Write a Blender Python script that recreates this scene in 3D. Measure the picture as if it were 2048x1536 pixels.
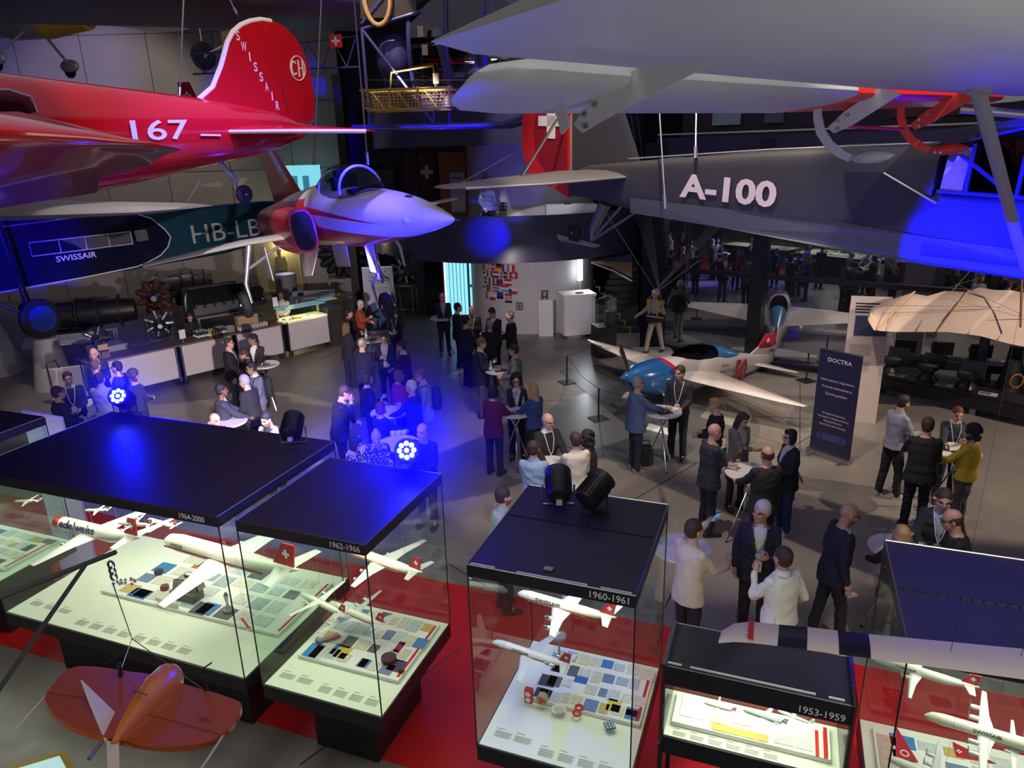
import bpy, math, random
import numpy as np
from mathutils import Vector, Matrix
sc = bpy.context.scene
for o in list(bpy.data.objects): bpy.data.objects.remove(o)
col = sc.collection
random.seed(7)
rs = np.random.RandomState(5)
PI = math.pi
# ------------------------------------------------------------ camera
FPX, PITCH, ROLL, CAM_Z = 1433.0, 0.315546, -0.027338, 5.7
cam_data = bpy.data.cameras.new('camera'); cam = bpy.data.objects.new('camera', cam_data); col.objects.link(cam)
cam_data.sensor_fit = 'HORIZONTAL'; cam_data.sensor_width = 36.0
cam_data.lens = FPX / 2048 * 36.0
cam_data.clip_start = 0.05; cam_data.clip_end = 300
_f = np.array([0, math.cos(PITCH), -math.sin(PITCH)]); _u0 = np.array([0, math.sin(PITCH), math.cos(PITCH)]); _x0 = np.array([1., 0, 0])
CX = math.cos(ROLL) * _x0 + math.sin(ROLL) * _u0; CU = -math.sin(ROLL) * _x0 + math.cos(ROLL) * _u0
m4 = Matrix(((CX[0], CU[0], -_f[0], 0), (CX[1], CU[1], -_f[1], 0), (CX[2], CU[2], -_f[2], CAM_Z), (0, 0, 0, 1)))
cam.matrix_world = m4
sc.camera = cam

# ------------------------------------------------------------ view, world
sc.view_settings.view_transform = 'Standard'; sc.view_settings.look = 'None'
sc.view_settings.gamma = 1.0; sc.view_settings.use_curve_mapping = False
sc.view_settings.exposure = 0.0
sc.cycles.transparent_max_bounces = 32; sc.cycles.max_bounces = 7; sc.cycles.diffuse_bounces = 3; sc.cycles.glossy_bounces = 4
w = bpy.data.worlds.new('hall_air'); sc.world = w; w.use_nodes = True
w.node_tree.nodes['Background'].inputs[0].default_value = (0.32, 0.33, 0.60, 1)
w.node_tree.nodes['Background'].inputs[1].default_value = 0.05

def look_rot(loc, tgt):
    return (Vector(tgt) - Vector(loc)).to_track_quat('-Z', 'Y').to_euler()
def spot(name, loc, tgt, power, color=(1, 1, 1), angle=40, blend=0.3, size=0.1):
    l = bpy.data.lights.new(name, 'SPOT'); l.energy = power; l.color = color; l.spot_size = math.radians(angle)
    l.spot_blend = blend; l.shadow_soft_size = size
    o = bpy.data.objects.new(name, l); o.location = loc; o.rotation_euler = look_rot(loc, tgt); col.objects.link(o); return o
def area(name, loc, tgt, power, sx, sy, color=(1, 1, 1), rotz=None):
    l = bpy.data.lights.new(name, 'AREA'); l.shape = 'RECTANGLE'; l.size = sx; l.size_y = sy; l.energy = power; l.color = color
    o = bpy.data.objects.new(name, l); o.location = loc
    o.rotation_euler = look_rot(loc, tgt) if rotz is None else (0, 0, rotz); col.objects.link(o); return o
def pointl(name, loc, power, color, size=0.05):
    l = bpy.data.lights.new(name, 'POINT'); l.energy = power; l.color = color; l.shadow_soft_size = size
    o = bpy.data.objects.new(name, l); o.location = loc; col.objects.link(o); return o

WARM = (1.0, 0.80, 0.60); NEUT = (1.0, 0.90, 0.80); BLUE = (0.05, 0.03, 1.0)
# added fill areas with no fixture, warm spots over the floor, blue show lights
BL = (0.0, 0.0, 1.0)
area('ceiling_fill', (-2, 13, 11.6), (-2, 13, 0), 400, 22, 16, (.80, .72, .98))  # unseen fill area, added to lift the whole hall
area('ceiling_fill_front', (0, 2.5, 11.0), (0, 7, 2), 270, 10, 4, (1.0, .95, .92))  # added fill from the camera side, no fixture there
area('wing_uplight_fill', (2.6, -.5, 4.3), (3.4, 5.5, 6.8), 75, 2.5, .8, (1.0, .97, .98))  # added out of frame to brighten the grey wing's underside
area('red_wing_uplight_fill', (-5.5, 0.2, 3.0), (-5, 8, 5.8), 90, 2.5, .8, (1.0, .9, .95))  # added out of frame to brighten the red wing's underside
spot('ceiling_spot', (1.5, 8.0, 11.5), (3.2, 12.8, 0), 2600, WARM, 48, .35, .06)
spot('ceiling_spot', (9.5, 8.5, 11.5), (8.2, 13.2, 0), 2800, WARM, 34, .2, .05)
spot('ceiling_spot', (4.5, 2.0, 11.5), (3.2, 7.5, 1), 1900, NEUT, 40, .4, .08)
spot('ceiling_spot', (-5, 11, 11.5), (-7.6, 17.5, .8), 2400, NEUT, 42, .3, .06)
spot('ceiling_spot', (-3, 15, 11.5), (-1.6, 21.0, 0), 1500, WARM, 26, .15, .05)
spot('ceiling_spot', (-1, 8, 11.6), (-5, 12, 6.2), 900, WARM, 45, .4, .08)
spot('ceiling_spot', (3.5, 13, 11.4), (4.2, 15.5, 0), 1700, NEUT, 40, .3, .05)
spot('tower_spot', (-3, 14, 8.5), (1.0, 22.6, 1.5), 2600, (1, .88, .95), 30, .4, .08)
spot('tower_foot_fill', (-.2, 16.5, 2.5), (.9, 22.6, 1.3), 330, (1, .86, .9), 42, .5, .05)  # added in mid-air without a fixture, lightens the wall below the gallery
spot('gallery_spot', (2, 15, 11), (.6, 22.6, 4.8), 1600, (.95, .85, 1), 24, .4, .08)
spot('wall_spot', (-14, 24, 11), (-16, 31, 6), 650, (1, .9, .85), 80, .6, .1)
spot('blue_wall_spot', (-14, 20, 3), (-19, 31, 10.5), 2200, (.15, .12, 1), 45, .7, .2)
spot('helicopter_blue_fill', (-2.5, 12.5, 3.4), (-1.6, 17, 7.6), 9000, (.03, .02, 1), 40, .5, .1)  # added to bring the helicopter out of the dark, no lamp here
spot('blue_jet_light', (0.4, 5.0, 4.3), (-2.95, 14.2, 5.05), 26000, BL, 15, .6, .05)
spot('blue_plane_light', (2.3, 5.5, 3.1), (5.9, 7.2, 4.9), 12000, BL, 44, .25, .05)
spot('blue_tower_light', (.2, 6.6, 3.05), (-.6, 20.6, 3.4), 30000, BL, 6, 1.0, .05)
spot('blue_tower_dots', (.5, 7.0, 3.1), (.2, 22.6, 5.0), 1500, (.1, .08, 1), 9, .3, .05)
spot('blue_left_light', (-8.5, 9.5, 2.9), (-13.5, 19.5, 3.6), 14000, BL, 22, .6, .08)
spot('blue_glare_fill', (-1.5, 4.5, 7.5), (-3.2, 12.0, .8), 15000, BL, 17, .8, .2)  # added source that stands for lens glare, tints the guests blue
spot('warm_floor_spot', (12.5, 8.0, 5.8), (8.2, 12.7, 0), 2300, WARM, 52, .25, .04)
spot('blue_floor_fill', (-2, 9, 10), (-5, 13, 0), 6500, (.12, .08, 1), 55, .8, .3)  # added wide fill that tints the floor left of centre blue


# ------------------------------------------------------------ places
def ray(px, py):
    d = _f + CX * (px - 1024) / FPX - CU * (py - 768) / FPX
    return d / d[1]
def G(px, py, z=0.0):
    d = ray(px, py); t = (z - CAM_Z) / d[2]
    return Vector((d[0] * t, d[1] * t, z))
def YP(px, py, y):
    d = ray(px, py); return Vector((d[0] * y, y, CAM_Z + d[2] * y))
CA = 0.368012; CC, CS = math.cos(CA), math.sin(CA)
def CV(u, v, z=0.0):                                  # show case grid -> hall
    return Vector((u * CC + v * CS, -u * CS + v * CC, z))
def onplane(px, py, p0, n):                           # a point of a plane in the hall
    d = Vector(ray(px, py)); o = Vector((0, 0, CAM_Z)); n = Vector(n)
    return o + d * ((Vector(p0) - o).dot(n) / d.dot(n))

# ------------------------------------------------------------ materials
_mats = {}
def mat(color, rough=0.6, metal=0.0, bump=0.0, bscale=30.0, var=0.0, vscale=4.0, spec=0.5, coat=0.0, emit=None, es=1.0, name=None):
    key = (tuple(color), rough, metal, bump, bscale, var, vscale, spec, coat, tuple(emit) if emit else None, es)
    if key in _mats: return _mats[key]
    m = bpy.data.materials.new(name or 'paint'); m.use_nodes = True; nt = m.node_tree; b = nt.nodes['Principled BSDF']
    b.inputs['Base Color'].default_value = (*color[:3], 1); b.inputs['Roughness'].default_value = rough
    b.inputs['Metallic'].default_value = metal; b.inputs['Specular IOR Level'].default_value = spec
    b.inputs['Coat Weight'].default_value = coat
    if emit: b.inputs['Emission Color'].default_value = (*emit, 1); b.inputs['Emission Strength'].default_value = es
    if var or bump:
        tc = nt.nodes.new('ShaderNodeTexCoord'); n = nt.nodes.new('ShaderNodeTexNoise'); n.inputs['Detail'].default_value = 4
        nt.links.new(tc.outputs['Object'], n.inputs['Vector'])
        if var:
            n.inputs['Scale'].default_value = vscale
            mx = nt.nodes.new('ShaderNodeMix'); mx.data_type = 'RGBA'
            mx.inputs[6].default_value = (*[c * (1 - var) for c in color[:3]], 1); mx.inputs[7].default_value = (*[min(1, c * (1 + var)) for c in color[:3]], 1)
            nt.links.new(n.outputs['Fac'], mx.inputs[0]); nt.links.new(mx.outputs[2], b.inputs['Base Color'])
        if bump:
            n2 = nt.nodes.new('ShaderNodeTexNoise'); n2.inputs['Scale'].default_value = bscale; n2.inputs['Detail'].default_value = 3
            nt.links.new(tc.outputs['Object'], n2.inputs['Vector'])
            bp = nt.nodes.new('ShaderNodeBump'); bp.inputs['Strength'].default_value = bump; bp.inputs['Distance'].default_value = 0.02
            nt.links.new(n2.outputs['Fac'], bp.inputs['Height']); nt.links.new(bp.outputs['Normal'], b.inputs['Normal'])
    _mats[key] = m; return m
def glassmat(name, tint, refl, rough=0.0):
    m = bpy.data.materials.new(name); m.use_nodes = True; nt = m.node_tree
    for n in list(nt.nodes):
        if n.type != 'OUTPUT_MATERIAL': nt.nodes.remove(n)
    out = nt.nodes[0]; t = nt.nodes.new('ShaderNodeBsdfTransparent'); t.inputs[0].default_value = (*tint, 1)
    g = nt.nodes.new('ShaderNodeBsdfGlossy'); g.inputs['Roughness'].default_value = rough
    fr = nt.nodes.new('ShaderNodeLayerWeight'); fr.inputs['Blend'].default_value = .5; ge = nt.nodes.new('ShaderNodeNewGeometry')
    def M(op, a, b):
        n = nt.nodes.new('ShaderNodeMath'); n.operation = op; n.use_clamp = True
        for i, v in enumerate((a, b)):
            if isinstance(v, (int, float)): n.inputs[i].default_value = v
            else: nt.links.new(v, n.inputs[i])
        return n.outputs[0]
    k = M('MULTIPLY', M('ADD', M('MULTIPLY', M('POWER', fr.outputs['Facing'], 4.0), .55), refl * .35), M('SUBTRACT', 1.0, ge.outputs['Backfacing']))
    mx = nt.nodes.new('ShaderNodeMixShader'); nt.links.new(k, mx.inputs[0])
    nt.links.new(t.outputs[0], mx.inputs[1]); nt.links.new(g.outputs[0], mx.inputs[2]); nt.links.new(mx.outputs[0], out.inputs[0])
    return m
GLASS = glassmat('case_glass', (0.93, 0.98, 0.95), 0.18)
CLEAR = glassmat('clear_glass', (0.9, 0.93, 0.93), 0.35)
CANOPY = glassmat('canopy_glass', (0.45, 0.5, 0.55), 0.35)
BLACK = mat((0.012, 0.012, 0.014), 0.45, name='black_paint'); BLACKM = mat((0.01, 0.01, 0.012), 0.8, name='matt_black')
WHITE = mat((0.8, 0.8, 0.78), 0.5, name='white_paint'); CHROME = mat((0.8, 0.8, 0.82), 0.15, 1.0, name='chrome')
STEEL = mat((0.45, 0.45, 0.47), 0.35, 1.0, name='steel'); RUBBER = mat((0.012, 0.012, 0.013), 0.75, name='rubber')
ALU = mat((0.55, 0.55, 0.56), 0.4, 0.8, name='aluminium'); PAPER = mat((0.78, 0.77, 0.72), 0.8, name='paper')

# ------------------------------------------------------------ mesh builder
class MB:
    def __init__(s): s.v = []; s.f = []; s.m = []; s.k = 0; s.cm = 0
    def mi(s, i): s.cm = i; return s
    def add(s, vs, fs):
        k = s.k; s.v.extend([tuple(p) for p in vs]); s.k += len(vs)
        for f in fs: s.f.append(tuple(i + k for i in f)); s.m.append(s.cm)
        return s
    def box(s, c, d, rz=0.0, R=None):
        x, y, z = d[0] / 2, d[1] / 2, d[2] / 2
        P = [Vector((i * x, j * y, k * z)) for i in (-1, 1) for j in (-1, 1) for k in (-1, 1)]
        Q = R if R is not None else Matrix.Rotation(rz, 3, 'Z')
        c = Vector(c)
        return s.add([Q @ p + c for p in P], [(0, 1, 3, 2), (4, 6, 7, 5), (0, 4, 5, 1), (2, 3, 7, 6), (0, 2, 6, 4), (1, 5, 7, 3)])
    def rings(s, rr, cap=True, closed=True):
        n = len(rr[0]); vs = [p for r in rr for p in r]; fs = []
        for i in range(len(rr) - 1):
            for j in range(n if closed else n - 1):
                a, b = i * n + j, i * n + (j + 1) % n
                fs.append((a, b, b + n, a + n))
        if cap: fs.append(tuple(reversed(range(n)))); fs.append(tuple((len(rr) - 1) * n + j for j in range(n)))
        return s.add(vs, fs)
    def tube(s, pts, r, n=8, cap=True, flat=1.0):
        pts = [Vector(p) for p in pts]; rr = []
        rad = r if isinstance(r, (list, tuple)) else [r] * len(pts)
        a = None
        for i, p in enumerate(pts):
            t = (pts[min(i + 1, len(pts) - 1)] - pts[max(i - 1, 0)]).normalized()
            if a is None: a = t.orthogonal().normalized() if abs(t.z) > .9 else t.cross(Vector((0, 0, 1))).normalized()
            else:
                a = (a - t * a.dot(t))
                a = a.normalized() if a.length > 1e-6 else t.orthogonal().normalized()
            b = t.cross(a)
            rr.append([p + (a * math.cos(q) + b * math.sin(q) * flat) * rad[i] for q in [2 * PI * j / n for j in range(n)]])
        return s.rings(rr, cap)
    def cyl(s, p0, p1, r0, r1=None, n=16): return s.tube([p0, p1], [r0, r0 if r1 is None else r1], n)
    def cap(s, p0, p1, r0, r1=None, n=12):            # tapered capsule
        p0, p1 = Vector(p0), Vector(p1); r1 = r0 if r1 is None else r1; d = (p1 - p0)
        d = d.normalized() if d.length > 1e-6 else Vector((0, 0, 1)); P = []; R = []
        for q in (80, 55, 28): P.append(p0 - d * r0 * math.sin(math.radians(q))); R.append(r0 * math.cos(math.radians(q)))
        P += [p0, p1]; R += [r0, r1]
        for q in (28, 55, 80): P.append(p1 + d * r1 * math.sin(math.radians(q))); R.append(r1 * math.cos(math.radians(q)))
        return s.tube(P, R, n)
    def ell(s, c, r, n=14, m=9, R=None):
        c = Vector(c); rr = []
        for i in range(m + 1):
            t = -PI / 2 + PI * i / m; ct = max(math.cos(t), 1e-3)
            ring = [Vector((r[0] * ct * math.cos(2 * PI * j / n), r[1] * ct * math.sin(2 * PI * j / n), r[2] * math.sin(t))) for j in range(n)]
            rr.append([(R @ p if R is not None else p) + c for p in ring])
        return s.rings(rr)
    def lathe(s, prof, n=20, c=(0, 0, 0), R=None):    # prof: (radius, height)
        c = Vector(c); rr = []
        for r, z in prof:
            ring = [Vector((r * math.cos(2 * PI * j / n), r * math.sin(2 * PI * j / n), z)) for j in range(n)]
            rr.append([(R @ p if R is not None else p) + c for p in ring])
        return s.rings(rr)
    def prism(s, pts, off):                            # polygon extruded by vector off
        pts = [Vector(p) for p in pts]; off = Vector(off); n = len(pts)
        return s.add(pts + [p + off for p in pts], [tuple(range(n)), tuple(reversed(range(n, 2 * n)))] + [(i, i + n, (i + 1) % n + n, (i + 1) % n) for i in range(n)])
    def sup(s, secs, n=24, cap=True):                  # fuselage: (x, y, z, half width, half height, exponent)
        rr = []
        for x, y, z, a, b, e in secs:
            ring = []
            for j in range(n):
                t = 2 * PI * j / n; c, q = math.cos(t), math.sin(t)
                ring.append(Vector((x, y + a * math.copysign(abs(c) ** (2 / e), c), z + b * math.copysign(abs(q) ** (2 / e), q))))
            rr.append(ring)
        return s.rings(rr, cap)
    def wing(s, st, up=(0, 0, 1)):                     # stations (leading point, trailing point, thickness)
        up = Vector(up); prof = [(0, 0), (.03, .35), (.12, .75), (.3, 1), (.55, .8), (.8, .38), (1, .03), (1, -.03), (.8, -.18), (.55, -.32), (.3, -.42), (.12, -.4), (.03, -.25)]
        rr = []
        for le, te, t in st:
            le, te = Vector(le), Vector(te); rr.append([le + (te - le) * a + up * (b * t * .7) for a, b in prof])
        return s.rings(rr)
    def mesh(s, name, mats, smooth=True, ang=0.7):
        me = bpy.data.meshes.new(name); me.from_pydata(s.v, [], s.f)
        for m in (mats if isinstance(mats, (list, tuple)) else [mats]): me.materials.append(m)
        if len(me.materials) > 1: me.polygons.foreach_set('material_index', s.m)
        if smooth:
            me.polygons.foreach_set('use_smooth', [True] * len(me.polygons))
            try: me.set_sharp_from_angle(angle=ang)
            except Exception: pass
        me.update(); return me
    def build(s, name, mats, parent=None, smooth=True, loc=None, rot=None, label=None, ang=0.7):
        o = bpy.data.objects.new(name, s.mesh(name, mats, smooth, ang)); col.objects.link(o)
        if parent is not None: o.parent = parent
        if loc is not None: o.location = loc
        if rot is not None: o.rotation_euler = rot
        if label: o['label'] = label
        return o
def chk(p, n=2):                                      # rounds a closed outline
    for _ in range(n):
        p = [Vector(q) for q in p]; p = [a.lerp(c, t) for a, c in zip(p, p[1:] + p[:1]) for t in (.25, .75)]
    return p
def tag(o, label, cat, group=None, kind=None):
    o['label'] = label; o['category'] = cat
    if group: o['group'] = group
    if kind: o['kind'] = kind
    return o
def thing(name, label, cat, loc=(0, 0, 0), rot=(0, 0, 0), group=None):
    o = bpy.data.objects.new(name, None); col.objects.link(o); o.empty_display_size = .1
    o.location = loc; o.rotation_euler = rot if not isinstance(rot, (int, float)) else (0, 0, rot)
    return tag(o, label, cat, group)
def struct(o): o['kind'] = 'structure'; return o
def kids(o): return [c for c in bpy.data.objects if c.parent is o]
def copy_tree(root, loc, rotz=None, label=None, group=None, scale=None):
    def rec(o, par):
        c = o.copy(); col.objects.link(c); c.parent = par
        for ch in o.children: rec(ch, c)
        return c
    c = rec(root, None); c.location = loc
    if rotz is not None: c.rotation_euler = (root.rotation_euler[0], root.rotation_euler[1], rotz)
    if scale: c.scale = (scale,) * 3
    if label: c['label'] = label
    if group: c['group'] = group
    return c
_font = {}
def text_pts(s, bold=0.0, space=1.0):
    key = (s, bold, space)
    if key not in _font:
        cu = bpy.data.curves.new('lettering', 'FONT'); cu.body = s; cu.size = 1.0; cu.offset = bold; cu.resolution_u = 3; cu.space_character = space
        to = bpy.data.objects.new('lettering', cu); col.objects.link(to); bpy.context.view_layer.update()
        me = bpy.data.meshes.new_from_object(to.evaluated_get(bpy.context.evaluated_depsgraph_get()))
        v = np.array([p.co[:] for p in me.vertices]) if len(me.vertices) else np.zeros((1, 3)); f = [tuple(p.vertices) for p in me.polygons]
        bpy.data.objects.remove(to); bpy.data.curves.remove(cu); bpy.data.meshes.remove(me)
        _font[key] = (v, f)
    return _font[key]
def txt(par, s, org, xd, yd, h, m, width=None, bold=0.0, align='L', fit=None, name='lettering', off=0.003, space=1.0, surf=None):
    """letters of cap height h; org = lower left (L) or centre bottom (C); xd reading direction, yd up"""
    v, f = text_pts(s, bold, space)
    xd = Vector(xd).normalized(); yd = Vector(yd).normalized(); nd = xd.cross(yd)
    x0, x1 = v[:, 0].min(), v[:, 0].max(); sy = h / 0.70; sx = sy if width is None else width / max(x1 - x0, 1e-6)
    V = v.copy(); V[:, 0] = (V[:, 0] - (x0 if align == 'L' else (x0 + x1) / 2)) * sx; V[:, 1] *= sy
    org = Vector(org)
    P = [org + xd * a + yd * b + nd * off for a, b, _ in V]
    if surf: P = [surf(p) for p in P]
    b = MB(); b.add(P, f); o = b.build(name, m, par, smooth=False); return o
def rectp(par, name, c, xd, yd, wd, ht, m, off=0.002, th=0.002):
    xd = Vector(xd).normalized() * wd / 2; yd = Vector(yd).normalized() * ht / 2; nd = xd.cross(yd).normalized(); c = Vector(c) + nd * off
    b = MB(); b.prism([c - xd - yd, c + xd - yd, c + xd + yd, c - xd + yd], nd * th); return b.build(name, m, par, smooth=False)
# ------------------------------------------------------------ people
SKIN = {'f': (0.62, 0.36, 0.26), 't': (0.50, 0.28, 0.19), 'd': (0.16, 0.08, 0.05), 'm': (0.34, 0.18, 0.11)}
HAIRC = {'brown': (0.05, 0.03, 0.02), 'black': (0.012, 0.011, 0.012), 'grey': (0.30, 0.29, 0.28), 'white': (0.62, 0.60, 0.57), 'blond': (0.42, 0.27, 0.12), 'red': (0.16, 0.03, 0.02), 'ltbrown': (0.16, 0.09, 0.05)}
_jobs = []
def job(mb, name, mats, parent, voxel, post=None, smooth=3):
    o = mb.build(name, mats, parent)
    r = o.modifiers.new('r', 'REMESH'); r.mode = 'VOXEL'; r.voxel_size = voxel; r.use_smooth_shade = True
    s = o.modifiers.new('s', 'SMOOTH'); s.iterations = smooth; s.factor = 0.5
    _jobs.append((o, post)); return o
def flush_jobs():
    bpy.context.view_layer.update(); dg = bpy.context.evaluated_depsgraph_get(); todo = []
    for o, post in _jobs:
        me = bpy.data.meshes.new_from_object(o.evaluated_get(dg)); todo.append((o, me, post))
    for o, me, post in todo:
        mats = [m for m in o.data.materials]; old = o.data; o.modifiers.clear()
        n = len(me.vertices); co = np.empty(n * 3); me.vertices.foreach_get('co', co); co = co.reshape(-1, 3)
        nf = len(me.polygons); ls = np.empty(nf, int); lt = np.empty(nf, int); me.polygons.foreach_get('loop_start', ls); me.polygons.foreach_get('loop_total', lt)
        li = np.empty(len(me.loops), int); me.loops.foreach_get('vertex_index', li)
        if post and nf and (lt == 4).all():
            Q = li.reshape(-1, 4); cen = co[Q].mean(1)
            co2, mi, dele = post(co, cen)
            me2 = bpy.data.meshes.new(o.name); keep = np.ones(nf, bool) if dele is None else ~dele
            me2.from_pydata(co2.tolist(), [], Q[keep].tolist())
            for m in mats: me2.materials.append(m)
            if mi is not None: me2.polygons.foreach_set('material_index', mi[keep].astype(int).tolist())
            me2.polygons.foreach_set('use_smooth', [True] * len(me2.polygons)); me2.update()
            o.data = me2; bpy.data.meshes.remove(me)
        else:
            me.materials.clear()
            for m in mats: me.materials.append(m)
            me.polygons.foreach_set('use_smooth', [True] * len(me.polygons)); o.data = me
        bpy.data.meshes.remove(old)
    _jobs.clear()
def folds(co, amp, seed):
    r = np.random.RandomState(seed); d = np.zeros(len(co))
    for k in range(6):
        v = r.normal(size=3) * np.array([16, 16, 26]); d += np.sin(co @ v + r.uniform(0, 6) + 2 * np.sin(co @ (r.normal(size=3) * 9)))
    return co + (r.normal(size=3) * 0 + 1) * 0 + np.stack([d * amp * np.sign(co[:, 0]) * .3, d * amp * .8, d * amp * .2], 1)
ARM = {'down': (.27, .05, .80), 'belly': (.10, .29, 1.08), 'chest': (.09, .28, 1.24), 'mouth': (.035, .17, 1.50), 'table': (.20, .44, 1.08), 'out': (.33, .42, 1.22),
       'raise': (.16, .50, 1.47), 'cross': (-.11, .235, 1.17), 'pocket': (.235, .05, .93), 'back': (.06, -.20, .98), 'chin': (.04, .19, 1.42), 'side': (.46, .1, 1.0), 'low': (.14, .33, .98)}
_pc = [0]
def person(pos, f, label, h=1.77, top=('jacket', (.012, .014, .025)), shirt=None, legs=(.012, .013, .02), shoes=(.02, .015, .012), hair=('short', 'brown'), skin='f', arms=('belly', 'belly'),
           look=(0, 0), lean=0.0, fat=1.0, acc='', vox=0.011, stance=.11, step=0.0, group=None, name='person', beard=False, lanc=(.75, .75, .8)):
    """pos: the spot on the floor; f: heading, 0 away from the camera, 90 to the right"""
    if shirt is None and top[0] in ('jacket', 'cardigan'): shirt = (.62, .63, .67) if top[0] == 'jacket' else (.10, .10, .12)
    _pc[0] += 1; seed = _pc[0]; k = h / 1.78; fem = 'fem' in acc; z0 = pos[2]
    La = math.radians(lean)
    def T(p):                                       # lean of the upper body about the hips
        p = Vector(p); y, z = p.y, p.z - .95
        return Vector((p.x, y * math.cos(La) + z * math.sin(La), .95 - y * math.sin(La) + z * math.cos(La))) if z > 0 else p
    def iT(A):
        y, z = A[:, 1], A[:, 2] - .95
        return np.stack([A[:, 0], y * math.cos(La) - z * math.sin(La), .95 + y * math.sin(La) + z * math.cos(La)], 1)
    hy, hp = math.radians(look[0]), math.radians(look[1])
    HR = Matrix.Rotation(-hy, 3, 'Z') @ Matrix.Rotation(-hp, 3, 'X'); HC = T((0, .02, 1.54)) + HR @ Vector((0, .015, .115)) 
    hs = 1.0 if fem else 1.06
    def H(p): return HC + HR @ (Vector(p) * hs)
    def iH(A): return ((A - np.array(HC[:])) @ np.array(HR)) / hs
    sw = .142 if fem else .166
    # ---- arms
    J = []
    for sd, a in ((-1, arms[0]), (1, arms[1])):
        S = T((sd * sw, 0, 1.43)); tg = ARM[a] if isinstance(a, str) else a
        W = Vector((sd * tg[0], tg[1], tg[2]))
        if a in ('mouth', 'chin', 'chest', 'cross', 'belly'): W = T(W)
        L1, L2 = .29, .26; d = W - S; D = min(d.length, L1 + L2 - .01); dn = d.normalized(); W = S + dn * D
        ca = (L1 * L1 + D * D - L2 * L2) / (2 * L1 * D); hint = Vector((sd * .35, -.35, -1)) if tg[2] > .95 else Vector((sd * .2, -1, 0))
        hint = (hint - dn * hint.dot(dn)).normalized(); E = S + dn * (L1 * ca) + hint * (L1 * math.sqrt(max(0, 1 - ca * ca)))
        J.append((sd, S, E, W, a))
    # ---- body: one surface, head to ankle
    b = MB()
    def torso(b, o, zlo, zhi=1.60, hem=0.0, fx=1.0):
        prof = [(.80, .172, .13, 0), (.90, .175, .132, 0), (1.0, .162, .122, 0), (1.12, .148, .115, .005), (1.25, .160, .122, .01), (1.36, .172, .118, .005), (1.43, .150, .098, 0), (1.475, .095, .074, 0), (1.51, .062, .060, .01), (1.56, .056, .056, .015)]
        rr = []
        for z, a, c, yo in prof:
            if z < zlo - .001 or z > zhi: continue
            ft = 1 + (fat - 1) * (1.0 if z < 1.35 else .4); a *= ft * (.93 if fem else 1); c *= (1 + (fat - 1) * 1.4 * (1 if z < 1.3 else .3))
            if fem and .85 < z < 1.05: a *= 1.06
            ex = o + (hem if z <= zlo + .06 else 0)
            if fem and abs(z - 1.25) < .05: c += .02
            rr.append([T((((a + ex) * fx) * math.cos(q), yo + (c + ex) * math.sin(q), z)) for q in [2 * PI * j / 20 for j in range(20)]])
        b.rings(rr)
    torso(b, 0, .90)
    b.cap(T((0, .01, 1.50)), H((0, -.025, -.06)), .056, .054)
    b.ell(H((0, -.012, .03)), (.074 * hs, .094 * hs, .094 * hs), R=HR, n=18, m=12); b.ell(H((0, .022, -.028)), (.062 * hs, .072 * hs, .088 * hs), R=HR, n=18, m=12)
    b.ell(H((0, .045, -.083)), (.040 * hs, .043 * hs, .032 * hs), R=HR); b.ell(H((0, .073, .026)), (.052, .020, .012), R=HR)
    b.cap(H((0, .088, .012)), H((0, .104, -.018)), .009, .014, 8); b.ell(H((0, .088, -.058)), (.024, .012, .010), R=HR)
    for sd in (-1, 1):
        b.ell(H((sd * .076, -.006, -.008)), (.010, .018, .031), R=HR); b.ell(H((sd * .04, .066, -.022)), (.022, .018, .018), R=HR)
        hx = .088 * (1.05 if fem else 1)
        fy = step * sd
        K = Vector((sd * (hx + .012), .02 + fy * .6, .50)); A_ = Vector((sd * stance, fy, .10))
        b.cap((sd * hx, 0, .92), K, .080, .056); b.cap(K, A_, .056, .036); b.cap(A_, A_ + Vector((sd * .02, .12, -.07)), .033, .02)
    HT = []
    for sd, S, E, W, a in J:
        b.cap(S, E, .050, .041); b.cap(E, W, .041, .027)
        d = (W - E).normalized(); up = Vector((0, .3, 1)) if abs(d.z) < .75 else Vector((0, 1, .2 if d.z > 0 else 0)); s_ = (up - d * up.dot(d)).normalized(); n_ = d.cross(s_) * sd
        if n_.x * sd > 0: n_ = -n_
        curl = .3 if a in ('down', 'back', 'cross', 'table') else .95
        pc = W + d * .05; Rm = Matrix((s_, n_, d)).transposed()
        b.cap(W, pc, .027, .03); b.ell(pc, (.038, .017, .048), R=Rm, n=12, m=8)
        for i, (o_, ln) in enumerate(((.029, .068), (.010, .076), (-.010, .071), (-.029, .056))):
            k0 = W + d * .088 + s_ * o_; d1 = (d * math.cos(curl * .7) + n_ * math.sin(curl * .7) + s_ * (o_ * 2.2)).normalized(); k1 = k0 + d1 * ln * .55
            d2 = (d * math.cos(curl * 1.7) + n_ * math.sin(curl * 1.7)).normalized(); b.cap(k0, k1, .0092, .0085, 6); b.cap(k1, k1 + d2 * ln * .5, .0085, .0075, 6)
        t0 = W + d * .022 + s_ * .028; t1 = t0 + (d * .7 + s_ * .75 + n_ * .3).normalized() * .042; b.cap(t0, t1, .0115, .0105, 6); b.cap(t1, t1 + (d * .85 + n_ * .6).normalized() * .03, .0105, .009, 6)
        HT.append(W + d * .10 + n_ * .025)
    sk = mat(SKIN[skin], .5, var=.08, vscale=9, name='skin'); hc = HAIRC[hair[1]]
    eye = mat((.03, .022, .02), .3, name='eye'); lip = mat(tuple(c * q for c, q in zip(SKIN[skin], (.8, .5, .55))), .5, name='lip'); brow = mat(tuple(c * .6 + .01 for c in hc), .8, name='brow')
    stub = mat(tuple(.35 * a + .65 * c for a, c in zip(SKIN[skin], hc)), .85, name='stubble')
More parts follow.
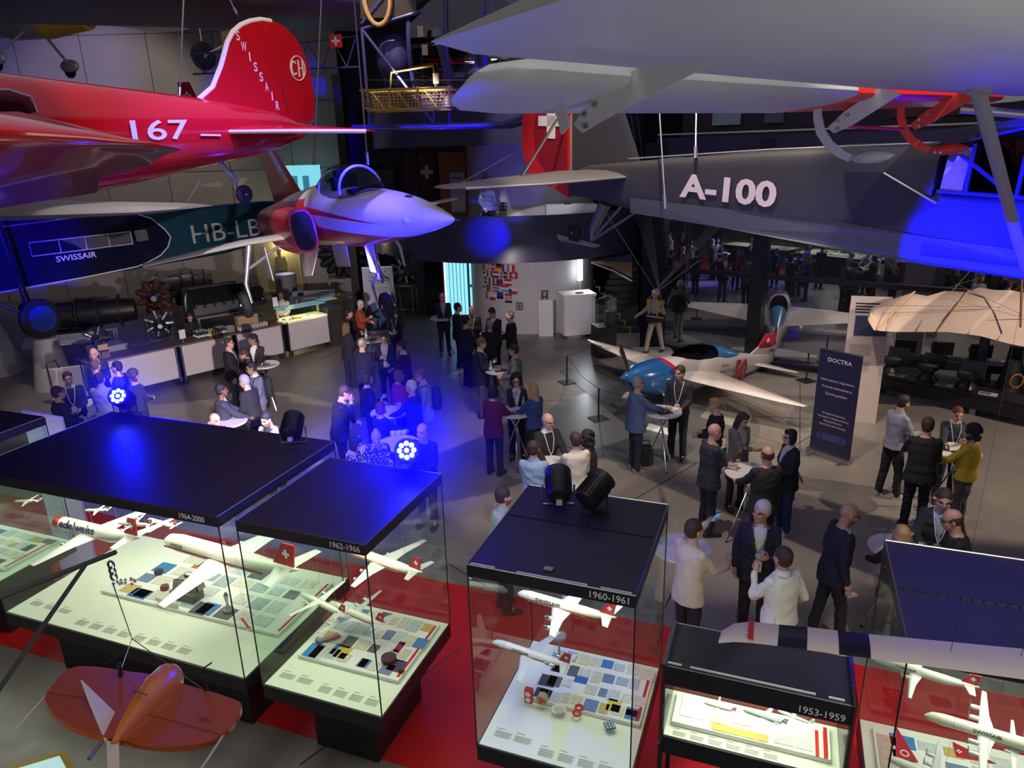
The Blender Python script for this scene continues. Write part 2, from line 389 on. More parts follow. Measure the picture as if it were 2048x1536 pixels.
    def post_body(co, cen):
        L = iH(cen); mi = np.zeros(len(cen), int); ax = np.abs(L[:, 0]); fr = L[:, 1] > .045
        if beard: mi[(L[:, 1] > .0) & (L[:, 2] < -.035) & (L[:, 2] > -.14) & (ax < .075) & (np.abs(L).max(1) < .2)] = 4
        mi[fr & (np.abs(ax - .031) < .017) & (np.abs(L[:, 2] - .004) < .0075)] = 1
        mi[fr & (ax < .024) & (np.abs(L[:, 2] + .058) < .009) & (L[:, 1] < .13)] = 2
        mi[fr & (np.abs(ax - .033) < .021) & (np.abs(L[:, 2] - .026) < .006)] = 3
        return co, mi, None
    root = job(b, name, [sk, eye, lip, brow, stub], None, min(vox, .0105), post_body, 2)
    root.location = (pos[0], pos[1], z0); root.rotation_euler = (0, 0, -math.radians(f)); root.scale = (k, k, k)
    tag(root, label, 'person', group)
    root['dummy'] = 0
    del root['dummy']
    # ---- clothes
    kind, tc = top[0], top[1]
    def sleeve(b, o, short=False):
        for sd, S, E, W, a in J:
            b.cap(S, E, .051 + o, .046 + o)
            if short: continue
            b.cap(E, E + (W - E) * .93, .047 + o, .031 + o)
    tm = mat(tc, .85, bump=.25, bscale=40, name='cloth')
    if len(top) > 2:
        tm = bpy.data.materials.new('print_cloth'); tm.use_nodes = True; nt = tm.node_tree; bs = nt.nodes['Principled BSDF']
        vo = nt.nodes.new('ShaderNodeTexVoronoi'); vo.inputs['Scale'].default_value = 26; cr = nt.nodes.new('ShaderNodeValToRGB'); cr.color_ramp.interpolation = 'CONSTANT'
        cr.color_ramp.elements[0].color = (*top[2], 1); cr.color_ramp.elements[1].position = .42; cr.color_ramp.elements[1].color = (*tc, 1)
        tx = nt.nodes.new('ShaderNodeTexCoord'); nt.links.new(tx.outputs['Object'], vo.inputs['Vector']); nt.links.new(vo.outputs['Distance'], cr.inputs[0]); nt.links.new(cr.outputs[0], bs.inputs['Base Color'])
    vo_ = vox + .002
    if kind in ('jacket', 'cardigan'):
        if shirt:
            b = MB(); torso(b, .012, .90, 1.48); b.cap(T((0, .012, 1.47)), T((0, .014, 1.51)), .064, .062)
            for sd, S, E, W, a in J: b.cap(E + (W - E) * .8, E + (W - E) * .97, .036, .034)
            def ps(co, cen):
                L = iT(cen); return co, None, L[:, 2] > 1.54
            job(b, 'shirt', mat(shirt, .8, name='shirt_cloth'), root, vo_, ps)
        b = MB(); torso(b, .026, .80, 1.475, hem=.012); sleeve(b, .012)
        for sd in (-1, 1): b.cap(T((sd * .08, -.005, 1.455)), T((sd * (sw - .01), 0, 1.412)), .046, .056)
        b.ell(T((0, -.035, 1.46)), (.10, .05, .045))
        vw = .085 if kind == 'jacket' else .075
        def pj_(co, cen):
            co2 = folds(co, .0035, seed); L = iT(cen); t = np.clip((L[:, 2] - 1.10) / .40, 0, 1)
            lap = (np.abs(L[:, 0]) < vw * t + .034 * np.clip(t * 6, 0, 1) * np.clip((1.6 - t) , .3, 1)) & (L[:, 1] > .03) & (L[:, 2] > 1.10) & (L[:, 2] < 1.46)
            return co2, lap, (np.abs(L[:, 0]) < vw * t) & (L[:, 1] > .02) & (L[:, 2] > 1.08) | (L[:, 2] > 1.462) & (L[:, 1] > .0) & (np.abs(L[:, 0]) < .085)
        job(b, 'jacket' if kind == 'jacket' else 'cardigan', [tm, mat(tuple(c * .55 + .004 for c in tc), .6, name='lapel_cloth')], root, vo_, pj_)
    else:
        zlo = .90 if kind in ('shirt', 'sweater', 'tee') else .80
        b = MB(); torso(b, .024, zlo, 1.48, hem=.008); sleeve(b, .008 if kind != 'sweater' else .012, kind == 'tee')
        for sd in (-1, 1): b.cap(T((sd * .08, -.002, 1.445)), T((sd * (sw - .01), 0, 1.425)), .045, .056)
        def pk(co, cen):
            L = iT(cen); return folds(co, .0045 if kind == 'shirt' else .003, seed), None, (L[:, 2] > 1.50) & (np.abs(L[:, 0]) < .08)
        job(b, {'shirt': 'shirt', 'sweater': 'sweater', 'tee': 'polo_shirt'}.get(kind, 'blouse'), tm, root, vo_, pk)
        cc = shirt if (kind == 'sweater' and shirt) else (tc if kind in ('shirt', 'tee') else None)
        if cc:
            b = MB(); rr = []
            for z, r, o_ in ((1.465, .088, 0), (1.505, .072, .0), (1.54, .066, .004), (1.505, .078, .0), (1.47, .098, 0)):
                rr.append([T((r * math.cos(q), .012 + r * math.sin(q) * .92, z + (-.035 if abs(q - PI / 2) < .35 else 0))) for q in [2 * PI * j / 18 for j in range(18)]])
            b.rings(rr, cap=False); b.build('collar', mat(cc, .8, name='shirt_cloth'), root)
    lm = mat(legs, .85, bump=.2, bscale=30, name='trouser_cloth'); b = MB()
    if 'skirt' in acc:
        b.rings([[Vector((a * math.cos(q), c * math.sin(q), z)) for q in [2 * PI * j / 20 for j in range(20)]] for z, a, c in ((1.02, .165, .125), (.9, .19, .145), (.75, .20, .155), (.56, .19, .15))])
        job(b, 'skirt', lm, root, vo_, lambda co, cen: (folds(co, .003, seed), None, None)); b = MB(); o_ = .010
    else:
        o_ = .014; b.ell((0, 0, .95), (.172 * fat, .128 * fat, .10))
    for sd in (-1, 1):
        hx = .088 * (1.05 if fem else 1); fy = step * sd; K = Vector((sd * (hx + .012), .02 + fy * .6, .50)); A_ = Vector((sd * stance, fy, .085))
        b.cap((sd * hx, 0, .90), K, .084 * (1 + (fat - 1) * .5) + o_, .058 + o_); b.cap(K, A_, .057 + o_, (.042 if 'skirt' in acc else .048) + o_); b.cap(A_, A_ + Vector((0, .04, -.035)), .045, .038)
    job(b, 'tights' if 'skirt' in acc else 'trousers', lm, root, vo_, lambda co, cen: (folds(co, .0035, seed + 3), None, cen[:, 2] < .045))
    for sd in (-1, 1):
        fy = step * sd; b = MB(); x = sd * stance; rr = []
        for y, hw, zt in ((-.085, .022, .05), (-.075, .036, .085), (-.02, .042, .10), (.05, .046, .085), (.12, .050, .062), (.17, .042, .05), (.195, .022, .035)):
            rr.append([Vector((x + sd * y * .15 + hw * c, fy + y, z)) for c, z in ((-1, .0), (-1.02, .022), (-.9, zt * .7), (-.4, zt), (.4, zt), (.9, zt * .7), (1.02, .022), (1, .0))])
        b.rings(rr); b.build('shoe', mat(shoes, .45, name='shoe_leather'), root)
    # ---- hair
    hs_, hm = hair[0], mat(hc, .65, bump=.5, bscale=60, name='hair')
    if hs_ != 'bald':
        b = MB(); E_ = lambda c, r: b.ell(H(c), tuple(q * hs for q in r), R=HR, n=18, m=12)
        cut = None
        if hs_ == 'fringe': E_((0, -.024, .02), (.080, .092, .078)); cut = lambda L: (L[:, 2] > .05) | (L[:, 1] > .045) | (L[:, 2] < -.06)
        elif hs_ == 'helmet': E_((0, -.008, .05), (.098, .118, .105)); cut = lambda L: (L[:, 2] < .005) | ((L[:, 1] > .07) & (L[:, 2] < .045))
        elif hs_ == 'hood': E_((0, 0, .0), (.10, .115, .14))
        else:
            E_((0, -.020, .046), (.082, .096, .090)); E_((0, -.035, .01), (.078, .078, .095))
            if hs_ in ('long', 'bob', 'ponytail') or hs_ == 'quiff': E_((0, .03, .085), (.068, .055, .042))
            if hs_ == 'quiff': E_((0, .045, .105), (.055, .04, .03))
            if hs_ == 'bob': E_((0, -.03, -.03), (.095, .080, .105)); b.cap(H((-.072, .02, .03)), H((-.078, .025, -.09)), .026, .02); b.cap(H((.072, .02, .03)), H((.078, .025, -.09)), .026, .02)
            if hs_ == 'long':
                b.cap(H((0, -.05, .0)), H((0, -.085, -.2)), .085, .07); b.cap(H((0, -.085, -.2)), H((0, -.10, -.34)), .068, .03)
                for sd in (-1, 1): b.cap(H((sd * .07, .01, .03)), H((sd * .085, -.01, -.14)), .028, .03); b.cap(H((sd * .085, -.01, -.14)), H((sd * .075, .02, -.28)), .03, .02)
            if hs_ == 'ponytail': b.cap(H((0, -.10, .055)), H((0, -.15, .03)), .03, .035); b.cap(H((0, -.15, .03)), H((0, -.17, -.12)), .036, .015)
            if hs_ == 'bun': b.ell(H((0, -.10, .085)), (.045, .045, .04))
            if hs_ == 'curly':
                rr_ = np.random.RandomState(seed)
                for i in range(90):
                    t, q = rr_.uniform(0, 2 * PI), rr_.uniform(-.6, 1.5); c = (.098 * math.cos(t) * math.cos(q), -.03 + .10 * math.sin(t) * math.cos(q), .03 + .12 * math.sin(q) - (.05 if q < 0 else 0))
                    if c[1] > .03 and c[2] < .085: continue
                    b.ell(H(c), (.034,) * 3, n=8, m=6)
            if hs_ in ('short', 'quiff'): cut = lambda L: (L[:, 2] < -.055) & (L[:, 1] > -.03)
        def ph(co, cen):
            return folds(co, .0015, seed), None, (cut(iH(cen)) if cut else None)
        job(b, {'helmet': 'helmet', 'hood': 'hood'}.get(hs_, 'hair'), mat((.8, .8, .78), .3, name='helmet_shell') if hs_ == 'helmet' else hm, root, vo_ * .85, ph)
    if 'glasses' in acc:
        b = MB()
        for sd in (-1, 1):
            b.tube([H((sd * .033 + .024 * math.cos(q), .098, .003 + .017 * math.sin(q))) for q in [2 * PI * j / 12 for j in range(13)]], .0026, 5); b.tube([H((sd * .057, .096, .008)), H((sd * .080, .0, .010))], .0026, 5)
        b.tube([H((-.009, .10, .006)), H((.009, .10, .006))], .0026, 5); b.build('glasses', BLACK, root)
    if 'lanyard' in acc:
        yo = .165 * (1 + (fat - 1) * .7); b = MB()
        for sd in (-1, 1): b.tube([T((sd * .062, -.02, 1.53)), T((sd * .078, .06, 1.50)), T((sd * .070, .150, 1.40)), T((sd * .035, yo + .012, 1.22)), T((0, yo + .012, 1.13))], .0055, 5, flat=.4)
        b.build('lanyard', mat(lanc, .7, name='lanyard_band'), root)
        b = MB(); R_ = Matrix.Rotation(-La, 3, 'X'); b.box(T((0, yo + .014, 1.055)), (.085, .004, .13), R=R_); bd = b.build('name_badge', PAPER, root, smooth=False)
        b = MB(); [b.box(T((0, yo + .0175, z)), (.06, .002, .008), R=R_) for z in (1.09, 1.065, 1.02)]; b.build('badge_print', mat((.1, .1, .2), .7, name='ink'), bd, smooth=False)
    if 'backpack' in acc:
        b = MB(); b.rings([[T((a * math.cos(q), -.22 + c * math.sin(q), z)) for q in [2 * PI * j / 16 for j in range(16)]] for z, a, c in ((.98, .10, .05), (1.0, .14, .085), (1.2, .15, .10), (1.36, .13, .08), (1.41, .08, .045))])
        bp = b.build('backpack', mat((.015, .015, .02), .8, name='backpack_cloth'), root)
        b = MB(); [b.tube([T((sd * .10, -.15, 1.38)), T((sd * .12, -.06, 1.50)), T((sd * .125, .08, 1.47)), T((sd * .13, .17, 1.30)), T((sd * .16, .10, 1.10)), T((sd * .13, -.14, 1.05))], .016, 6, flat=.4) for sd in (-1, 1)]; b.build('strap', mat((.02, .02, .025), .8, name='strap'), bp)
    if 'tie' in acc:
        b = MB(); b.prism([T((-.02, .135, 1.47)), T((.02, .135, 1.47)), T((.032, .175, 1.15)), T((0, .175, 1.10)), T((-.032, .175, 1.15))], (0, .006, 0)); b.build('tie', mat((.02, .02, .06), .6, name='tie'), root)
    Mw = Matrix.Translation((pos[0], pos[1], z0)) @ Matrix.Rotation(-math.radians(f), 4, 'Z') @ Matrix.Scale(k, 4)
    return root, [Mw @ p for p in HT]
def PH(px, py, h=1.77, z0=0.0):                      # spot on the floor under a head top seen at px, py
    p = G(px, py, z0 + h); return Vector((p.x, p.y, z0))
# ------------------------------------------------------------ the hall
def floor_mat():
    m = bpy.data.materials.new('polished_concrete'); m.use_nodes = True; nt = m.node_tree; b = nt.nodes['Principled BSDF']
    tc = nt.nodes.new('ShaderNodeTexCoord'); n = nt.nodes.new('ShaderNodeTexNoise'); n.inputs['Scale'].default_value = .9; n.inputs['Detail'].default_value = 8; n.inputs['Roughness'].default_value = .65
    r = nt.nodes.new('ShaderNodeValToRGB'); r.color_ramp.elements[0].position = .3; r.color_ramp.elements[0].color = (.16, .145, .13, 1); r.color_ramp.elements[1].position = .75; r.color_ramp.elements[1].color = (.25, .225, .20, 1)
    nt.links.new(tc.outputs['Object'], n.inputs['Vector']); nt.links.new(n.outputs['Fac'], r.inputs[0]); nt.links.new(r.outputs[0], b.inputs['Base Color'])
    n2 = nt.nodes.new('ShaderNodeTexNoise'); n2.inputs['Scale'].default_value = 5; mr = nt.nodes.new('ShaderNodeMapRange'); mr.inputs[3].default_value = .30; mr.inputs[4].default_value = .5
    nt.links.new(tc.outputs['Object'], n2.inputs['Vector']); nt.links.new(n2.outputs['Fac'], mr.inputs[0]); nt.links.new(mr.outputs[0], b.inputs['Roughness']); return m
FLOOR = floor_mat()
CONC = mat((.30, .28, .26), .8, var=.25, vscale=.7, name='concrete'); DARKW = mat((.018, .018, .024), .6, name='dark_wall')
DECK = mat((.045, .045, .085), .34, name='dark_lacquer')
b = MB(); b.box((-2, 16, -.15), (62, 44, .3)); struct(b.build('floor', FLOOR, smooth=False))
b = MB(); b.box((-2, 16, 12.2), (62, 44, .3)); struct(b.build('ceiling', BLACKM, smooth=False))
b = MB(); b.box((-2, 34.2, 6), (62, .4, 12)); struct(b.build('wall_back', DARKW, smooth=False))
b = MB(); b.box((-28.5, 16, 6), (.4, 40, 12)); struct(b.build('wall_left', CONC, smooth=False))
b = MB(); b.box((24.5, 16, 6), (.4, 40, 12)); struct(b.build('wall_right', DARKW, smooth=False))
# pale concrete screen wall behind the left exhibits, with seams
b = MB(); b.box((-17.6, 31.2, 6), (22, .3, 12)); b.mi(1)
for x in np.arange(-27, -7, 2.6): b.box((x, 31.03, 6), (.02, .02, 12))
for z in (2.6, 5.2, 7.8, 10.4): b.box((-17.6, 31.03, z), (22, .02, .02))
struct(b.build('wall_back', [mat((.42, .38, .34), .85, var=.15, vscale=.5, name='pale_concrete'), mat((.12, .11, .1), .9, name='seam')], smooth=False))
# painted zones of the floor
def zone(name, pts, m, z=.004):
    b = MB(); b.prism([(p[0], p[1], .001) for p in pts], (0, 0, z)); return struct(b.build(name, m, smooth=False))
RED = mat((.50, .012, .012), .45, var=.12, vscale=2, name='red_floor_paint')
zone('trim_1', [CV(-16, 4.72), CV(5, 4.72), CV(5, 7.7), CV(-16, 7.7)], RED)
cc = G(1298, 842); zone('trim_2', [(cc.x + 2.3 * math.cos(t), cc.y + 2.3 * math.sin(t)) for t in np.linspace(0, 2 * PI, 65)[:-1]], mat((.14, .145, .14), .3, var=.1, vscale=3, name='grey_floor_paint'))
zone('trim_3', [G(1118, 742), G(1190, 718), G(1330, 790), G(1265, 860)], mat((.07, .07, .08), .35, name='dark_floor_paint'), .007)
zone('trim_4', [G(1430, 800), G(1490, 810), G(1505, 835), G(1490, 860), G(1400, 835)], mat((.32, .30, .26), .45, name='pale_floor_paint'), .008)
seam = mat((.04, .035, .03), .8, name='floor_joint'); k = 5
for a, c in [((1500, 832), (1620, 838)), ((1600, 760), (1600, 905)), ((1480, 960), (1640, 860)), ((900, 1130), (1000, 1190)), ((600, 1530), (930, 1290)), ((0, 700), (160, 690)), ((700, 690), (640, 720)), ((1250, 1010), (1430, 905))]:
    p, q = G(*a), G(*c); d = (q - p).normalized(); n = Vector((-d.y, d.x, 0)) * .008
    zone('trim_%d' % k, [p - n, q - n, q + n, p + n], seam, .005); k += 1
# ------------------------------------------------------------ round tower with its two dark galleries
TC = Vector((.2, 25.0, 0))
def ring_wall(name, r, z0, z1, m, th=.15, a0=0, a1=2 * PI, n=72, c=TC):
    b = MB(); rr = []
    for i in range(n + 1):
        t = a0 + (a1 - a0) * i / n; e = Vector((math.cos(t), math.sin(t), 0))
        rr.append([c + e * r + Vector((0, 0, z0)), c + e * r + Vector((0, 0, z1)), c + e * (r - th) + Vector((0, 0, z1)), c + e * (r - th) + Vector((0, 0, z0))])
    b.rings(rr); return struct(b.build(name, m, ang=.5))
ring_wall('wall_front_gallery', 4.5, 2.63, 3.93, DECK, a0=PI * .93, a1=PI * 2.0)
ring_wall('wall_upper_gallery', 4.5, 5.85, 7.5, DECK, a0=PI * .9, a1=PI * 2.0)
for nm, z in (('floor_gallery', 3.05), ('floor_upper_gallery', 6.1)):
    b = MB(); b.lathe([(4.42, z - .2), (4.42, z)], 64, TC); struct(b.build(nm, mat((.05, .05, .055), .6, name='gallery_floor'), smooth=False))
CORE = Vector((.8, 24.7, 0)); WCORE = mat((.62, .60, .60), .6, name='white_plaster')
b = MB(); b.lathe([(2.1, 0), (2.1, 8.5)], 64, CORE); struct(b.build('wall_tower', WCORE, ang=.5))
b = MB(); b.box(YP(914, 372, 25.2), (1.15, .12, 2.2)); struct(b.build('wall_orange_panel', mat((.45, .16, .07), .7, name='orange_panel'), smooth=False))
# dark piers beside the tower
k = 1
for x, y in ((-3.2, 26.0), (-1.95, 25.9), (-5.9, 27.5)):
    b = MB(); b.box((x, y, 4.2), (.3, .3, 8.4)); struct(b.build('wall_pier', BLACK, smooth=False))
# lit door with blue glowing strips
dy = 25.35; pA, pB = YP(893, 640, dy), YP(968, 640, dy)
b = MB(); w_ = pB.x - pA.x; b.box(((pA.x + pB.x) / 2, dy + .1, 1.35), (w_ + .1, .08, 2.7)); struct(b.build('door_1', mat((.03, .03, .04), .5, name='door_frame'), smooth=False))
dr = bpy.data.objects['door_1']
CY = mat((.1, .3, .35), .5, emit=(.30, .80, 1.0), es=1.1, name='lit_strip'); CW = mat((.6, .6, .6), .5, emit=(.8, .95, 1.0), es=1.6, name='lit_edge')
for i in range(9):
    x = pA.x + .12 + i * (w_ - .2) / 9 + (.06 if i > 5 else 0)
    b = MB(); b.box((x, dy + .03, 1.35), (w_ / 9 - .045, .03, 2.5)); b.build('lit_strip', CY, dr, smooth=False)
b = MB(); b.box((pA.x + .03, dy + .02, 1.35), (.06, .03, 2.6)); b.build('lit_strip', CW, dr, smooth=False)
b = MB(); b.box((pB.x - .2, dy - .03, 1.15), (.5, .05, .1)); b.build('door_handle', mat((.5, .42, .2), .5, name='brass'), dr, smooth=False)
# national flags as stickers on the tower
def core_pt(px, py, r=2.106):
    d = Vector(ray(px, py)); o = Vector((0, 0, CAM_Z)) - CORE; A = d.x ** 2 + d.y ** 2; B = 2 * (o.x * d.x + o.y * d.y); C_ = o.x ** 2 + o.y ** 2 - r * r
    t = (-B - math.sqrt(max(B * B - 4 * A * C_, 0))) / (2 * A); return Vector((0, 0, CAM_Z)) + d * t
def arcpatch(b, a0, a1, z0, z1, r):
    n = 4; rr = []
    for i in range(n + 1):
        t = a0 + (a1 - a0) * i / n; e = Vector((math.cos(t), math.sin(t), 0)); rr.append([CORE + e * r + Vector((0, 0, z)) for z in (z0, z1)] + [CORE + e * (r + .006) + Vector((0, 0, z)) for z in (z1, z0)])
    b.rings(rr)
FC = {'r': (.55, .02, .03), 'w': (.75, .75, .75), 'b': (.02, .05, .30), 'k': (.01, .01, .01), 'y': (.75, .5, .02), 'g': (.02, .25, .05), 'l': (.1, .35, .7), 'o': (.7, .2, .02)}
FM = {c: mat(v, .6, name='flag_ink') for c, v in FC.items()}
flags = [(968, 534, 'V', 'kyr', 'black, yellow and red stripes'), (983, 533, '+', 'rw', 'red with a white cross, top row'), (997, 534, 'H', 'kry', 'black, red and gold bands'), (1011, 536, 'V', 'bwr', 'blue white red stripes, top row'), (1021, 537, 'V', 'wwr', 'white with red edge stripe'),
         (968, 545, 'H', 'wbw', 'white blue bands at tower edge'), (979, 547, 'V', 'rwg', 'red white green stripes'), (991, 549, 'H', 'rwb', 'red white blue bands, second row'), (1008, 550, '+', 'by', 'blue with a yellow cross'), (1027, 551, 'c', 'rw', 'red with short white cross'),
         (971, 560, 'H', 'byb', 'blue and yellow bands'), (983, 563, 'V', 'bwr', 'narrow blue white red, third row'), (999, 565, '+', 'rb', 'red with a blue cross'), (1016, 565, 'H', 'rwr', 'red white red bands, third row'),
         (968, 573, 'H', 'wrw', 'white red bands in the fourth row'), (978, 576, 'V', 'gry', 'green and red halves'), (992, 576, 'H', 'bwbwb', 'blue and white thin stripes'), (1010, 577, 'H', 'rwl', 'red white light blue bands'), (1026, 582, 't', 'wrb', 'white over red, blue wedge'),
         (973, 590, 'V', 'ykr', 'yellow and dark stripes, bottom row'), (985, 594, 'H', 'wr', 'white over red halves'), (1000, 591, 'H', 'bbk', 'dark blue and black bands'), (1017, 594, 'H', 'rwr', 'red white red bands, bottom row'), (1017, 599, 'H', 'gwk', 'green white black bands, lowest')]
for px, py, kd, cs, desc in flags:
    p = core_pt(px, py); a = math.atan2(p.y - CORE.y, p.x - CORE.x); fw, fh = (.115, .22) if px > 975 else (.05, .22)
    if px > 1020: fw = .135
    f0 = thing('flag_sticker', 'small flag on the white tower wall, ' + desc, 'flag', p, group=None); z = p.z
    parts = []
    if kd == 'H':
        n = len(cs)
        for i, c in enumerate(cs): parts.append((c, a - fw / 2, a + fw / 2, z + fh / 2 - (i + 1) * fh / n, z + fh / 2 - i * fh / n, 0))
    elif kd == 'V':
        n = len(cs)
        for i, c in enumerate(cs): parts.append((c, a - fw / 2 + i * fw / n, a - fw / 2 + (i + 1) * fw / n, z - fh / 2, z + fh / 2, 0))
    elif kd in '+c':
        parts = [(cs[0], a - fw / 2, a + fw / 2, z - fh / 2, z + fh / 2, 0), (cs[1], a - fw * (.12 if kd == '+' else .08) - (.018 if kd == '+' else 0), a + fw * .08 - (.018 if kd == '+' else 0), z - fh * (.5 if kd == '+' else .35), z + fh * (.5 if kd == '+' else .35), .006), (cs[1], a - fw * (.5 if kd == '+' else .22), a + fw * (.5 if kd == '+' else .22), z - fh * .1, z + fh * .1, .006)]
    else: parts = [('w', a - fw / 2, a + fw / 2, z, z + fh / 2, 0), ('r', a - fw / 2, a + fw / 2, z - fh / 2, z, 0), ('b', a - fw / 2, a - fw * .15, z - fh * .28, z + fh * .28, .006)]
    for c, a0, a1, z0, z1, o_ in parts:
        b = MB(); arcpatch(b, a0, a1, z0, z1, 2.104 + o_); b.v = [tuple(Vector(q) - p) for q in b.v]; b.build('stripe', FM[c], f0, smooth=False)
for px, py, nm, lab, cat in ((1089, 588, 'toilet_sign', 'small dark pictogram sign upper of two on the white tower', 'sign'), (1089, 600, 'toilet_sign', 'small dark pictogram sign lower of two on the white tower', 'sign'), (1039, 612, 'wall_socket_panel', 'square socket panel low on the white tower wall', 'socket'), (1008, 413, 'wall_socket_panel', 'square socket panel on the white wall of the gallery', 'socket')):
    p = core_pt(px, py); o = thing(nm, lab, cat, p); e = Vector((p.x - CORE.x, p.y - CORE.y, 0)).normalized(); t = Vector((-e.y, e.x, 0))
    rectp(o, 'panel', (0, 0, 0), t, (0, 0, 1), .22, .24, mat((.08, .08, .1), .5, name='sign_panel'), off=.01, th=.02)
    for i, (u, v) in enumerate(((-.05, .05), (.05, .05), (-.05, -.05), (.05, -.05)) if 'socket' in nm else ((0, .01),)):
        rectp(o, 'socket' if 'socket' in nm else 'pictogram', t * u + Vector((0, 0, v)), t, (0, 0, 1), .06 if 'socket' in nm else .09, .07 if 'socket' in nm else .13, mat((.45, .45, .45), .5, name='pale_grey'), off=.033, th=.004)
# bright lamp strip at the right edge of the tower
p = YP(1160, 540, 22.9); o = thing('strip_lamp', 'white glowing strip lamp at the right edge of the tower', 'lamp', p)
b = MB(); b.box((0, 0, 0), (.16, .1, .66)); b.build('diffuser', mat((.8, .8, .8), .4, emit=(.9, .95, 1), es=4, name='lamp_glow'), o, smooth=False)
b = MB(); b.tube([(0, 0, -.33), (.05, 0, -1.2), (-.3, .0, -2.2)], .03, 8); b.build('cable_tube', WHITE, o)
area('tower_lamp', p + Vector((.2, -.3, 0)), p + Vector((.6, -3, -1)), 14, .1, .6, (.85, .92, 1))
# white cabinets at the foot of the tower
p = G(1133, 665) + Vector((.35, -.85, 0)); o = thing('white_cabinet', 'white boxy cabinet machine at the foot of the tower', 'cabinet', p, math.radians(12))
b = MB(); b.box((0, .35, .72), (1.0, .7, 1.2)); b.build('body', WHITE, o, smooth=False)
b = MB(); b.box((0, .35, 1.36), (1.06, .76, .1)); b.build('lid', WHITE, o, smooth=False); b = MB(); b.box((.05, .2, 1.43), (.22, .14, .03)); b.build('screen', BLACK, o, smooth=False)
b = MB(); b.box((-.1, .3, .06), (.6, .5, .1)); b.build('foot', STEEL, o, smooth=False)
p = G(1090, 664) + Vector((0, -.95, 0)); o = thing('white_screen', 'narrow white partition panel left of the white cabinet', 'panel', p); b = MB(); b.box((0, .3, .6), (.45, .08, 1.2)); b.build('board', WHITE, o, smooth=False); b = MB(); b.box((0, .3, .02), (.45, .3, .04)); b.build('foot', STEEL, o, smooth=False)
# case-like cabinet up on the gallery
p = Vector((1.9, 21.75, 3.05)); o = thing('gallery_cabinet', 'low white cabinet on the gallery behind the dark parapet', 'cabinet', p, 0)
b = MB(); b.box((0, .2, .55), (1.5, .5, 1.05)); b.build('body', WHITE, o, smooth=False); b = MB(); b.box((-.1, .1, 1.1), (.2, .12, .05)); b.build('screen', BLACK, o, smooth=False)
o = thing('gallery_poster', 'white text poster on the orange panel of the gallery', 'poster', YP(916, 385, 25.05)); rectp(o, 'sheet', (0, 0, 0), (1, 0, 0), (0, 0, 1), .5, 1.3, PAPER, off=.0)
rectp(o, 'title_print', (-.03, -.03, .47), (1, 0, 0), (0, 0, 1), .36, .04, BLACK, off=.0)
# ------------------------------------------------------------ stairs with a yellow edge
st = [G(1215, 668)]; o = thing('staircase', 'dark curved staircase with a yellow stepped edge right of the tower', 'staircase', (0, 0, 0)); YEL = mat((.55, .36, .03), .5, name='yellow_edge')
for i in range(11):
    y = 22.6 + i * .30; z = .17 * (i + 1); xr = 4.1 + .05 * i; xl = 2.55 + .12 * i
    b = MB(); b.box(((xl + xr) / 2, y, z / 2), (xr - xl, .31, z)); b.build('step', mat((.05, .05, .055), .5, name='dark_step'), o, smooth=False)
    b = MB(); xe = 3.85 - i * .13; b.box((xe, y - .16, z - .085), (.05, .02, .17)); b.box((xe - .06, y - .16, z), (.17, .04, .03)); b.build('yellow_edge', YEL, o, smooth=False)
b = MB(); q0, q1, q2, q3 = YP(1183, 523, 22.3), YP(1264, 518, 22.3), YP(1264, 556, 22.3), YP(1225, 535, 22.3); b.prism([q0, q1, q2, q3], (0, .08, 0)); b.build('side_board', mat((.32, .2, .13), .6, name='tan_board'), o, smooth=False)
b = MB(); q0, q1, q2 = YP(1183, 520, 22.25), YP(1264, 508, 22.25), YP(1264, 524, 22.25); b.prism([q0, q1, q2], (0, .04, 0)); b.build('side_board', mat((.04, .04, .12), .5, name='blue_board'), o, smooth=False)
b = MB(); b.tube([YP(1183, 525, 22.2), YP(1225, 541, 22.2), YP(1264, 562, 22.2)], .03, 6); b.build('handrail', WHITE, o)
# ------------------------------------------------------------ mirror-like glass wall on the right
W0 = Vector((4.2, 20.6, 0)); WD = Vector((.8, -.6, 0)); WN = Vector((-.6, -.8, 0))
def dark_glass():
    m = bpy.data.materials.new('dark_window_glass'); m.use_nodes = True; nt = m.node_tree
    b = nt.nodes['Principled BSDF']; b.inputs['Base Color'].default_value = (.006, .007, .01, 1); b.inputs['Roughness'].default_value = .6
    g = nt.nodes.new('ShaderNodeBsdfGlossy'); g.inputs['Color'].default_value = (.8, .86, .95, 1); g.inputs['Roughness'].default_value = .012
    mx = nt.nodes.new('ShaderNodeMixShader'); mx.inputs[0].default_value = .42
    nt.links.new(b.outputs[0], mx.inputs[1]); nt.links.new(g.outputs[0], mx.inputs[2]); nt.links.new(mx.outputs[0], nt.nodes['Material Output'].inputs[0]); return m
DG = dark_glass(); Rw = Matrix((WD, -WN, (0, 0, 1))).transposed(); FRM = mat((.012, .012, .02), .35, name='window_frame')
secs = [0, 3.0, 8.2, 13, 18]; k = 1
for i in range(4):
    for z0, z1 in ((.12, 2.32), (2.44, 5.2)):
        a, c = secs[i], secs[i + 1]; b = MB(); b.box(W0 + WD * ((a + c) / 2) + Vector((0, 0, (z0 + z1) / 2)), (c - a - .2, .03, z1 - z0), R=Rw); struct(b.build('window_%d' % k, DG, smooth=False)); k += 1
k = 20
for i, s_ in enumerate(secs):
    b = MB(); wd = .62 if i == 0 else (.36 if i == 1 else .16); b.box(W0 + WD * s_ + WN * .05 + Vector((0, 0, 2.9)), (wd, .3, 5.8), R=Rw); struct(b.build('trim_%d' % k, FRM, smooth=False)); k += 1
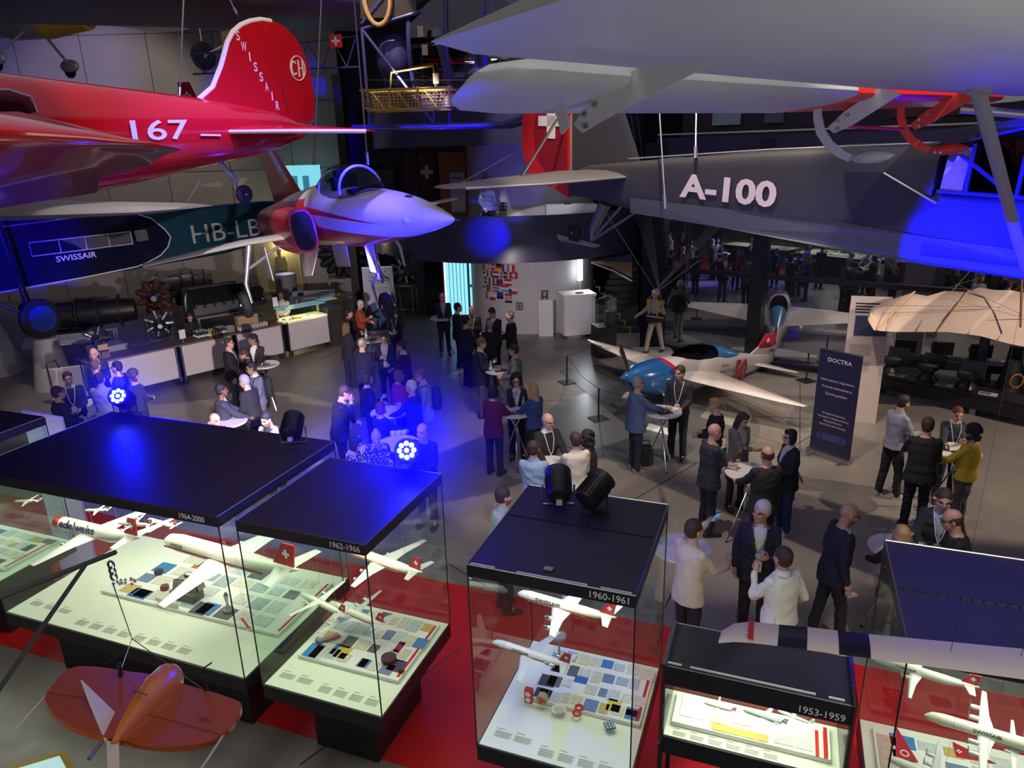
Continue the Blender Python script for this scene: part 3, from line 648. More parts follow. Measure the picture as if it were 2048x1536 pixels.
for z, h in ((.06, .12), (2.38, .12), (5.3, .2)):
    b = MB(); b.box(W0 + WD * 9 + WN * .04 + Vector((0, 0, z)), (18, .16, h), R=Rw); struct(b.build('trim_%d' % k, FRM, smooth=False)); k += 1
b = MB(); b.box(W0 + WD * 9 - WN * .3 + Vector((0, 0, 5.62)), (18, .9, .55), R=Rw); struct(b.build('wall_right_fascia', mat((.02, .02, .06), .45, name='navy_fascia'), smooth=False))
b = MB(); b.box(W0 + WD * 9 - WN * 1.6 + Vector((0, 0, 8.4)), (18, .2, 6), R=Rw); struct(b.build('wall_right_upper', DARKW, smooth=False))
b = MB(); b.tube([W0 + WN * .1 + Vector((0, 0, 5.98)), W0 + WN * .1 + WD * 18 + Vector((0, 0, 5.98))], .025, 6); struct(b.build('trim_30', STEEL))
# framed exhibits up behind the rail
for i, (s_, wq, c, lab) in enumerate(((1.3, .8, (.25, .35, .38), 'pale grey lit picture panel above the glass wall, left one'), (2.6, .5, (.08, .12, .16), 'dark bluish picture panel above the glass wall, middle one'), (6.5, 2.2, (.10, .02, .02), 'long dark red board above the glass wall'))):
    o = thing('wall_panel', lab, 'picture', W0 + WD * s_ - WN * 1.45 + Vector((0, 0, 6.7))); rectp(o, 'picture', (0, 0, 0), WD, (0, 0, 1), wq, 1.0, mat(c, .6, name='panel_print'), off=.0, th=.03)
# gallery parapet on the camera side, seen only in reflections, and the balcony the camera stands on
b = MB(); b.box((-2, -1.2, 6), (60, .4, 12)); struct(b.build('wall_front', DARKW, smooth=False))
# dim posters behind the jet on the far dark wall
for i, (px, py, wq, hq, c, lab) in enumerate(((690, 400, 1.4, 1.6, (.06, .09, .12), 'dim blue grey poster on the dark wall behind the jet canopy'), (760, 385, 1.2, 1.8, (.05, .05, .07), 'dim dark poster right of the jet canopy'), (840, 360, 1.3, 2.0, (.12, .02, .03), 'dark red poster with a pale cross on the far wall'), (595, 365, 1.9, 1.3, (.2, .6, .7), 'bright cyan screen on the far wall behind the jet'))):
    y = 30.5 if px > 600 else 29.5; p = YP(px, py, y)
    o = thing('wall_poster' if px > 600 else 'projection_screen', lab, 'poster' if px > 600 else 'screen', p); rectp(o, 'sheet', (0, 0, 0), (1, 0, 0), (0, 0, 1), wq, hq, mat(c, .6, emit=(.25, .75, .9) if px < 600 else None, es=.9, name='poster_print'), off=0, th=.03)
    if px == 840:
        rectp(o, 'cross', (.3, 0, .3), (1, 0, 0), (0, 0, 1), .5, .16, PAPER, off=.032); rectp(o, 'cross', (.3, 0, .3), (1, 0, 0), (0, 0, 1), .16, .5, PAPER, off=.036)
    if px < 600:
        for u in (-.5, -.1, .35): rectp(o, 'picture', (u, 0, -.1), (1, 0, 0), (0, 0, 1), .25, .7, mat((.05, .2, .25), .6, emit=(.05, .25, .35), es=.7, name='screen_picture'), off=.032)
# ------------------------------------------------------------ aircraft
def RXYZ(yaw, pitch, roll): return Matrix.Rotation(math.radians(yaw), 3, 'Z') @ Matrix.Rotation(math.radians(pitch), 3, 'Y') @ Matrix.Rotation(math.radians(roll), 3, 'X')
def craft(name, label, cat, pos, yaw, pitch, roll, s=1.0, group=None):
    o = thing(name, label, cat, pos, group=group); o.rotation_euler = RXYZ(yaw, pitch, roll).to_euler(); o.scale = (s,) * 3; return o
def wheel(par, c, r, w_, axis=(0, 1, 0), hub=None, name='wheel'):
    ax = Vector(axis).normalized(); R = ax.to_track_quat('Z', 'Y').to_matrix()
    b = MB(); b.lathe([(r * .55, -w_ / 2), (r * .82, -w_ / 2), (r * .97, -w_ * .3), (r, 0), (r * .97, w_ * .3), (r * .82, w_ / 2), (r * .55, w_ / 2)], 28, c, R); t = b.build(name, RUBBER, par)
    b = MB(); b.lathe([(.02, -w_ * .42), (r * .56, -w_ * .40), (r * .56, w_ * .40), (.02, w_ * .42)], 24, c, R); b.lathe([(r * .14, -w_ * .6), (r * .14, w_ * .6)], 12, c, R); b.build('hub', hub or ALU, t); return t
def cable(p0, p1, r=.012, label=None, m=STEEL):
    b = MB(); b.tube([p0, p1], r, 6); b.tube([Vector(p0), Vector(p0) + (Vector(p1) - Vector(p0)).normalized() * .18], r * 2.2, 8); o = b.build('suspension_cable', m); return tag(o, label, 'cable')
# ---- dark high-wing spotter plane, A-100
ST = craft('spotter_plane', 'dark grey high-wing plane marked A-100 hanging nose right with red tail', 'aircraft', (.98, 11.68, 4.97), -47.6, 3.3, 2.3)
DG_ = mat((.045, .047, .052), .5, var=.1, vscale=3, name='dark_grey_dope'); DG2 = mat((.02, .02, .024), .5, name='black_panel'); UND = mat((.10, .105, .12), .35, name='grey_belly')
LG = mat((.42, .43, .42), .45, var=.05, name='pale_grey_dope'); RD = mat((.62, .02, .015), .35, name='signal_red'); RD2 = mat((.28, .01, .012), .4, name='dark_red')
b = MB(); b.sup([(0, 0, .18, .04, .16, 3), (.43, 0, .27, .10, .24, 4), (1.39, 0, .28, .20, .34, 5), (2.64, 0, .345, .28, .415, 6), (3.4, 0, .38, .33, .47, 6), (4.3, 0, .405, .38, .535, 6), (5.35, 0, .42, .42, .58, 6)], 28)
b.sup([(5.35, 0, .20, .42, .36, 6), (6.3, 0, .20, .44, .38, 6), (7.6, 0, .2, .42, .38, 5), (8.6, 0, .2, .34, .34, 4), (9.1, 0, .2, .2, .2, 3)], 28); b.build('fuselage', DG_, ST, ang=.5)
b = MB(); b.prism([(1.4, -.225, .13), (1.4, -.21, -.08), (3.0, -.315, -.1), (4.3, -.385, -.15), (5.4, -.425, -.18), (7.4, -.44, -.2), (7.4, -.445, .05), (5.4, -.43, .10), (4.3, -.395, .16), (3.0, -.32, .14)], (0, -.006, 0)); b.build('belly_band', UND, ST, smooth=False)
b = MB(); b.prism([(4.45, -.40, .68), (4.86, -.42, .70), (5.42, -.437, .42), (5.05, -.428, .2), (4.62, -.41, .15)], (0, -.006, 0)); b.build('hatch', DG2, ST, smooth=False)
b = MB(); b.tube([(4.86, -.432, .70), (5.42, -.45, .44)], .012, 6); b.build('door_stay', ALU, ST)
b = MB(); b.tube([(0.05, 0, 0.02), (.02, 0, 1.62)], .02, 8); b.tube([(1.2, -.05, .64), (3.4, -.2, .86), (5.3, -.3, 1.01)], .012, 6); b.build('stringer', ALU, ST)
b = MB(); b.prism([(.03, -.045, .0), (-.88, -.02, .32), (-1.05, -.02, .67), (-1.02, -.02, 1.2), (-.8, -.02, 1.6), (.03, -.045, 1.68)], (0, .07, 0)); b.build('rudder', RD, ST, ang=.3)
b = MB(); b.prism([(.0, -.052, .35), (-.42, -.05, .40), (-.68, -.045, .68), (-.72, -.045, 1.1), (-.6, -.045, 1.5), (.0, -.052, 1.55)], (0, -.004, 0)); b.build('rudder_disc', RD2, ST, smooth=False)
b = MB(); b.prism([(-.62, -.06, 1.05), (-.08, -.06, 1.05), (-.08, -.06, 1.2), (-.62, -.06, 1.2)], (0, -.004, 0)); b.prism([(-.43, -.06, .87), (-.25, -.06, .87), (-.25, -.06, 1.4), (-.43, -.06, 1.4)], (0, -.004, 0)); b.build('white_cross', WHITE, ST, smooth=False)
b = MB(); b.wing([((1.45, 0, .45), (.02, 0, .45), .06), ((.85, 0, 1.68), (.02, 0, 1.68), .05)], up=(0, 1, 0)); b.build('fin', DG_, ST)
for sy in (-1, 1):
    b = MB(); b.wing([((1.28, sy * .1, .40), (-.12, sy * .1, .40), .10), ((1.0, sy * 1.6, .41), (-.08, sy * 1.6, .41), .08), ((.62, sy * 2.6, .42), (.05, sy * 2.6, .42), .05), ((.42, sy * 2.8, .42), (.2, sy * 2.8, .42), .02)]); b.build('tailplane', mat((.13, .13, .135), .45, name='mid_grey_dope'), ST); b = MB(); b.tube([(1.27, sy * .1, .40), (1.0, sy * 1.6, .41), (.62, sy * 2.6, .42)], .018, 6); b.build('tailplane_edge', ALU, ST)
    b = MB(); b.tube([(.25, sy * 1.28, .42), (.1, sy * .05, 1.5)], .028, 8, flat=.5); b.build('tailplane_strut', DG2, ST)
sp = thing  # tail skid
b = MB(); b.tube([(.75, 0, -.02), (.52, 0, -.45)], [.10, .07], 12); b.tube([(.52, 0, -.42), (.5, 0, -.62)], [.05, .04], 10); b.tube([(1.15, -.08, 0), (.5, 0, -.62)], .02, 6); b.tube([(1.45, .1, 0), (.5, 0, -.62)], .02, 6); b.build('tail_strut', mat((.2, .2, .22), .4, .6, name='leather_boot'), ST)
b = MB(); b.prism([(.62, -.06, -.68), (.62, .06, -.68), (-.1, .10, -.66), (-.25, 0, -.62), (-.1, -.10, -.66)], (0, 0, -.03)); b.build('tail_skid', ALU, ST)
wheel(ST, (.12, 0, -.54), .14, .09)
txt(ST, 'A-100', (2.25, -.262, .235), (1.42, -.092, 0), (0, 0, 1), .28, mat((.80, .70, .70), .5, name='white_lettering'), width=1.42, bold=.035, off=.012)
# cabin glazing with tube frame
b = MB(); b.prism([(5.42, -.425, .55), (5.42, -.36, .96), (5.62, -.37, .98), (5.62, -.43, .56)], (0, -.01, 0)); b.build('window_shade', mat((.55, .42, .32), .8, name='cream_curtain'), ST, smooth=False)
for sy in (-1, 1):
    b = MB(); b.prism([(5.4, sy * .42, .56), (5.4, sy * .36, 1.0), (6.2, sy * .42, 1.2), (7.5, sy * .42, 1.2), (7.6, sy * .42, .56)], (0, sy * .006, 0)); b.build('side_window', CANOPY, ST, smooth=False)
    b = MB()
    for p, q in (((5.4, .56), (7.6, .56)), ((5.4, 1.0), (6.2, 1.22)), ((6.2, 1.22), (7.5, 1.22)), ((6.08, .56), (6.08, 1.18)), ((5.45, .98), (6.05, .57)), ((6.6, .56), (6.6, 1.2)), ((7.2, .56), (6.7, 1.2)), ((5.65, .56), (5.65, 1.02))): b.tube([(p[0], sy * .44, p[1]), (q[0], sy * .44, q[1])], .02, 6)
    b.build('window_frame', DG_, ST)
b = MB(); b.wing([((7.1, -.45, 1.34), (5.2, -.45, 1.1), .1), ((7.1, .45, 1.34), (5.2, .45, 1.1), .1)]); b.build('cabin_roof', DG_, ST)
# main wings, slotted flaps and ailerons
for sy in (-1, 1):
    b = MB(); b.wing([((7.3, sy * .3, 1.55), (5.85, sy * .3, 1.44), .26), ((7.3, sy * 3.5, 1.64), (5.85, sy * 3.5, 1.53), .26), ((7.25, sy * 6.85, 1.80), (5.9, sy * 6.85, 1.66), .22), ((7.1, sy * 7.1, 1.83), (6.0, sy * 7.1, 1.68), .05)]); b.build('wing', LG, ST)
    b = MB(); b.wing([((5.82, sy * .5, 1.43), (5.28, sy * .5, 1.35), .11), ((5.82, sy * 3.6, 1.50), (5.28, sy * 3.6, 1.38), .11)]); b.build('flap', RD if sy < 0 else LG, ST)
    b = MB(); b.wing([((5.84, sy * 3.65, 1.51), (5.28, sy * 3.65, 1.38), .12), ((5.86, sy * 6.2, 1.60), (5.28, sy * 6.2, 1.45), .12), ((5.84, sy * 6.45, 1.615), (5.32, sy * 6.45, 1.47), .11), ((5.78, sy * 6.58, 1.61), (5.42, sy * 6.58, 1.51), .08), ((5.68, sy * 6.63, 1.6), (5.56, sy * 6.63, 1.56), .03)]); b.build('aileron', LG, ST)
def hinge(y, m, zt, full=True, name='mass_balance'):
    fx = .0 if full else .35
    b = MB(); pts = [(5.44, y, zt), (5.455, y, zt - .10), (5.49, y, zt - .19), (5.56, y, zt - .27), (5.66, y, zt - .335), (5.74, y, zt - .36)]
    for s_ in ((-.0, .0),): pass
    o1 = [Vector(p) for p in (pts if full else pts[:3])]; w2 = .032; L_ = [p + Vector((-w2 * .8, 0, -w2 * .6)) for p in o1]; R_ = [p + Vector((w2 * .8, 0, w2 * .6)) for p in o1]
    b.prism(L_ + R_[::-1], (0, -.014, 0)); ob = b.build(name, m, ST, smooth=False)
    if full:
        b = MB(); b.lathe([(.004, 0), (.028, .05), (.042, .12), (.040, .2), (.024, .27), (.004, .30)], 16, (5.71, y - .007, zt - .36), Matrix.Rotation(PI / 2 - .12, 3, 'Y')); b.build('teardrop_weight', m, ob)
        for dx in (.07, .11): b = MB(); b.cyl((5.71 + dx, y - .045, zt - .365), (5.71 + dx, y - .052, zt - .365), .010); b.build('screw', STEEL, ob)
    b = MB(); P = [(5.53, y, zt - .165), (5.58, y, zt - .20), (5.69, y, zt - .15), (5.98 + fx, y, zt + .05 + fx * .15), (5.84 + fx * .5, y, zt + .09 + fx * .1), (5.63, y, zt - .06)]; b.prism(P, (0, .014, 0)); br = b.build('hinge_bracket', m, ST, smooth=False)
    for dx, dz in ((0.06, -.12), (.12, -.08), (.07, -.17)): b = MB(); b.cyl((5.54 + dx, y - .012, zt + dz), (5.54 + dx, y - .001, zt + dz), .012); b.build('bolt', STEEL, br)
hinge(-5.95, LG, 1.56, False); hinge(-3.35, LG, 1.44); hinge(-1.85, mat((.65, .04, .02), .4, name='red_fitting'), 1.40)
b = MB(); b.tube([(5.6, -3.2, 1.28), (5.62, -2.2, 1.22)], .012, 8); b.build('push_rod', RD, ST)
b = MB(); b.box((5.66, -3.3, 1.4), (.08, .05, .06)); b.build('red_bracket', RD, ST, smooth=False)
for x0, x1 in ((6.35, 6.3), (7.1, 6.6)):
    b = MB(); b.tube([(x0, -3.1, 1.48), (x1, -.44, -.1)], .05, 10, flat=.5); b.tube([(x0, -3.1, 1.48), (x0, -3.05, 1.6)], .07, 8); b.build('wing_strut', mat((.30, .31, .32), .45, name='grey_strut'), ST)
b = MB(); b.cyl((5.6, -.9, 1.34), (6.9, -.5, 1.2), .04, .03); b.build('flap_rod', ALU, ST)
# ---- red and white jet
JT = craft('jet_fighter', 'red and white jet fighter hanging nose right with gear down', 'jet aircraft', (-.78, 9.41, 4.89), -63.9, -4.4, 7.9)
JW = mat((.70, .69, .68), .28, coat=.4, name='white_gloss'); JR = mat((.60, .012, .02), .28, coat=.4, name='red_gloss')
def jet_mat():
    m = bpy.data.materials.new('red_white_livery'); m.use_nodes = True; nt = m.node_tree; bs = nt.nodes['Principled BSDF']; bs.inputs['Roughness'].default_value = .3; bs.inputs['Coat Weight'].default_value = .3
    tc = nt.nodes.new('ShaderNodeTexCoord'); sx = nt.nodes.new('ShaderNodeSeparateXYZ'); nt.links.new(tc.outputs['Object'], sx.inputs[0])
    def M(op, a, b_=None, c=None):
        n = nt.nodes.new('ShaderNodeMath'); n.operation = op
        for i, v in enumerate((a, b_, c)):
            if v is None: continue
            if isinstance(v, (int, float)): n.inputs[i].default_value = v
            else: nt.links.new(v, n.inputs[i])
        return n.outputs[0]
    X, Y_, Z = sx.outputs
    z1 = M('SUBTRACT', M('MULTIPLY', X, -.055), .30)             # lower red edge line z = -.30 - .055 x
    low = M('LESS_THAN', Z, z1)
    c = M('ADD', M('MULTIPLY', X, -.06), -.10); up = M('ADD', c, M('MULTIPLY', M('ADD', X, 1.6), -.028))
    band = M('MULTIPLY', M('MULTIPLY', M('GREATER_THAN', Z, c), M('LESS_THAN', Z, up)), M('LESS_THAN', X, -1.6))
    rear = M('MULTIPLY', M('LESS_THAN', X, -6.2), M('LESS_THAN', Z, .55))
    f = M('MINIMUM', M('ADD', M('ADD', low, band), rear), 1.0); mx = nt.nodes.new('ShaderNodeMix'); mx.data_type = 'RGBA'
    mx.inputs[6].default_value = (.70, .69, .68, 1); mx.inputs[7].default_value = (.60, .012, .02, 1); nt.links.new(f, mx.inputs[0]); nt.links.new(mx.outputs[2], bs.inputs['Base Color']); return m
JL = jet_mat()
b = MB(); b.sup([(.25, 0, -.02, .015, .015, 2), (.0, 0, -.02, .10, .07, 2), (-.6, 0, -.0, .24, .17, 2), (-1.4, 0, .03, .36, .28, 2.1), (-2.2, 0, .05, .43, .37, 2.2), (-3.0, 0, .06, .48, .44, 2.2), (-4.0, 0, .06, .52, .50, 2.3), (-5.2, 0, .08, .55, .56, 2.4), (-6.5, 0, .15, .60, .62, 2.6), (-8, 0, .12, .72, .60, 3), (-10, 0, .06, .75, .55, 3), (-12, 0, .04, .68, .50, 3), (-13.6, 0, .05, .58, .42, 3)], 32); b.build('fuselage', JL, JT, ang=1.2)
b = MB(); b.sup([(-2.75, 0, .44, .05, .03, 2), (-3.2, 0, .46, .28, .22, 2), (-3.8, 0, .50, .36, .42, 2), (-4.5, 0, .52, .38, .52, 2), (-5.4, 0, .56, .34, .46, 2), (-6.4, 0, .62, .22, .22, 2)], 24); b.build('canopy', CANOPY, JT)
b = MB()
for x, rz_, ry_ in ((-3.75, .42, .375), (-5.5, .46, .345)):
    b.tube([(x, ry_ * math.cos(t), .50 + rz_ * math.sin(t)) for t in np.linspace(0, PI, 17)], .028, 6)
b.build('canopy_frame', mat((.5, .5, .52), .3, .5, name='canopy_metal'), JT)
b = MB(); b.box((-4.8, 0, .55), (.35, .42, .55)); b.box((-4.82, 0, .86), (.2, .25, .16)); b.box((-3.55, 0, .48), (.4, .5, .18)); b.build('ejection_seat', BLACK, JT)
for sy in (-1, 1):
    b = MB(); b.sup([(-5.35, sy * .84, -.02, .24, .40, 3), (-5.9, sy * .86, -.02, .27, .44, 3), (-7.2, sy * .80, 0, .3, .46, 3), (-9.2, sy * .65, 0, .3, .46, 3)], 24); n_ = b.build('air_intake', JR, JT)
    b = MB(); b.sup([(-5.33, sy * .84, -.02, .205, .36, 3), (-5.40, sy * .84, -.02, .205, .36, 3)], 24); b.build('intake_mouth', BLACKM, n_)
    b = MB(); b.wing([((-5.6, sy * .95, -.12), (-9.4, sy * .95, -.12), .10), ((-7.2, sy * 1.7, -.13), (-9.5, sy * 1.7, -.13), .12), ((-8.7, sy * 3.75, -.2), (-9.9, sy * 3.75, -.2), .07)]); b.build('wing', JW, JT)
    b = MB(); b.wing([((-11.2, sy * .6, -.25), (-13.0, sy * .6, -.25), .08), ((-12.3, sy * 2.1, -.32), (-13.2, sy * 2.1, -.32), .05)]); b.build('tailplane', JR, JT)
    b = MB(); b.tube([(-8.3, sy * 1.55, -.2), (-8.3, sy * 1.85, -1.0), (-8.3, sy * 1.85, -1.45)], [.07, .05, .04], 10); b.tube([(-8.3, sy * .9, -.35), (-8.3, sy * 1.8, -.75)], .035, 8); leg = b.build('landing_gear_leg', ALU, JT); wheel(JT, (-8.3, sy * 1.98, -1.45), .31, .2)
    b = MB(); b.prism([(-7.9, sy * 1.3, -.3), (-8.8, sy * 1.3, -.3), (-8.7, sy * 1.3, -1.0), (-8.0, sy * 1.3, -1.05)], (0, .02, 0)); b.build('gear_door', JW, JT, smooth=False)
b = MB(); b.prism([(-5.9, -.55, -.42), (-7.2, -.55, -.42), (-7.3, -.72, -.85), (-6.8, -.80, -1.0), (-6.2, -.76, -.95)], (0, .02, 0)); b.build('gear_door', JW, JT, smooth=False)
b = MB(); b.prism([(-4.6, -.3, -.40), (-5.8, -.3, -.40), (-5.8, -.3, -.85), (-4.7, -.3, -.8)], (0, .02, 0)); b.build('gear_door', JW, JT, smooth=False)
b = MB(); b.prism([(-3.5, -.1, -.35), (-4.05, -.1, -.35), (-4.05, -.1, -.9), (-3.55, -.1, -.9)], (0, .02, 0)); b.build('gear_door', JW, JT, smooth=False)
b = MB(); b.wing([((-8.8, 0, .6), (-13.3, 0, .5), .14), ((-11.6, 0, 2.2), (-13.6, 0, 2.1), .09), ((-12.4, 0, 2.9), (-13.7, 0, 2.8), .05)], up=(0, 1, 0)); b.build('fin', JR, JT)
b = MB(); b.wing([((-9.9, 0, 1.0), (-11.2, 0, .9), .17), ((-12.4, 0, 2.5), (-13.0, 0, 2.4), .10)], up=(0, 1, 0)); b.build('fin_stripe', JW, JT)
b = MB(); b.tube([(-3.9, 0, -.4), (-3.9, 0, -1.05)], .06, 10); b.tube([(-3.9, 0, -.95), (-3.9, -.16, -1.1), (-3.9, -.16, -1.55)], .025, 8); b.tube([(-3.9, 0, -.95), (-3.9, .16, -1.1), (-3.9, .16, -1.55)], .025, 8); b.tube([(-3.9, 0, -.7), (-3.6, 0, -.95), (-3.8, 0, -1.1)], .025, 8); b.build('nose_gear_leg', CHROME, JT); wheel(JT, (-3.9, 0, -1.55), .25, .16)
b = MB(); b.ell((-1.5, .05, .31), (.16, .055, .03)); b.build('sensor_port', BLACK, JT)
b = MB(); b.ell((-.9, -.27, .02), (.16, .03, .06)); b.build('nose_lens', JW, JT)
b = MB(); b.tube([(.24, 0, -.02), (.42, 0, -.03)], .008, 6); b.build('pitot', STEEL, JT)
# ---- red low-wing airliner with round fin
ORL = craft('red_airliner', 'glossy red low-wing airliner with rounded tail fin hanging at upper left', 'aircraft', (-3.45, 13.0, 6.15), 237, 1.5, -3)
OR = mat((.50, .008, .012), .16, coat=.6, name='gloss_red'); IV = mat((.78, .70, .64), .4, name='ivory_paint')
b = MB(); b.sup([(-.28, 0, .0, .02, .03, 2), (.1, 0, -.04, .07, .14, 2.2), (.6, 0, -.03, .15, .29, 2.2), (1.3, 0, -.03, .27, .40, 2.2), (2.1, 0, -.03, .37, .50, 2.2), (3.0, 0, -.05, .46, .60, 2.2), (4.0, 0, -.06, .53, .70, 2.2), (5.0, 0, -.05, .58, .78, 2.2), (6.5, 0, -.05, .60, .80, 2.2), (7.6, 0, -.1, .58, .70, 2.1), (8.4, 0, -.1, .5, .52, 2)], 36); b.build('fuselage', OR, ORL, ang=1.2)
fo = [(.58, 0, .22), (-.22, 0, .02), (-.30, 0, .45), (-.27, 0, .84), (-.11, 0, 1.29), (.17, 0, 1.53), (.42, 0, 1.6), (.65, 0, 1.61), (1.04, 0, 1.49), (1.31, 0, 1.23), (1.47, 0, .91), (1.67, 0, .60), (1.96, 0, .41), (2.16, 0, .40)]
b = MB(); b.prism(chk([(x, -.035, z) for x, _, z in fo]), (0, .07, 0)); b.build('fin', OR, ORL, ang=.4)
b = MB(); b.tube([(2.25, 0, .42), (1.96, 0, .41), (1.67, 0, .60), (1.47, 0, .91), (1.31, 0, 1.23), (1.19, 0, 1.38), (1.04, 0, 1.48), (.86, 0, 1.55), (.65, 0, 1.595), (.45, 0, 1.59)], .042, 8); b.build('fin_leading_edge', IV, ORL)
b = MB(); b.tube([(.42, .04, .2), (.42, .04, 1.58)], .006, 5); b.tube([(.3, .05, .25), (.42, .05, .72)], .012, 5); b.build('rudder_hinge', mat((.3, .01, .01), .4, name='seam_red'), ORL)
R0 = (-1, 0, 0)
for i, ch in enumerate('SWISSAIR'): txt(ORL, ch, (1.14 - i * .088, .04, 1.27 - i * .140), R0, (0, 0, 1), .13, IV, width=(.10 if ch == 'W' else (.022 if ch == 'I' else .068)), bold=.012, align='C')
b = MB(); b.tube([(.02 + .155 * math.cos(t), .045, .93 + .185 * math.sin(t)) for t in np.linspace(0, 2 * PI, 33)], .010, 6); b.tube([(.10 + .055 * math.cos(t) + 0.0, .045, .93 + .10 * math.sin(t)) for t in np.linspace(-PI * .75, PI * .75, 16)], .014, 6)
for dx in (.0, -.085): b.tube([(dx, .045, .80), (dx, .045, 1.06)], .012, 6)
b.tube([(0, .045, .93), (-.085, .045, .93)], .012, 6); b.build('roundel', IV, ORL)
xd_ = Vector((-1, -.105, 0)); srf = lambda p: Vector((p.x, .385 + .105 * (p.x - 2.1) - .0 + .02, p.z))
for s_, x0, w_ in (('167', 3.36, .90),): txt(ORL, s_, (x0, .5, -.09), xd_, (0, 0, 1), .25, IV, width=w_, bold=.01, surf=lambda p: Vector((p.x, .37 * (1 + .26 * (p.x - 2.1)) + .016, p.z)))
b = MB(); b.prism([(2.28, .405, -.035), (1.92, .365, -.05), (1.92, .365, -.075), (2.28, .405, -.06)], (0, .012, 0)); b.build('stripe', IV, ORL, smooth=False)
for sy in (-1, 1):
    b = MB(); b.wing([((1.75, sy * .15, -.02), (.25, sy * .05, -.02), .12), ((1.4, sy * 1.3, .0), (.4, sy * 1.3, .0), .10), ((1.15, sy * 2.2, .01), (.6, sy * 2.2, .01), .06), ((1.0, sy * 2.4, .01), (.8, sy * 2.4, .01), .02)]); b.build('tailplane', OR, ORL)
    b = MB(); b.tube([(1.72, sy * .3, -.02), (1.4, sy * 1.3, .0), (1.17, sy * 2.2, .01), (1.0, sy * 2.4, .01)], .028, 8); b.build('tailplane_edge', IV, ORL)
    b = MB(); b.wing([((7.5, sy * .4, -.62), (3.9, sy * .4, -.70), .55), ((7.25, sy * 2.2, -.22), (4.8, sy * 2.2, -.36), .48), ((7.15, sy * 4.0, .09), (5.35, sy * 4.0, -.14), .32), ((7.05, sy * 4.8, .19), (5.7, sy * 4.8, -.01), .22), ((6.85, sy * 5.2, .16), (5.87, sy * 5.2, .03), .11), ((6.6, sy * 5.42, .14), (5.98, sy * 5.42, .05), .05), ((6.3, sy * 5.5, .1), (6.08, sy * 5.5, .07), .015)]); wg = b.build('wing', OR, ORL)
    b = MB(); b.ell((6.75, sy * 4.0, .04), (.18, .12, .06)); b.build('landing_light', mat((.4, .02, .02), .1, name='red_lens'), wg)
b = MB(); b.prism([(4.55, .565, .42), (4.5, .585, .26), (4.75, .61, .22), (6.0, .65, .25), (6.0, .60, .47), (4.75, .575, .48)], (0, .012, 0)); b.build('cabin_window', CANOPY, ORL, smooth=False)
b = MB(); b.tube([(4.5, .59, .26), (4.52, .575, .42), (4.75, .58, .49), (6.0, .61, .48)], .014, 6); b.build('window_rim', ALU, ORL)
b = MB(); b.tube([(1.75, 0, -.45), (1.45, 0, -.78)], [.05, .035], 8); b.tube([(1.45, -.08, -.62), (1.40, -.06, -.95)], .02, 6); b.build('tail_wheel_fork', ALU, ORL); wheel(ORL, (1.35, 0, -.98), .145, .09)
# ---- teal high-wing airliner on the left
FK = craft('teal_airliner', 'dark teal high-wing airliner with black cabin section and big blue wheel', 'aircraft', (-13.5, 19.1, 1.81), 238.4, -.1, 2.0, .89)
TE_ = mat((.012, .055, .085), .4, name='teal_paint'); NV = mat((.006, .008, .03), .22, coat=.3, name='navy_gloss'); SIL = mat((.42, .40, .42), .35, .3, name='silver_dope')
b = MB(); b.sup([(-13.2, 0, 2.2, .05, .3, 3), (-10.1, 0, 1.9, .42, .78, 7), (-7.5, 0, 1.78, .62, .90, 9), (-4, 0, 1.82, .72, .98, 10), (.6, 0, 1.85, .72, 1.06, 10)], 36); b.build('fuselage', TE_, FK, ang=.5)
cab = [(.6, 2.9), (-2.5, 2.86), (-3.9, 2.76), (-4.67, 2.45), (-5.1, 2.05), (-5.27, 1.77), (-5.1, 1.45), (-4.76, 1.2), (-4.2, 1.02), (-3.81, .94), (-2.0, .86), (.6, .80)]
yf = lambda x: .745 + .0286 * min(0, x + 4)
b = MB(); b.prism([(x, yf(x) - .02, z) for x, z in cab], (0, .045, 0)); b.sup([(.58, 0, 1.85, .735, 1.07, 10), (2.2, 0, 1.8, .70, 1.0, 7), (3.4, 0, 1.6, .6, .8, 4), (4.2, 0, 1.6, .45, .5, 2.5)], 32); b.build('cabin_side', NV, FK, ang=.4)
b = MB(); b.tube([(x, yf(x) + .03, z) for x, z in cab], .022, 6); b.build('cabin_outline', WHITE, FK)
for x0, x1 in ((-3.83, -3.05), (-3.05, -2.3), (-2.3, -1.5), (-1.5, -.65)):
    z0, z1 = 1.70, 2.10; b = MB(); b.prism([(x0, .755, z0), (x1, .755, z0), (x1, .755, z1), (x0, .755, z1)], (0, .012, 0)); b.mi(1); b.tube([(x0, .775, z0), (x1, .775, z0), (x1, .775, z1), (x0, .775, z1), (x0, .775, z0)], .018, 4); b.build('cabin_window', [mat((.10, .095, .10), .1, name='window_dark'), mat((.6, .6, .62), .4, name='window_rim')], FK, smooth=False)
b = MB(); b.prism([(-4.42, .735, 1.75), (-4.0, .735, 1.75), (-4.0, .735, 2.12), (-4.42, .735, 2.12)], (0, .03, 0)); b.build('rear_window', mat((.14, .13, .12), .2, name='dull_window'), FK, smooth=False)
txt(FK, 'SWISSAIR', (-1.30, .775, 1.44), (-1, 0, 0), (0, 0, 1), .17, mat((.75, .75, .78), .5, name='pale_lettering'), width=1.25, bold=.015)
b_ = txt(FK, 'HB-LBO', (-6.15, .64, 1.43), (-1, .045, 0), (0, 0, 1), .66, mat((.50, .47, .44), .5, name='cream_lettering'), width=3.9, bold=.0, off=.05)
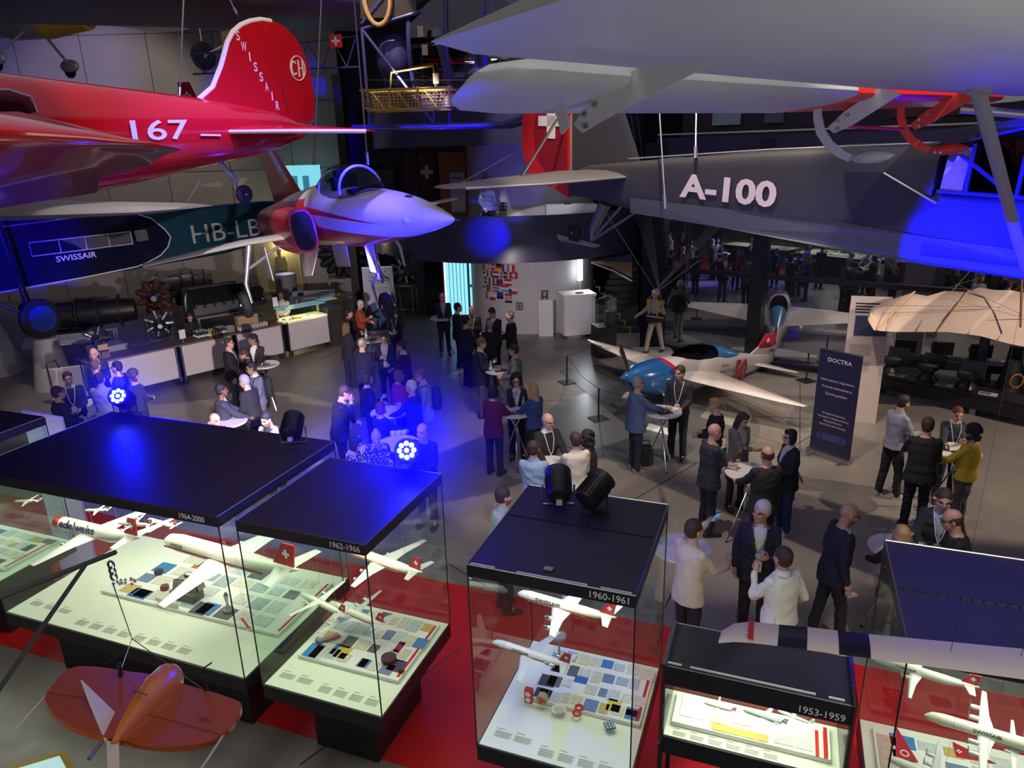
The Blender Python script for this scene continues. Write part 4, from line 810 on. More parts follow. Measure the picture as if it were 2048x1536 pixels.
for sy in (-1, 1):
    b = MB(); b.wing([((1.6, sy * .0, 3.05), (-1.7, sy * .0, 2.95), .55), ((1.4, sy * 5, 3.0), (-1.4, sy * 5, 2.98), .45), ((.9, sy * 9.0, 2.98), (-1.0, sy * 9.0, 3.0), .22), ((.3, sy * 9.6, 3.0), (-.6, sy * 9.6, 3.0), .06)]); b.build('wing', SIL, FK)
b = MB(); b.tube([(-.9, 8.3, 3.1), (-1.1, 8.6, 3.55), (-.6, 8.7, 3.1)], .02, 5); b.build('aileron_horn', ALU, FK)
b = MB(); b.tube([(.2, 1.6, 0), (.35, 1.55, 2.9)], [.09, .09], 10, flat=.5); b.tube([(-.2, .75, .9), (0, 1.55, 0)], .045, 8); b.tube([(1.2, .72, .9), (0, 1.55, 0)], .045, 8); b.build('gear_strut', NV, FK)
wheel(FK, (0, 1.75, 0), .58, .24, hub=mat((.02, .05, .30), .2, coat=.5, name='blue_hub'))
b = MB(); b.lathe([(.37, -.02), (.37, .02)], 32, (0, 1.87, 0), Matrix.Rotation(PI / 2, 3, 'X')); b.tube([(.37 * math.cos(t), 1.89, .37 * math.sin(t)) for t in np.linspace(0, 2 * PI, 33)], .012, 5); b.build('wheel_disc', mat((.02, .05, .30), .2, coat=.5, name='blue_hub'), FK)
b = MB(); b.tube([(.1, .76, 2.62), (-2.6, .76, 2.72)], .025, 6); b.tube([(.1, .76, 2.62), (.1, .80, 2.35)], .03, 6); b.build('handrail', ALU, FK)
p = G(96, 786); q = FK.matrix_basis @ Vector((0, 1.7, -.58)); o = thing('cone_pedestal', 'pale concrete cone pedestal under the big blue wheel', 'pedestal', (q.x, q.y, 0)); b = MB(); b.lathe([(.50, 0), (.27, q.z - .0)], 32); b.build('cone', mat((.45, .43, .44), .7, name='pale_concrete_2'), o)
o = thing('cone_pedestal', 'wide pale cone pedestal at the far left edge', 'pedestal', G(-18, 745)); b = MB(); b.lathe([(.9, 0), (.42, 1.7)], 32); b.build('cone', mat((.45, .43, .44), .7, name='pale_concrete_2'), o)
# ---- white and blue racing plane marked 50
RC = craft('racing_plane', 'small white racing plane with blue nose and red number 50 on the floor', 'aircraft', (2.66, 15.1, .86), 217.7, -7.9, -1.8, .93)
RW = mat((.78, .70, .64), .25, coat=.5, name='white_gloss'); RB = mat((.02, .13, .38), .2, coat=.6, name='blue_gloss'); RR = mat((.50, .015, .05), .3, coat=.4, name='crimson')
def racer_mat():
    m = bpy.data.materials.new('white_blue_livery'); m.use_nodes = True; nt = m.node_tree; bs = nt.nodes['Principled BSDF']; bs.inputs['Roughness'].default_value = .22; bs.inputs['Coat Weight'].default_value = .5
    tc = nt.nodes.new('ShaderNodeTexCoord'); sx = nt.nodes.new('ShaderNodeSeparateXYZ'); nt.links.new(tc.outputs['Object'], sx.inputs[0])
    a = nt.nodes.new('ShaderNodeMath'); a.operation = 'MULTIPLY_ADD'; nt.links.new(sx.outputs[2], a.inputs[0]); a.inputs[1].default_value = -1.1; nt.links.new(sx.outputs[0], a.inputs[2])
    r = nt.nodes.new('ShaderNodeValToRGB'); r.color_ramp.interpolation = 'CONSTANT'; mr = nt.nodes.new('ShaderNodeMapRange'); mr.inputs[1].default_value = -8; mr.inputs[2].default_value = 2; nt.links.new(a.outputs[0], mr.inputs[0]); nt.links.new(mr.outputs[0], r.inputs[0])
    e = r.color_ramp.elements; e[0].position = 0; e[0].color = (.78, .70, .64, 1); e[1].position = .655; e[1].color = (.55, .02, .12, 1); k_ = e.new(.675); k_.color = (.02, .13, .38, 1)
    l = nt.nodes.new('ShaderNodeMath'); l.operation = 'MULTIPLY_ADD'; nt.links.new(sx.outputs[0], l.inputs[0]); l.inputs[1].default_value = -.16; l.inputs[2].default_value = -.93
    c = nt.nodes.new('ShaderNodeMath'); c.operation = 'LESS_THAN'; nt.links.new(sx.outputs[2], c.inputs[0]); nt.links.new(l.outputs[0], c.inputs[1])
    mx = nt.nodes.new('ShaderNodeMix'); mx.data_type = 'RGBA'; nt.links.new(c.outputs[0], mx.inputs[0]); nt.links.new(r.outputs[0], mx.inputs[6]); mx.inputs[7].default_value = (.02, .13, .38, 1); nt.links.new(mx.outputs[2], bs.inputs['Base Color']); return m
b = MB(); b.sup([(.42, 0, .0, .02, .02, 2), (.2, 0, .0, .12, .12, 2), (.0, 0, -.02, .2, .22, 2.1), (-.12, 0, -.05, .32, .32, 2.2), (-.7, 0, -.07, .40, .44, 2.2), (-1.4, 0, -.06, .42, .50, 2.3), (-2.1, 0, -.03, .40, .48, 2.4), (-3.0, 0, .04, .34, .46, 2.5), (-4.0, 0, .02, .24, .38, 2.5), (-4.9, 0, .0, .14, .30, 2.5), (-5.8, 0, .02, .05, .22, 2.5)], 32); b.build('fuselage', racer_mat(), RC, ang=1.2)
b = MB(); b.sup([(-1.35, 0, .42, .04, .02, 2), (-1.7, 0, .40, .22, .18, 2), (-2.1, 0, .38, .28, .30, 2), (-2.6, 0, .38, .28, .29, 2), (-2.95, 0, .40, .26, .24, 2)], 24); b.build('canopy', glassmat('smoked_canopy', (.12, .13, .15), .5), RC)
b = MB(); b.sup([(-2.93, 0, .38, .27, .27, 2), (-3.3, 0, .36, .26, .24, 2), (-4.1, 0, .25, .16, .15, 2), (-4.7, 0, .2, .05, .08, 2)], 24); b.build('rear_fairing', mat((.06, .25, .55), .2, coat=.5, name='light_blue_gloss'), RC)
b = MB(); b.box((-2.5, 0, .30), (.25, .3, .5)); b.build('seat', RR, RC)
b = MB(); b.prism([(-4.7, -.03, .24), (-5.15, -.03, .50), (-5.95, -.03, .50), (-5.95, -.03, -.15), (-5.1, -.03, -.1)], (0, .06, 0)); b.build('fin', RW, RC, ang=.4)
b = MB(); b.prism([(-5.1, -.032, .45), (-5.38, -.032, .84), (-6.0, -.032, .86), (-5.75, -.032, .46)], (0, .064, 0)); b.build('fin_tip', RR, RC, ang=.4)
b = MB()
for w1, h1 in ((.16, .05), (.05, .16)): b.box((-5.5, .035, .66), (w1, .006, h1))
b.build('white_cross', WHITE, RC, smooth=False)
txt(RC, 'ORIS', (-5.62, .035, .33), R0, (0, 0, 1), .07, BLACK, width=.28, bold=.02)
for sy in (-1, 1):
    b = MB(); b.wing([((-1.15, sy * .25, .0), (-3.0, sy * .25, -.02), .20), ((-1.35, sy * 1.6, .03), (-2.55, sy * 1.6, .01), .14), ((-1.62, sy * 2.9, .06), (-2.15, sy * 2.9, .05), .08), ((-1.78, sy * 3.4, .08), (-1.98, sy * 3.4, .08), .02)]); wg = b.build('wing', RW, RC)
    b = MB(); b.wing([((-4.9, sy * .08, .0), (-5.55, sy * .08, .0), .06), ((-5.05, sy * .7, .02), (-5.5, sy * .7, .02), .05), ((-5.25, sy * 1.2, .03), (-5.42, sy * 1.2, .03), .02)]); b.build('tailplane', RW, RC)
txt(RC, '50', (-3.66, .30, -.33), (-1, -.10, 0), (0, 0, 1), .58, RR, width=.66, bold=.04, off=.035)
txt(RC, 'Together', (-2.93, .38, .14), (-1, -.08, 0), (0, 0, 1), .075, BLACK, width=.40, off=.02, bold=.01); txt(RC, 'ahead.', (-2.93, .38, -.02), (-1, -.08, 0), (0, 0, 1), .075, BLACK, width=.30, off=.02, bold=.01)
txt(RC, 'RUAG', (-3.30, .345, -.03), (-1, -.08, 0), (0, 0, 1), .10, RB, width=.34, off=.03, bold=.02)
txt(RC, 'ORIS', (-1.62, -3.1, .09), (0, 1, 0), (1, 0, 0), .10, BLACK, width=.9, bold=.02)
for x, z, w_ in ((-.80, .0, .12), (-.92, -.09, .26)): rectp(RC, 'sponsor_mark', (x, .445, z), (-1, 0, 0), (0, 0, 1), w_, .03, WHITE, off=0)
b = MB(); b.tube([(.12, 0, .1), (.10, -.35, .55), (.08, -.42, .68)], [.06, .085, .03], 10, flat=.25); b.build('propeller_blade', BLACK, RC)
b = MB(); b.tube([(.12, 0, -.1), (.10, .35, -.55)], [.06, .05], 10, flat=.25); b.build('propeller_blade', BLACK, RC)
for sy in (-1, 1):
    b = MB(); b.tube([(-.9, sy * .25, -.40), (-.95, sy * .75, -.78)], .04, 8, flat=.5); b.build('gear_leg', RW, RC)
    b = MB(); b.ell((-.95, sy * .78, -.80), (.30, .09, .14)); b.build('wheel_spat', RW, RC); wheel(RC, (-.98, sy * .78, -.84), .12, .07)
wheel(RC, (-5.3, 0, -.86 + .56), .07, .04); b = MB(); b.tube([(-5.0, 0, -.15), (-5.3, 0, -.3)], .02, 6); b.build('tail_wheel_leg', ALU, RC)
# small cradle that carries the raised tail
q = RC.matrix_basis @ Vector((-5.3, 0, -.40)); b = MB(); b.box((q.x, q.y, q.z / 2), (.25, .25, q.z)); tag(b.build('tail_stand', BLACK, smooth=False), 'small black block stand under the racing plane tail wheel', 'stand')
# ---- helicopter with yellow rescue basket
HL = thing('rescue_helicopter', 'dark blue rescue helicopter with bubble cockpit hanging above the gallery', 'helicopter', (-1.6, 17.0, 6.2), (0, 0, math.radians(-8)))
HB_ = mat((.03, .03, .13), .35, name='navy_tube')
b = MB(); b.sup([(-.35, 0, 1.6, .5, .85, 2.2), (.3, 0, 1.65, .75, 1.15, 2.2), (1.2, 0, 1.6, .8, 1.2, 2.1), (2.0, 0, 1.5, .62, 1.0, 2), (2.5, 0, 1.35, .2, .35, 2)], 28); b.build('cockpit_bubble', CANOPY, HL)
b = MB()
for x, ry_, rz_ in ((-.3, .52, .87), (.55, .8, 1.2), (1.35, .8, 1.18)): b.tube([(x, ry_ * math.cos(t), 1.62 + rz_ * math.sin(t)) for t in np.linspace(0, 2 * PI, 25)], .05, 6)
b.tube([(-.3, 0, 2.5), (.6, 0, 2.86), (1.4, 0, 2.75), (2.2, 0, 2.2)], .05, 6); b.build('cockpit_frame', HB_, HL)
for x in (.35, 1.0):
    b = MB(); R_ = Matrix.Rotation(-.25, 3, 'Y'); b.box((x, -.15, 1.5), (.12, .5, .95), R=R_); b.box((x + .25, -.15, 1.05), (.5, .5, .1)); b.build('seat', mat((.25, .25, .28), .6, name='seat_straps'), HL, smooth=False)
b = MB(); b.box((1.0, 0, .55), (2.2, 1.1, .25)); b.ell((-.75, 0, 1.45), (.42, .38, .55)); b.build('belly', HB_, HL)
b = MB(); b.box((-.9, 0, 2.6), (1.6, 1.0, .8)); b.cyl((-1.2, -.2, 2.75), (-2.2, -.3, 2.6), .32, .27, 20); b.build('engine', mat((.06, .05, .05), .35, .5, name='engine_metal'), HL)
b = MB(); b.tube([(-.9 + .28 * math.cos(t), -.55, 2.55 + .5 * math.sin(t)) for t in np.linspace(0, 2 * PI, 20)], .05, 8); b.build('intake_ring', mat((.35, .20, .08), .5, name='bronze'), HL)
for p, q in (((-1.3, -.5, 2.0), (-1.2, -.8, .1)), ((-1.3, -.5, 2.0), (.2, -.8, .1)), ((-1.3, -.5, 2.0), (.1, -.5, 2.3)), ((-1.3, -.5, 2.1), (-.3, -.5, 3.0)), ((.2, -.8, .1), (.3, -.5, 1.2)), ((-1.25, .5, 2.0), (-1.2, .8, .1)), ((.2, .8, .1), (.3, .5, 1.2))):
    b = MB(); b.tube([p, q], .035, 8); b.build('frame_tube', HB_, HL)
for sy in (-1, 1): b = MB(); b.tube([(-1.6, sy * .8, .06), (1.7, sy * .8, .02), (2.05, sy * .8, .12), (2.25, sy * .8, .3)], .05, 8); b.build('skid', HB_, HL)
for z, x in ((1.85, .05), (1.5, .12), (.95, .32), (.5, .55)): b = MB(); b.box((x, -.86, z), (.12, .03, .2)); b.build('reflector', mat((.40, .30, .16), .6, name='ochre_patch'), HL, smooth=False)
b = MB()
for k_ in range(7):
    x0 = -1.5 - k_ * .55; b.tube([(x0, -.3, 1.3), (x0 - .55, -.3, 1.3)], .02, 5); b.tube([(x0, -.3, 1.9 - .03 * k_), (x0 - .55, -.3, 1.87 - .03 * k_)], .02, 5); b.tube([(x0, -.3, 1.9 - .03 * k_), (x0 - .27, -.3, 1.3)], .015, 5); b.tube([(x0 - .55, -.3, 1.87 - .03 * k_), (x0 - .27, -.3, 1.3)], .015, 5)
b.build('tail_boom', HB_, HL)
b = MB(); b.box((-1.95, -.34, 1.82), (.26, .02, .26)); b.mi(1); b.box((-1.95, -.355, 1.82), (.17, .01, .045)); b.box((-1.95, -.355, 1.82), (.045, .01, .17)); b.build('cross_plate', [RD, WHITE], HL, smooth=False)
YB = mat((.36, .23, .035), .6, name='yellow_basket_paint')
BK = thing('rescue_basket', 'yellow wire rescue basket fixed beside the helicopter skids', 'basket', (-1.95, 15.95, 6.55), (0, 0, math.radians(-8)))
b = MB()
for z, s_ in ((.0, .88), (.38, 1.0)): b.tube([(-.95 * s_, -.3 * s_, z), (.95 * s_, -.3 * s_, z), (.95 * s_, .3 * s_, z), (-.95 * s_, .3 * s_, z), (-.95 * s_, -.3 * s_, z)], .026, 6)
for x in (-.9, -.35, .25, .9): b.tube([(x, -.30, .42), (x, -.30, .05), (x + .3, -.26, -.02), (x + .3, .26, -.02), (x, .30, .38)], .024, 6)
b.tube([(-.5, .3, .38), (-.45, .32, .75), (.45, .32, .85), (.5, .3, .38)], .024, 6); b.build('basket_frame', YB, BK)
b = MB()
for i in range(24): x = -.92 + i * .08; b.tube([(x, -.29, .38), (x * .9, -.26, .0)], .005, 4); b.tube([(x, .31, .38), (x * .9, .26, .0)], .005, 4)
for z in (.06, .12, .18, .24, .3): b.tube([(-.9, -.28, z), (.9, -.28, z), (.9, .28, z), (-.9, .28, z), (-.9, -.28, z)], .005, 4)
b.build('wire_mesh', YB, BK)
# ---- big dark wing across the upper left and a small plane beyond it
P = [YP(-260, 40, 16), YP(-260, -90, 13), YP(720, 62, 15), YP(720, 5, 13)]
b = MB(); b.wing([(P[1], P[0], .5), (P[3], P[2], .35)]); b.mi(0); tag(b.build('dark_wing', mat((.035, .037, .06), .4, .2, name='dark_metal_skin')), 'long dark metal wing crossing the top left under the ceiling', 'wing')
MG = thing('small_silver_plane', 'small silver plane with yellow black markings under the dark wing', 'aircraft', YP(95, 52, 20), (0, 0, math.radians(160)))
b = MB(); b.sup([(-2.6, 0, .25, .05, .1, 2), (-1.2, 0, .15, .28, .3, 2), (.3, 0, .1, .36, .38, 2.2), (1.2, 0, .1, .34, .36, 2), (1.7, 0, .1, .2, .2, 2)], 20); b.build('fuselage', SIL, MG)
b = MB(); b.wing([((.9, -4.6, .5), (-.4, -4.6, .5), .08), ((1.0, 0, .45), (-.6, 0, .45), .2), ((.9, 4.6, .5), (-.4, 4.6, .5), .08)]); b.build('wing', SIL, MG)
b = MB(); b.sup([(-1.35, 0, .13, .30, .32, 2), (.0, 0, .10, .375, .40, 2.2)], 20); b.build('yellow_band', mat((.55, .36, .03), .5, name='yellow_paint'), MG)
for sx_, sy in ((.6, -1), (.6, 1)):
    b = MB(); b.tube([(.5, sy * .25, -.1), (.7, sy * 1.0, -.75)], .035, 8); b.ell((.7, sy * 1.02, -.8), (.32, .12, .17)); b.build('gear_leg', SIL, MG); wheel(MG, (.72, sy * 1.02, -.92), .18, .1)
MG2 = thing('hanging_wheel', 'spoked wheel of a hanging plane left of the red fin', 'wheel', YP(407, 112, 19)); wheel(MG2, (0, 0, 0), .33, .12, axis=(.8, -.5, 0)); b = MB(); b.tube([(0, 0, 0), (.55, .2, .28)], .03, 6); b.tube([(0, 0, 0), (.0, 0, .6)], .015, 5); b.build('axle', STEEL, MG2); b = MB(); b.box((.6, .2, .4), (.3, .15, .3)); b.build('yellow_panel', YB, MG2); b = MB(); b.tube([(.6, .2, .5), (.6, .2, 3.2)], .006, 5); b.build('hanging_wire', STEEL, MG2)
FL = thing('far_tail_fin', 'small red tail fin with white cross beyond the red fuselage', 'tail fin', YP(374, 185, 24)); b = MB(); b.prism([(-.25, 0, -.4), (.35, 0, -.4), (.1, 0, .3), (-.25, 0, .3)], (0, .06, 0)); b.build('fin', RD2, FL, smooth=False); b = MB(); b.box((0, -.02, -.1), (.22, .02, .07)); b.box((0, -.02, -.1), (.07, .02, .22)); b.build('white_cross', WHITE, FL, smooth=False); b = MB(); b.tube([(0, .03, .3), (0, .03, 4)], .006, 5); b.build('hanging_wire', STEEL, FL)
# ---- cables to the ceiling
def up(px, py, y, lab, px2=None, py2=None): 
    p = YP(px, py, y); q = Vector((p.x, p.y, 12.0)) if px2 is None else YP(px2, py2, y + .3); 
    if px2 is not None: q = p + (q - p) * ((12.0 - p.z) / (q - p).z)
    cable(p, q, label=lab)
up(359, 200, 11.4, 'steel cable rising from the back of the red airliner', 367, 0); up(628, 330, 12.2, 'steel cable in front of the red rudder down to the jet', 640, 60)
up(736, 330, 11.4, 'steel cable above the jet nose beside the gallery'); up(1331, 418, 9.62, 'steel cable with shackle on the grey fuselage left of the lettering', 1320, 240); up(1391, 318, 9.6, 'steel cable on top of the grey fuselage', 1392, 240)
up(475, 30, 12.6, 'steel cable rising from the top of the red fin', 460, 0)
cable(YP(905, 375, 10), YP(1040, 300, 12), .006, 'thin wire from the tailplane tip to the dark tail'); cable(YP(1140, 160, 14.5), YP(727, 160, 14.6), .004, 'thin wire in front of the helicopter')
cable(YP(628, 240, 14), YP(570, 300, 12.5), .01, 'short rigging wire behind the red tail')
# ---- striped wing in front of the cases
SW = thing('striped_wing', 'white wing tip with black and red stripes floating over the show cases', 'wing', (0, 0, 0))
def sp_(px, y): return G(px, y, 3.2)
topl = [(1437, 1283), (1443, 1262), (1468, 1247), (1500, 1243), (1558, 1249), (1615, 1254), (1675, 1261), (1737, 1268), (2300, 1322)]
botl = [(1437, 1286), (1441, 1286), (1468, 1284), (1502, 1286), (1555, 1292), (1614, 1300), (1678, 1309), (1742, 1317), (2300, 1394)]
def sw_piece(i0, i1, m, lab=None, n=1):
    rr = []
    for i in range(i0, i1 + 1):
        a, c = sp_(*topl[i]), sp_(*botl[i]); rr.append([c + (a - c) * u + Vector((0, 0, w * .014)) for u, w in ((0, 0), (.1, .5), (.35, 1), (.7, .7), (1, 0), (.7, -.5), (.35, -.6), (.1, -.4))])
    b = MB(); b.rings(rr); return b
WP = mat((.78, .68, .62), .4, name='white_paint_warm')
sw_piece(0, 3, WP).build('wing_tip', WP, SW); bb = sw_piece(3, 4, WP); bb.build('white_band', WP, SW); sw_piece(4, 5, BLACK).build('black_band', mat((.012, .012, .03), .3, name='black_stripe'), SW); sw_piece(5, 6, WP).build('white_band', WP, SW); sw_piece(6, 7, BLACK).build('black_band', mat((.012, .010, .012), .3, name='black_stripe'), SW); sw_piece(7, 8, WP).build('white_band', WP, SW)
a, c, a2, c2 = sp_(1497, 1246), sp_(1495, 1283), sp_(1508, 1247), sp_(1506, 1284); b = MB(); b.prism([p + Vector((0, 0, .015)) for p in (a, c, c2, a2)], (0, 0, .003)); b.build('red_band', RD, SW, smooth=False)
cable(sp_(1900, 1310) + Vector((0, 0, .02)), Vector((2.3, 3.1, 12.0)), .0007, 'thin dark wire holding the striped wing', BLACK); cable(sp_(2040, 1320) + Vector((0, 0, .02)), Vector((3.0, 3.1, 12.0)), .0007, 'second thin dark wire holding the striped wing at the frame edge', BLACK)
# ---- orange delta drone, lower left
DR = thing('orange_drone', 'orange flying-wing drone with pale fins hanging at lower left', 'drone', (0, 0, 0))
ORG = mat((.36, .075, .012), .3, coat=.4, name='orange_gloss'); ORF = mat((.62, .17, .02), .3, coat=.5, name='bright_orange'); IVR = mat((.62, .55, .47), .5, name='ivory')
nose, tail = YP(345, 1335, 3.75), YP(222, 1500, 2.95); axv = (nose - tail).normalized(); latv = axv.cross(Vector((0, 0, 1))).normalized(); upv = latv.cross(axv).normalized()
def DL(px, py):                                          # on the drone's own plane
    return onplane(px, py, (nose + tail) / 2, upv)
ol = [(140, 1334), (200, 1336), (250, 1345), (300, 1350), (370, 1372), (430, 1388), (470, 1402), (488, 1412), (470, 1450), (433, 1482), (390, 1494), (340, 1497), (290, 1494), (240, 1483), (190, 1474), (140, 1455), (105, 1430), (87, 1400), (100, 1378)]
b = MB(); b.prism(chk([DL(*p) - upv * .02 for p in ol]), upv * .03); b.build('wing', ORG, DR, ang=.4)
b = MB(); rr = []
for t, a_, h_ in ((0, .02, .02), (.12, .035, .05), (.4, .075, .09), (.7, .10, .11), (.9, .09, .10), (.97, .06, .07), (1.0, .02, .03)):
    c_ = DL(228, 1490) + (DL(348, 1345) - DL(228, 1490)) * t; rr.append([c_ + latv * a_ * math.cos(q) + upv * h_ * math.sin(q) for q in [2 * PI * j / 20 for j in range(20)]])
b.rings(rr); b.build('fuselage', ORF, DR, ang=1.2)
b = MB(); b.prism([DL(235, 1432), DL(165, 1392) + upv * .10, DL(180, 1425) + upv * .06, DL(210, 1484)], latv * .008); b.build('fin', IVR, DR, smooth=False)
b = MB(); b.prism([DL(213, 1485), DL(238, 1487), DL(238, 1560) - upv * .05, DL(215, 1560) - upv * .05], upv * .008); b.build('fin', IVR, DR, smooth=False)
b = MB(); b.tube([DL(203, 1485), DL(178, 1518) - upv * .0], .010, 10); b.build('exhaust_rod', STEEL, DR)
for a_, c_ in (((105, 1376), (32, 1446)), ((455, 1458), (395, 1536))): b = MB(); b.tube([DL(*a_), DL(*c_) - upv * .03], .006, 6); b.build('wing_rod', IVR, DR)
xd_ = DL(300, 1440) - DL(255, 1428)
txt(DR, 'wingtra', DL(268, 1425) + upv * .122, DL(320, 1440) - DL(268, 1425), DL(290, 1400) - DL(268, 1425), .028, BLACK, width=.12, bold=.02); txt(DR, 'GEN II', DL(397, 1444) + upv * .022, DL(430, 1456) - DL(397, 1446), DL(405, 1430) - DL(397, 1446), .022, BLACK, width=.10, bold=.01)
for t_ in ((90, 1389, 170, 1400), (292, 1432, 440, 1474)): b = MB(); b.tube([DL(t_[0], t_[1]) + upv * .016, DL(t_[2], t_[3]) + upv * .016], .0015, 4); b.build('elevon_gap', BLACK, DR)
for px in (242, 412):
    b = MB(); q = DL(px, 1356 if px < 300 else 1384); b.tube([q, q + upv * .10], .012, 8); b.tube([q + upv * .10 - latv * .08, q + upv * .1 + latv * .05 + upv * .08], .010, 6, flat=.3); b.build('propeller', BLACK, DR)
cb = MB(); cb.tube([DL(268, 1312) + upv * .12, YP(225, 1165, 2.6)], .0028, 5); cb.tube([DL(268, 1312) + upv * .12, DL(240, 1345)], .003, 5); cb.tube([DL(268, 1312) + upv * .12, DL(405, 1378)], .003, 5)
o = cb.build('drone_cable', STEEL); tag(o, 'thin wire rigging that holds the orange drone', 'cable')
# black struts at the left edge and yellow framed screen below
BS = thing('black_strut_frame', 'black square tube frame crossing the lower left corner', 'frame', (0, 0, 0))
for a_, c_ in (((-20, 1202, 2.2), (232, 1104, 2.6)), ((172, 1128, 2.45), (-20, 1405, 1.9))):
    b = MB(); b.tube([YP(*a_), YP(*c_)], .011, 4); b.build('strut', BLACK, BS, smooth=False)
b = MB(); q = YP(222, 1130, 2.6)
for i in range(3): b.tube([q + Vector((.012 * math.cos(t), .0, -.028 * i + .018 * math.sin(t))) for t in np.linspace(0, 2 * PI, 13)], .005, 5)
b.build('chain_link', STEEL, BS)
p = [onplane(*q, (0, 0, 2.0), (0, 0, 1)) for q in ((16, 1534), (130, 1500), (152, 1540), (60, 1620))]
SCN = thing('yellow_framed_screen', 'tilted screen in a yellow frame at the bottom left corner', 'screen', (0, 0, 0)); b = MB(); b.prism(p, (0, 0, -.05)); b.build('frame', mat((.55, .42, .05), .5, name='mustard_frame'), SCN, smooth=False)
c_ = sum(p, Vector()) / 4; b = MB(); b.prism([c_ + (q - c_) * .72 + Vector((0, 0, .002)) for q in p], (0, 0, .004)); b.build('display', mat((.3, .4, .38), .4, emit=(.45, .75, .68), es=.8, name='screen_glow'), SCN, smooth=False)
b = MB(); b.box((c_.x, c_.y - .1, .97), (.12, .12, 1.94)); b.build('post', BLACK, SCN, smooth=False)
# ------------------------------------------------------------ show cases with model aircraft
ROOFM = mat((.016, .016, .022), .46, var=.2, vscale=2, name='case_roof_black'); EDGE = mat((.012, .012, .015), .35, name='case_edge_black'); PLATE = mat((.80, .83, .68), .7, name='cream_plate')
Rc = Matrix.Rotation(-CA, 3, 'Z')
def case(label, u0, u1, v0, v1, zp=.90, zt=2.56, zr=2.66, year=None, hinge=None, base=True, over=0.0, lit=11, yx=None):
    o = thing('display_case', label, 'display case', CV(u0, v0, 0), (0, 0, -CA)); W, D = u1 - u0, v1 - v0
    if base:
        b = MB(); b.box((W / 2, D / 2 + .05, (zp - .16) / 2), (W - .6, D - .5, zp - .16)); b.build('pedestal', EDGE, o, smooth=False)
    b = MB(); b.box((W / 2, D / 2, zp - .08), (W, D, .155)); b.build('base_tray', EDGE, o, smooth=False)
    b = MB(); b.box((W / 2, D / 2, zp), (W - .03, D - .03, .012)); b.build('light_plate', PLATE, o, smooth=False)
    b = MB(); b.box((W / 2, D / 2, (zt + zr) / 2), (W + .01, D + .01, zr - zt)); rf = b.build('roof', ROOFM, o, smooth=False)
    b = MB(); t = .006
    for p, q in (((0, 0), (W, 0)), ((W, 0), (W, D)), ((0, D), (W, D)), ((0, 0), (0, D))): b.tube([(p[0], p[1], zr + .002), (q[0], q[1], zr + .002)], t, 4)
    b.build('edge_trim', STEEL, rf, smooth=False)
    for nm, c, d in (('glass_front', (W / 2, .006, (zp + zt) / 2), (W, .008, zt - zp)), ('glass_back', (W / 2, D - .006, (zp + zt) / 2), (W, .008, zt - zp)), ('glass_side', (.006, D / 2, (zp + zt) / 2), (.008, D, zt - zp)), ('glass_side', (W - .006, D / 2, (zp + zt) / 2), (.008, D, zt - zp))):
        b = MB(); b.box(c, d); b.build(nm, GLASS, o, smooth=False)
    for x, y in ((0, 0), (W, 0), (W, D), (0, D)): b = MB(); b.box((x, y, (zp + zt) / 2), (.009, .009, zt - zp)); b.build('corner_seal', BLACK, o, smooth=False)
    if year: txt(o, year, ((W - .19 if yx is None else yx), 0, zt + .025), (1, 0, 0), (0, 0, 1), .055, mat((.85, .85, .85), .5, name='year_lettering'), width=.29, align='C', bold=.01, off=.008)
    if hinge:
        b = MB(); b.tube([(.03, D * hinge, zr + .003), (W - .03, D * hinge, zr + .003)], .006, 6)
        for i in range(int(W / .07)): b.box((.05 + i * .07, D * hinge, zr + .006), (.012, .02, .01))
        b.build('lid_hinge', EDGE, rf, smooth=False)
    # the case lamps sit under the roof and wash the plate
    l = bpy.data.lights.new('case_lamp', 'AREA'); l.shape = 'RECTANGLE'; l.size = W * .8; l.size_y = D * .7; l.energy = lit * W * D; l.color = (1.0, .98, .80)
    lo = bpy.data.objects.new('case_lamp', l); lo.parent = o; lo.location = (W / 2, D / 2, zt - .02); col.objects.link(lo)
    return o
CAS = {}
CAS['A'] = case('widest show case, marked 1964-2000, with airliner models over picture boards', -7.88, -4.54, 4.38, 6.2, year='1964-2000', yx=3.05)
CAS['B'] = case('show case marked 1962-1966 with a blue lamp on its roof', -4.33, -3.02, 4.38, 5.8, year='1962-1966')
CAS['C'] = case('middle show case marked 1960-1961 with two stage lamps on its roof', -2.10, -.79, 4.38, 5.83, year='1960-1961', hinge=.58)
CAS['E'] = case('right-hand show case behind the striped wing, dark roof and big plane models', .94, 3.2, 4.38, 5.75, hinge=.5)
CAS['F'] = case('show case at the left edge of the hall, mostly cut off', -12.2, -8.55, 4.6, 5.8, lit=9)
CAS['D'] = case('narrow show case on black legs marked 1953-1959', -.57, .69, 4.40, 4.92, zp=1.47, zt=1.95, zr=2.11, year='1953-1959', base=False, lit=15)
for x in (0, 1.26):
    for y in (.0, .52): b = MB(); b.box((x, y, .7), (.035, .035, 1.4)); b.build('leg', EDGE, CAS['D'], smooth=False)
    b = MB(); b.box((x, .26, 1.78), (.04, .54, .7)); b.build('side_frame', CANOPY, CAS['D'], smooth=False)
for x0, x1 in ((.02, .12), (.18, 1.02), (1.1, 1.2)): b = MB(); b.box(((x0 + x1) / 2, .03, 2.118), (x1 - x0, .012, .012)); b.build('roof_bead', mat((.75, .74, .72), .4, name='pale_strip'), CAS['D'], smooth=False)
for x0, x1 in ((.02, .22), (.40, .95), (1.05, 1.28)): b = MB(); b.box(((x0 + x1) / 2, .02, 2.664), (x1 - x0, .012, .008)); b.build('roof_bead', mat((.75, .74, .72), .4, name='pale_strip'), CAS['C'], smooth=False)
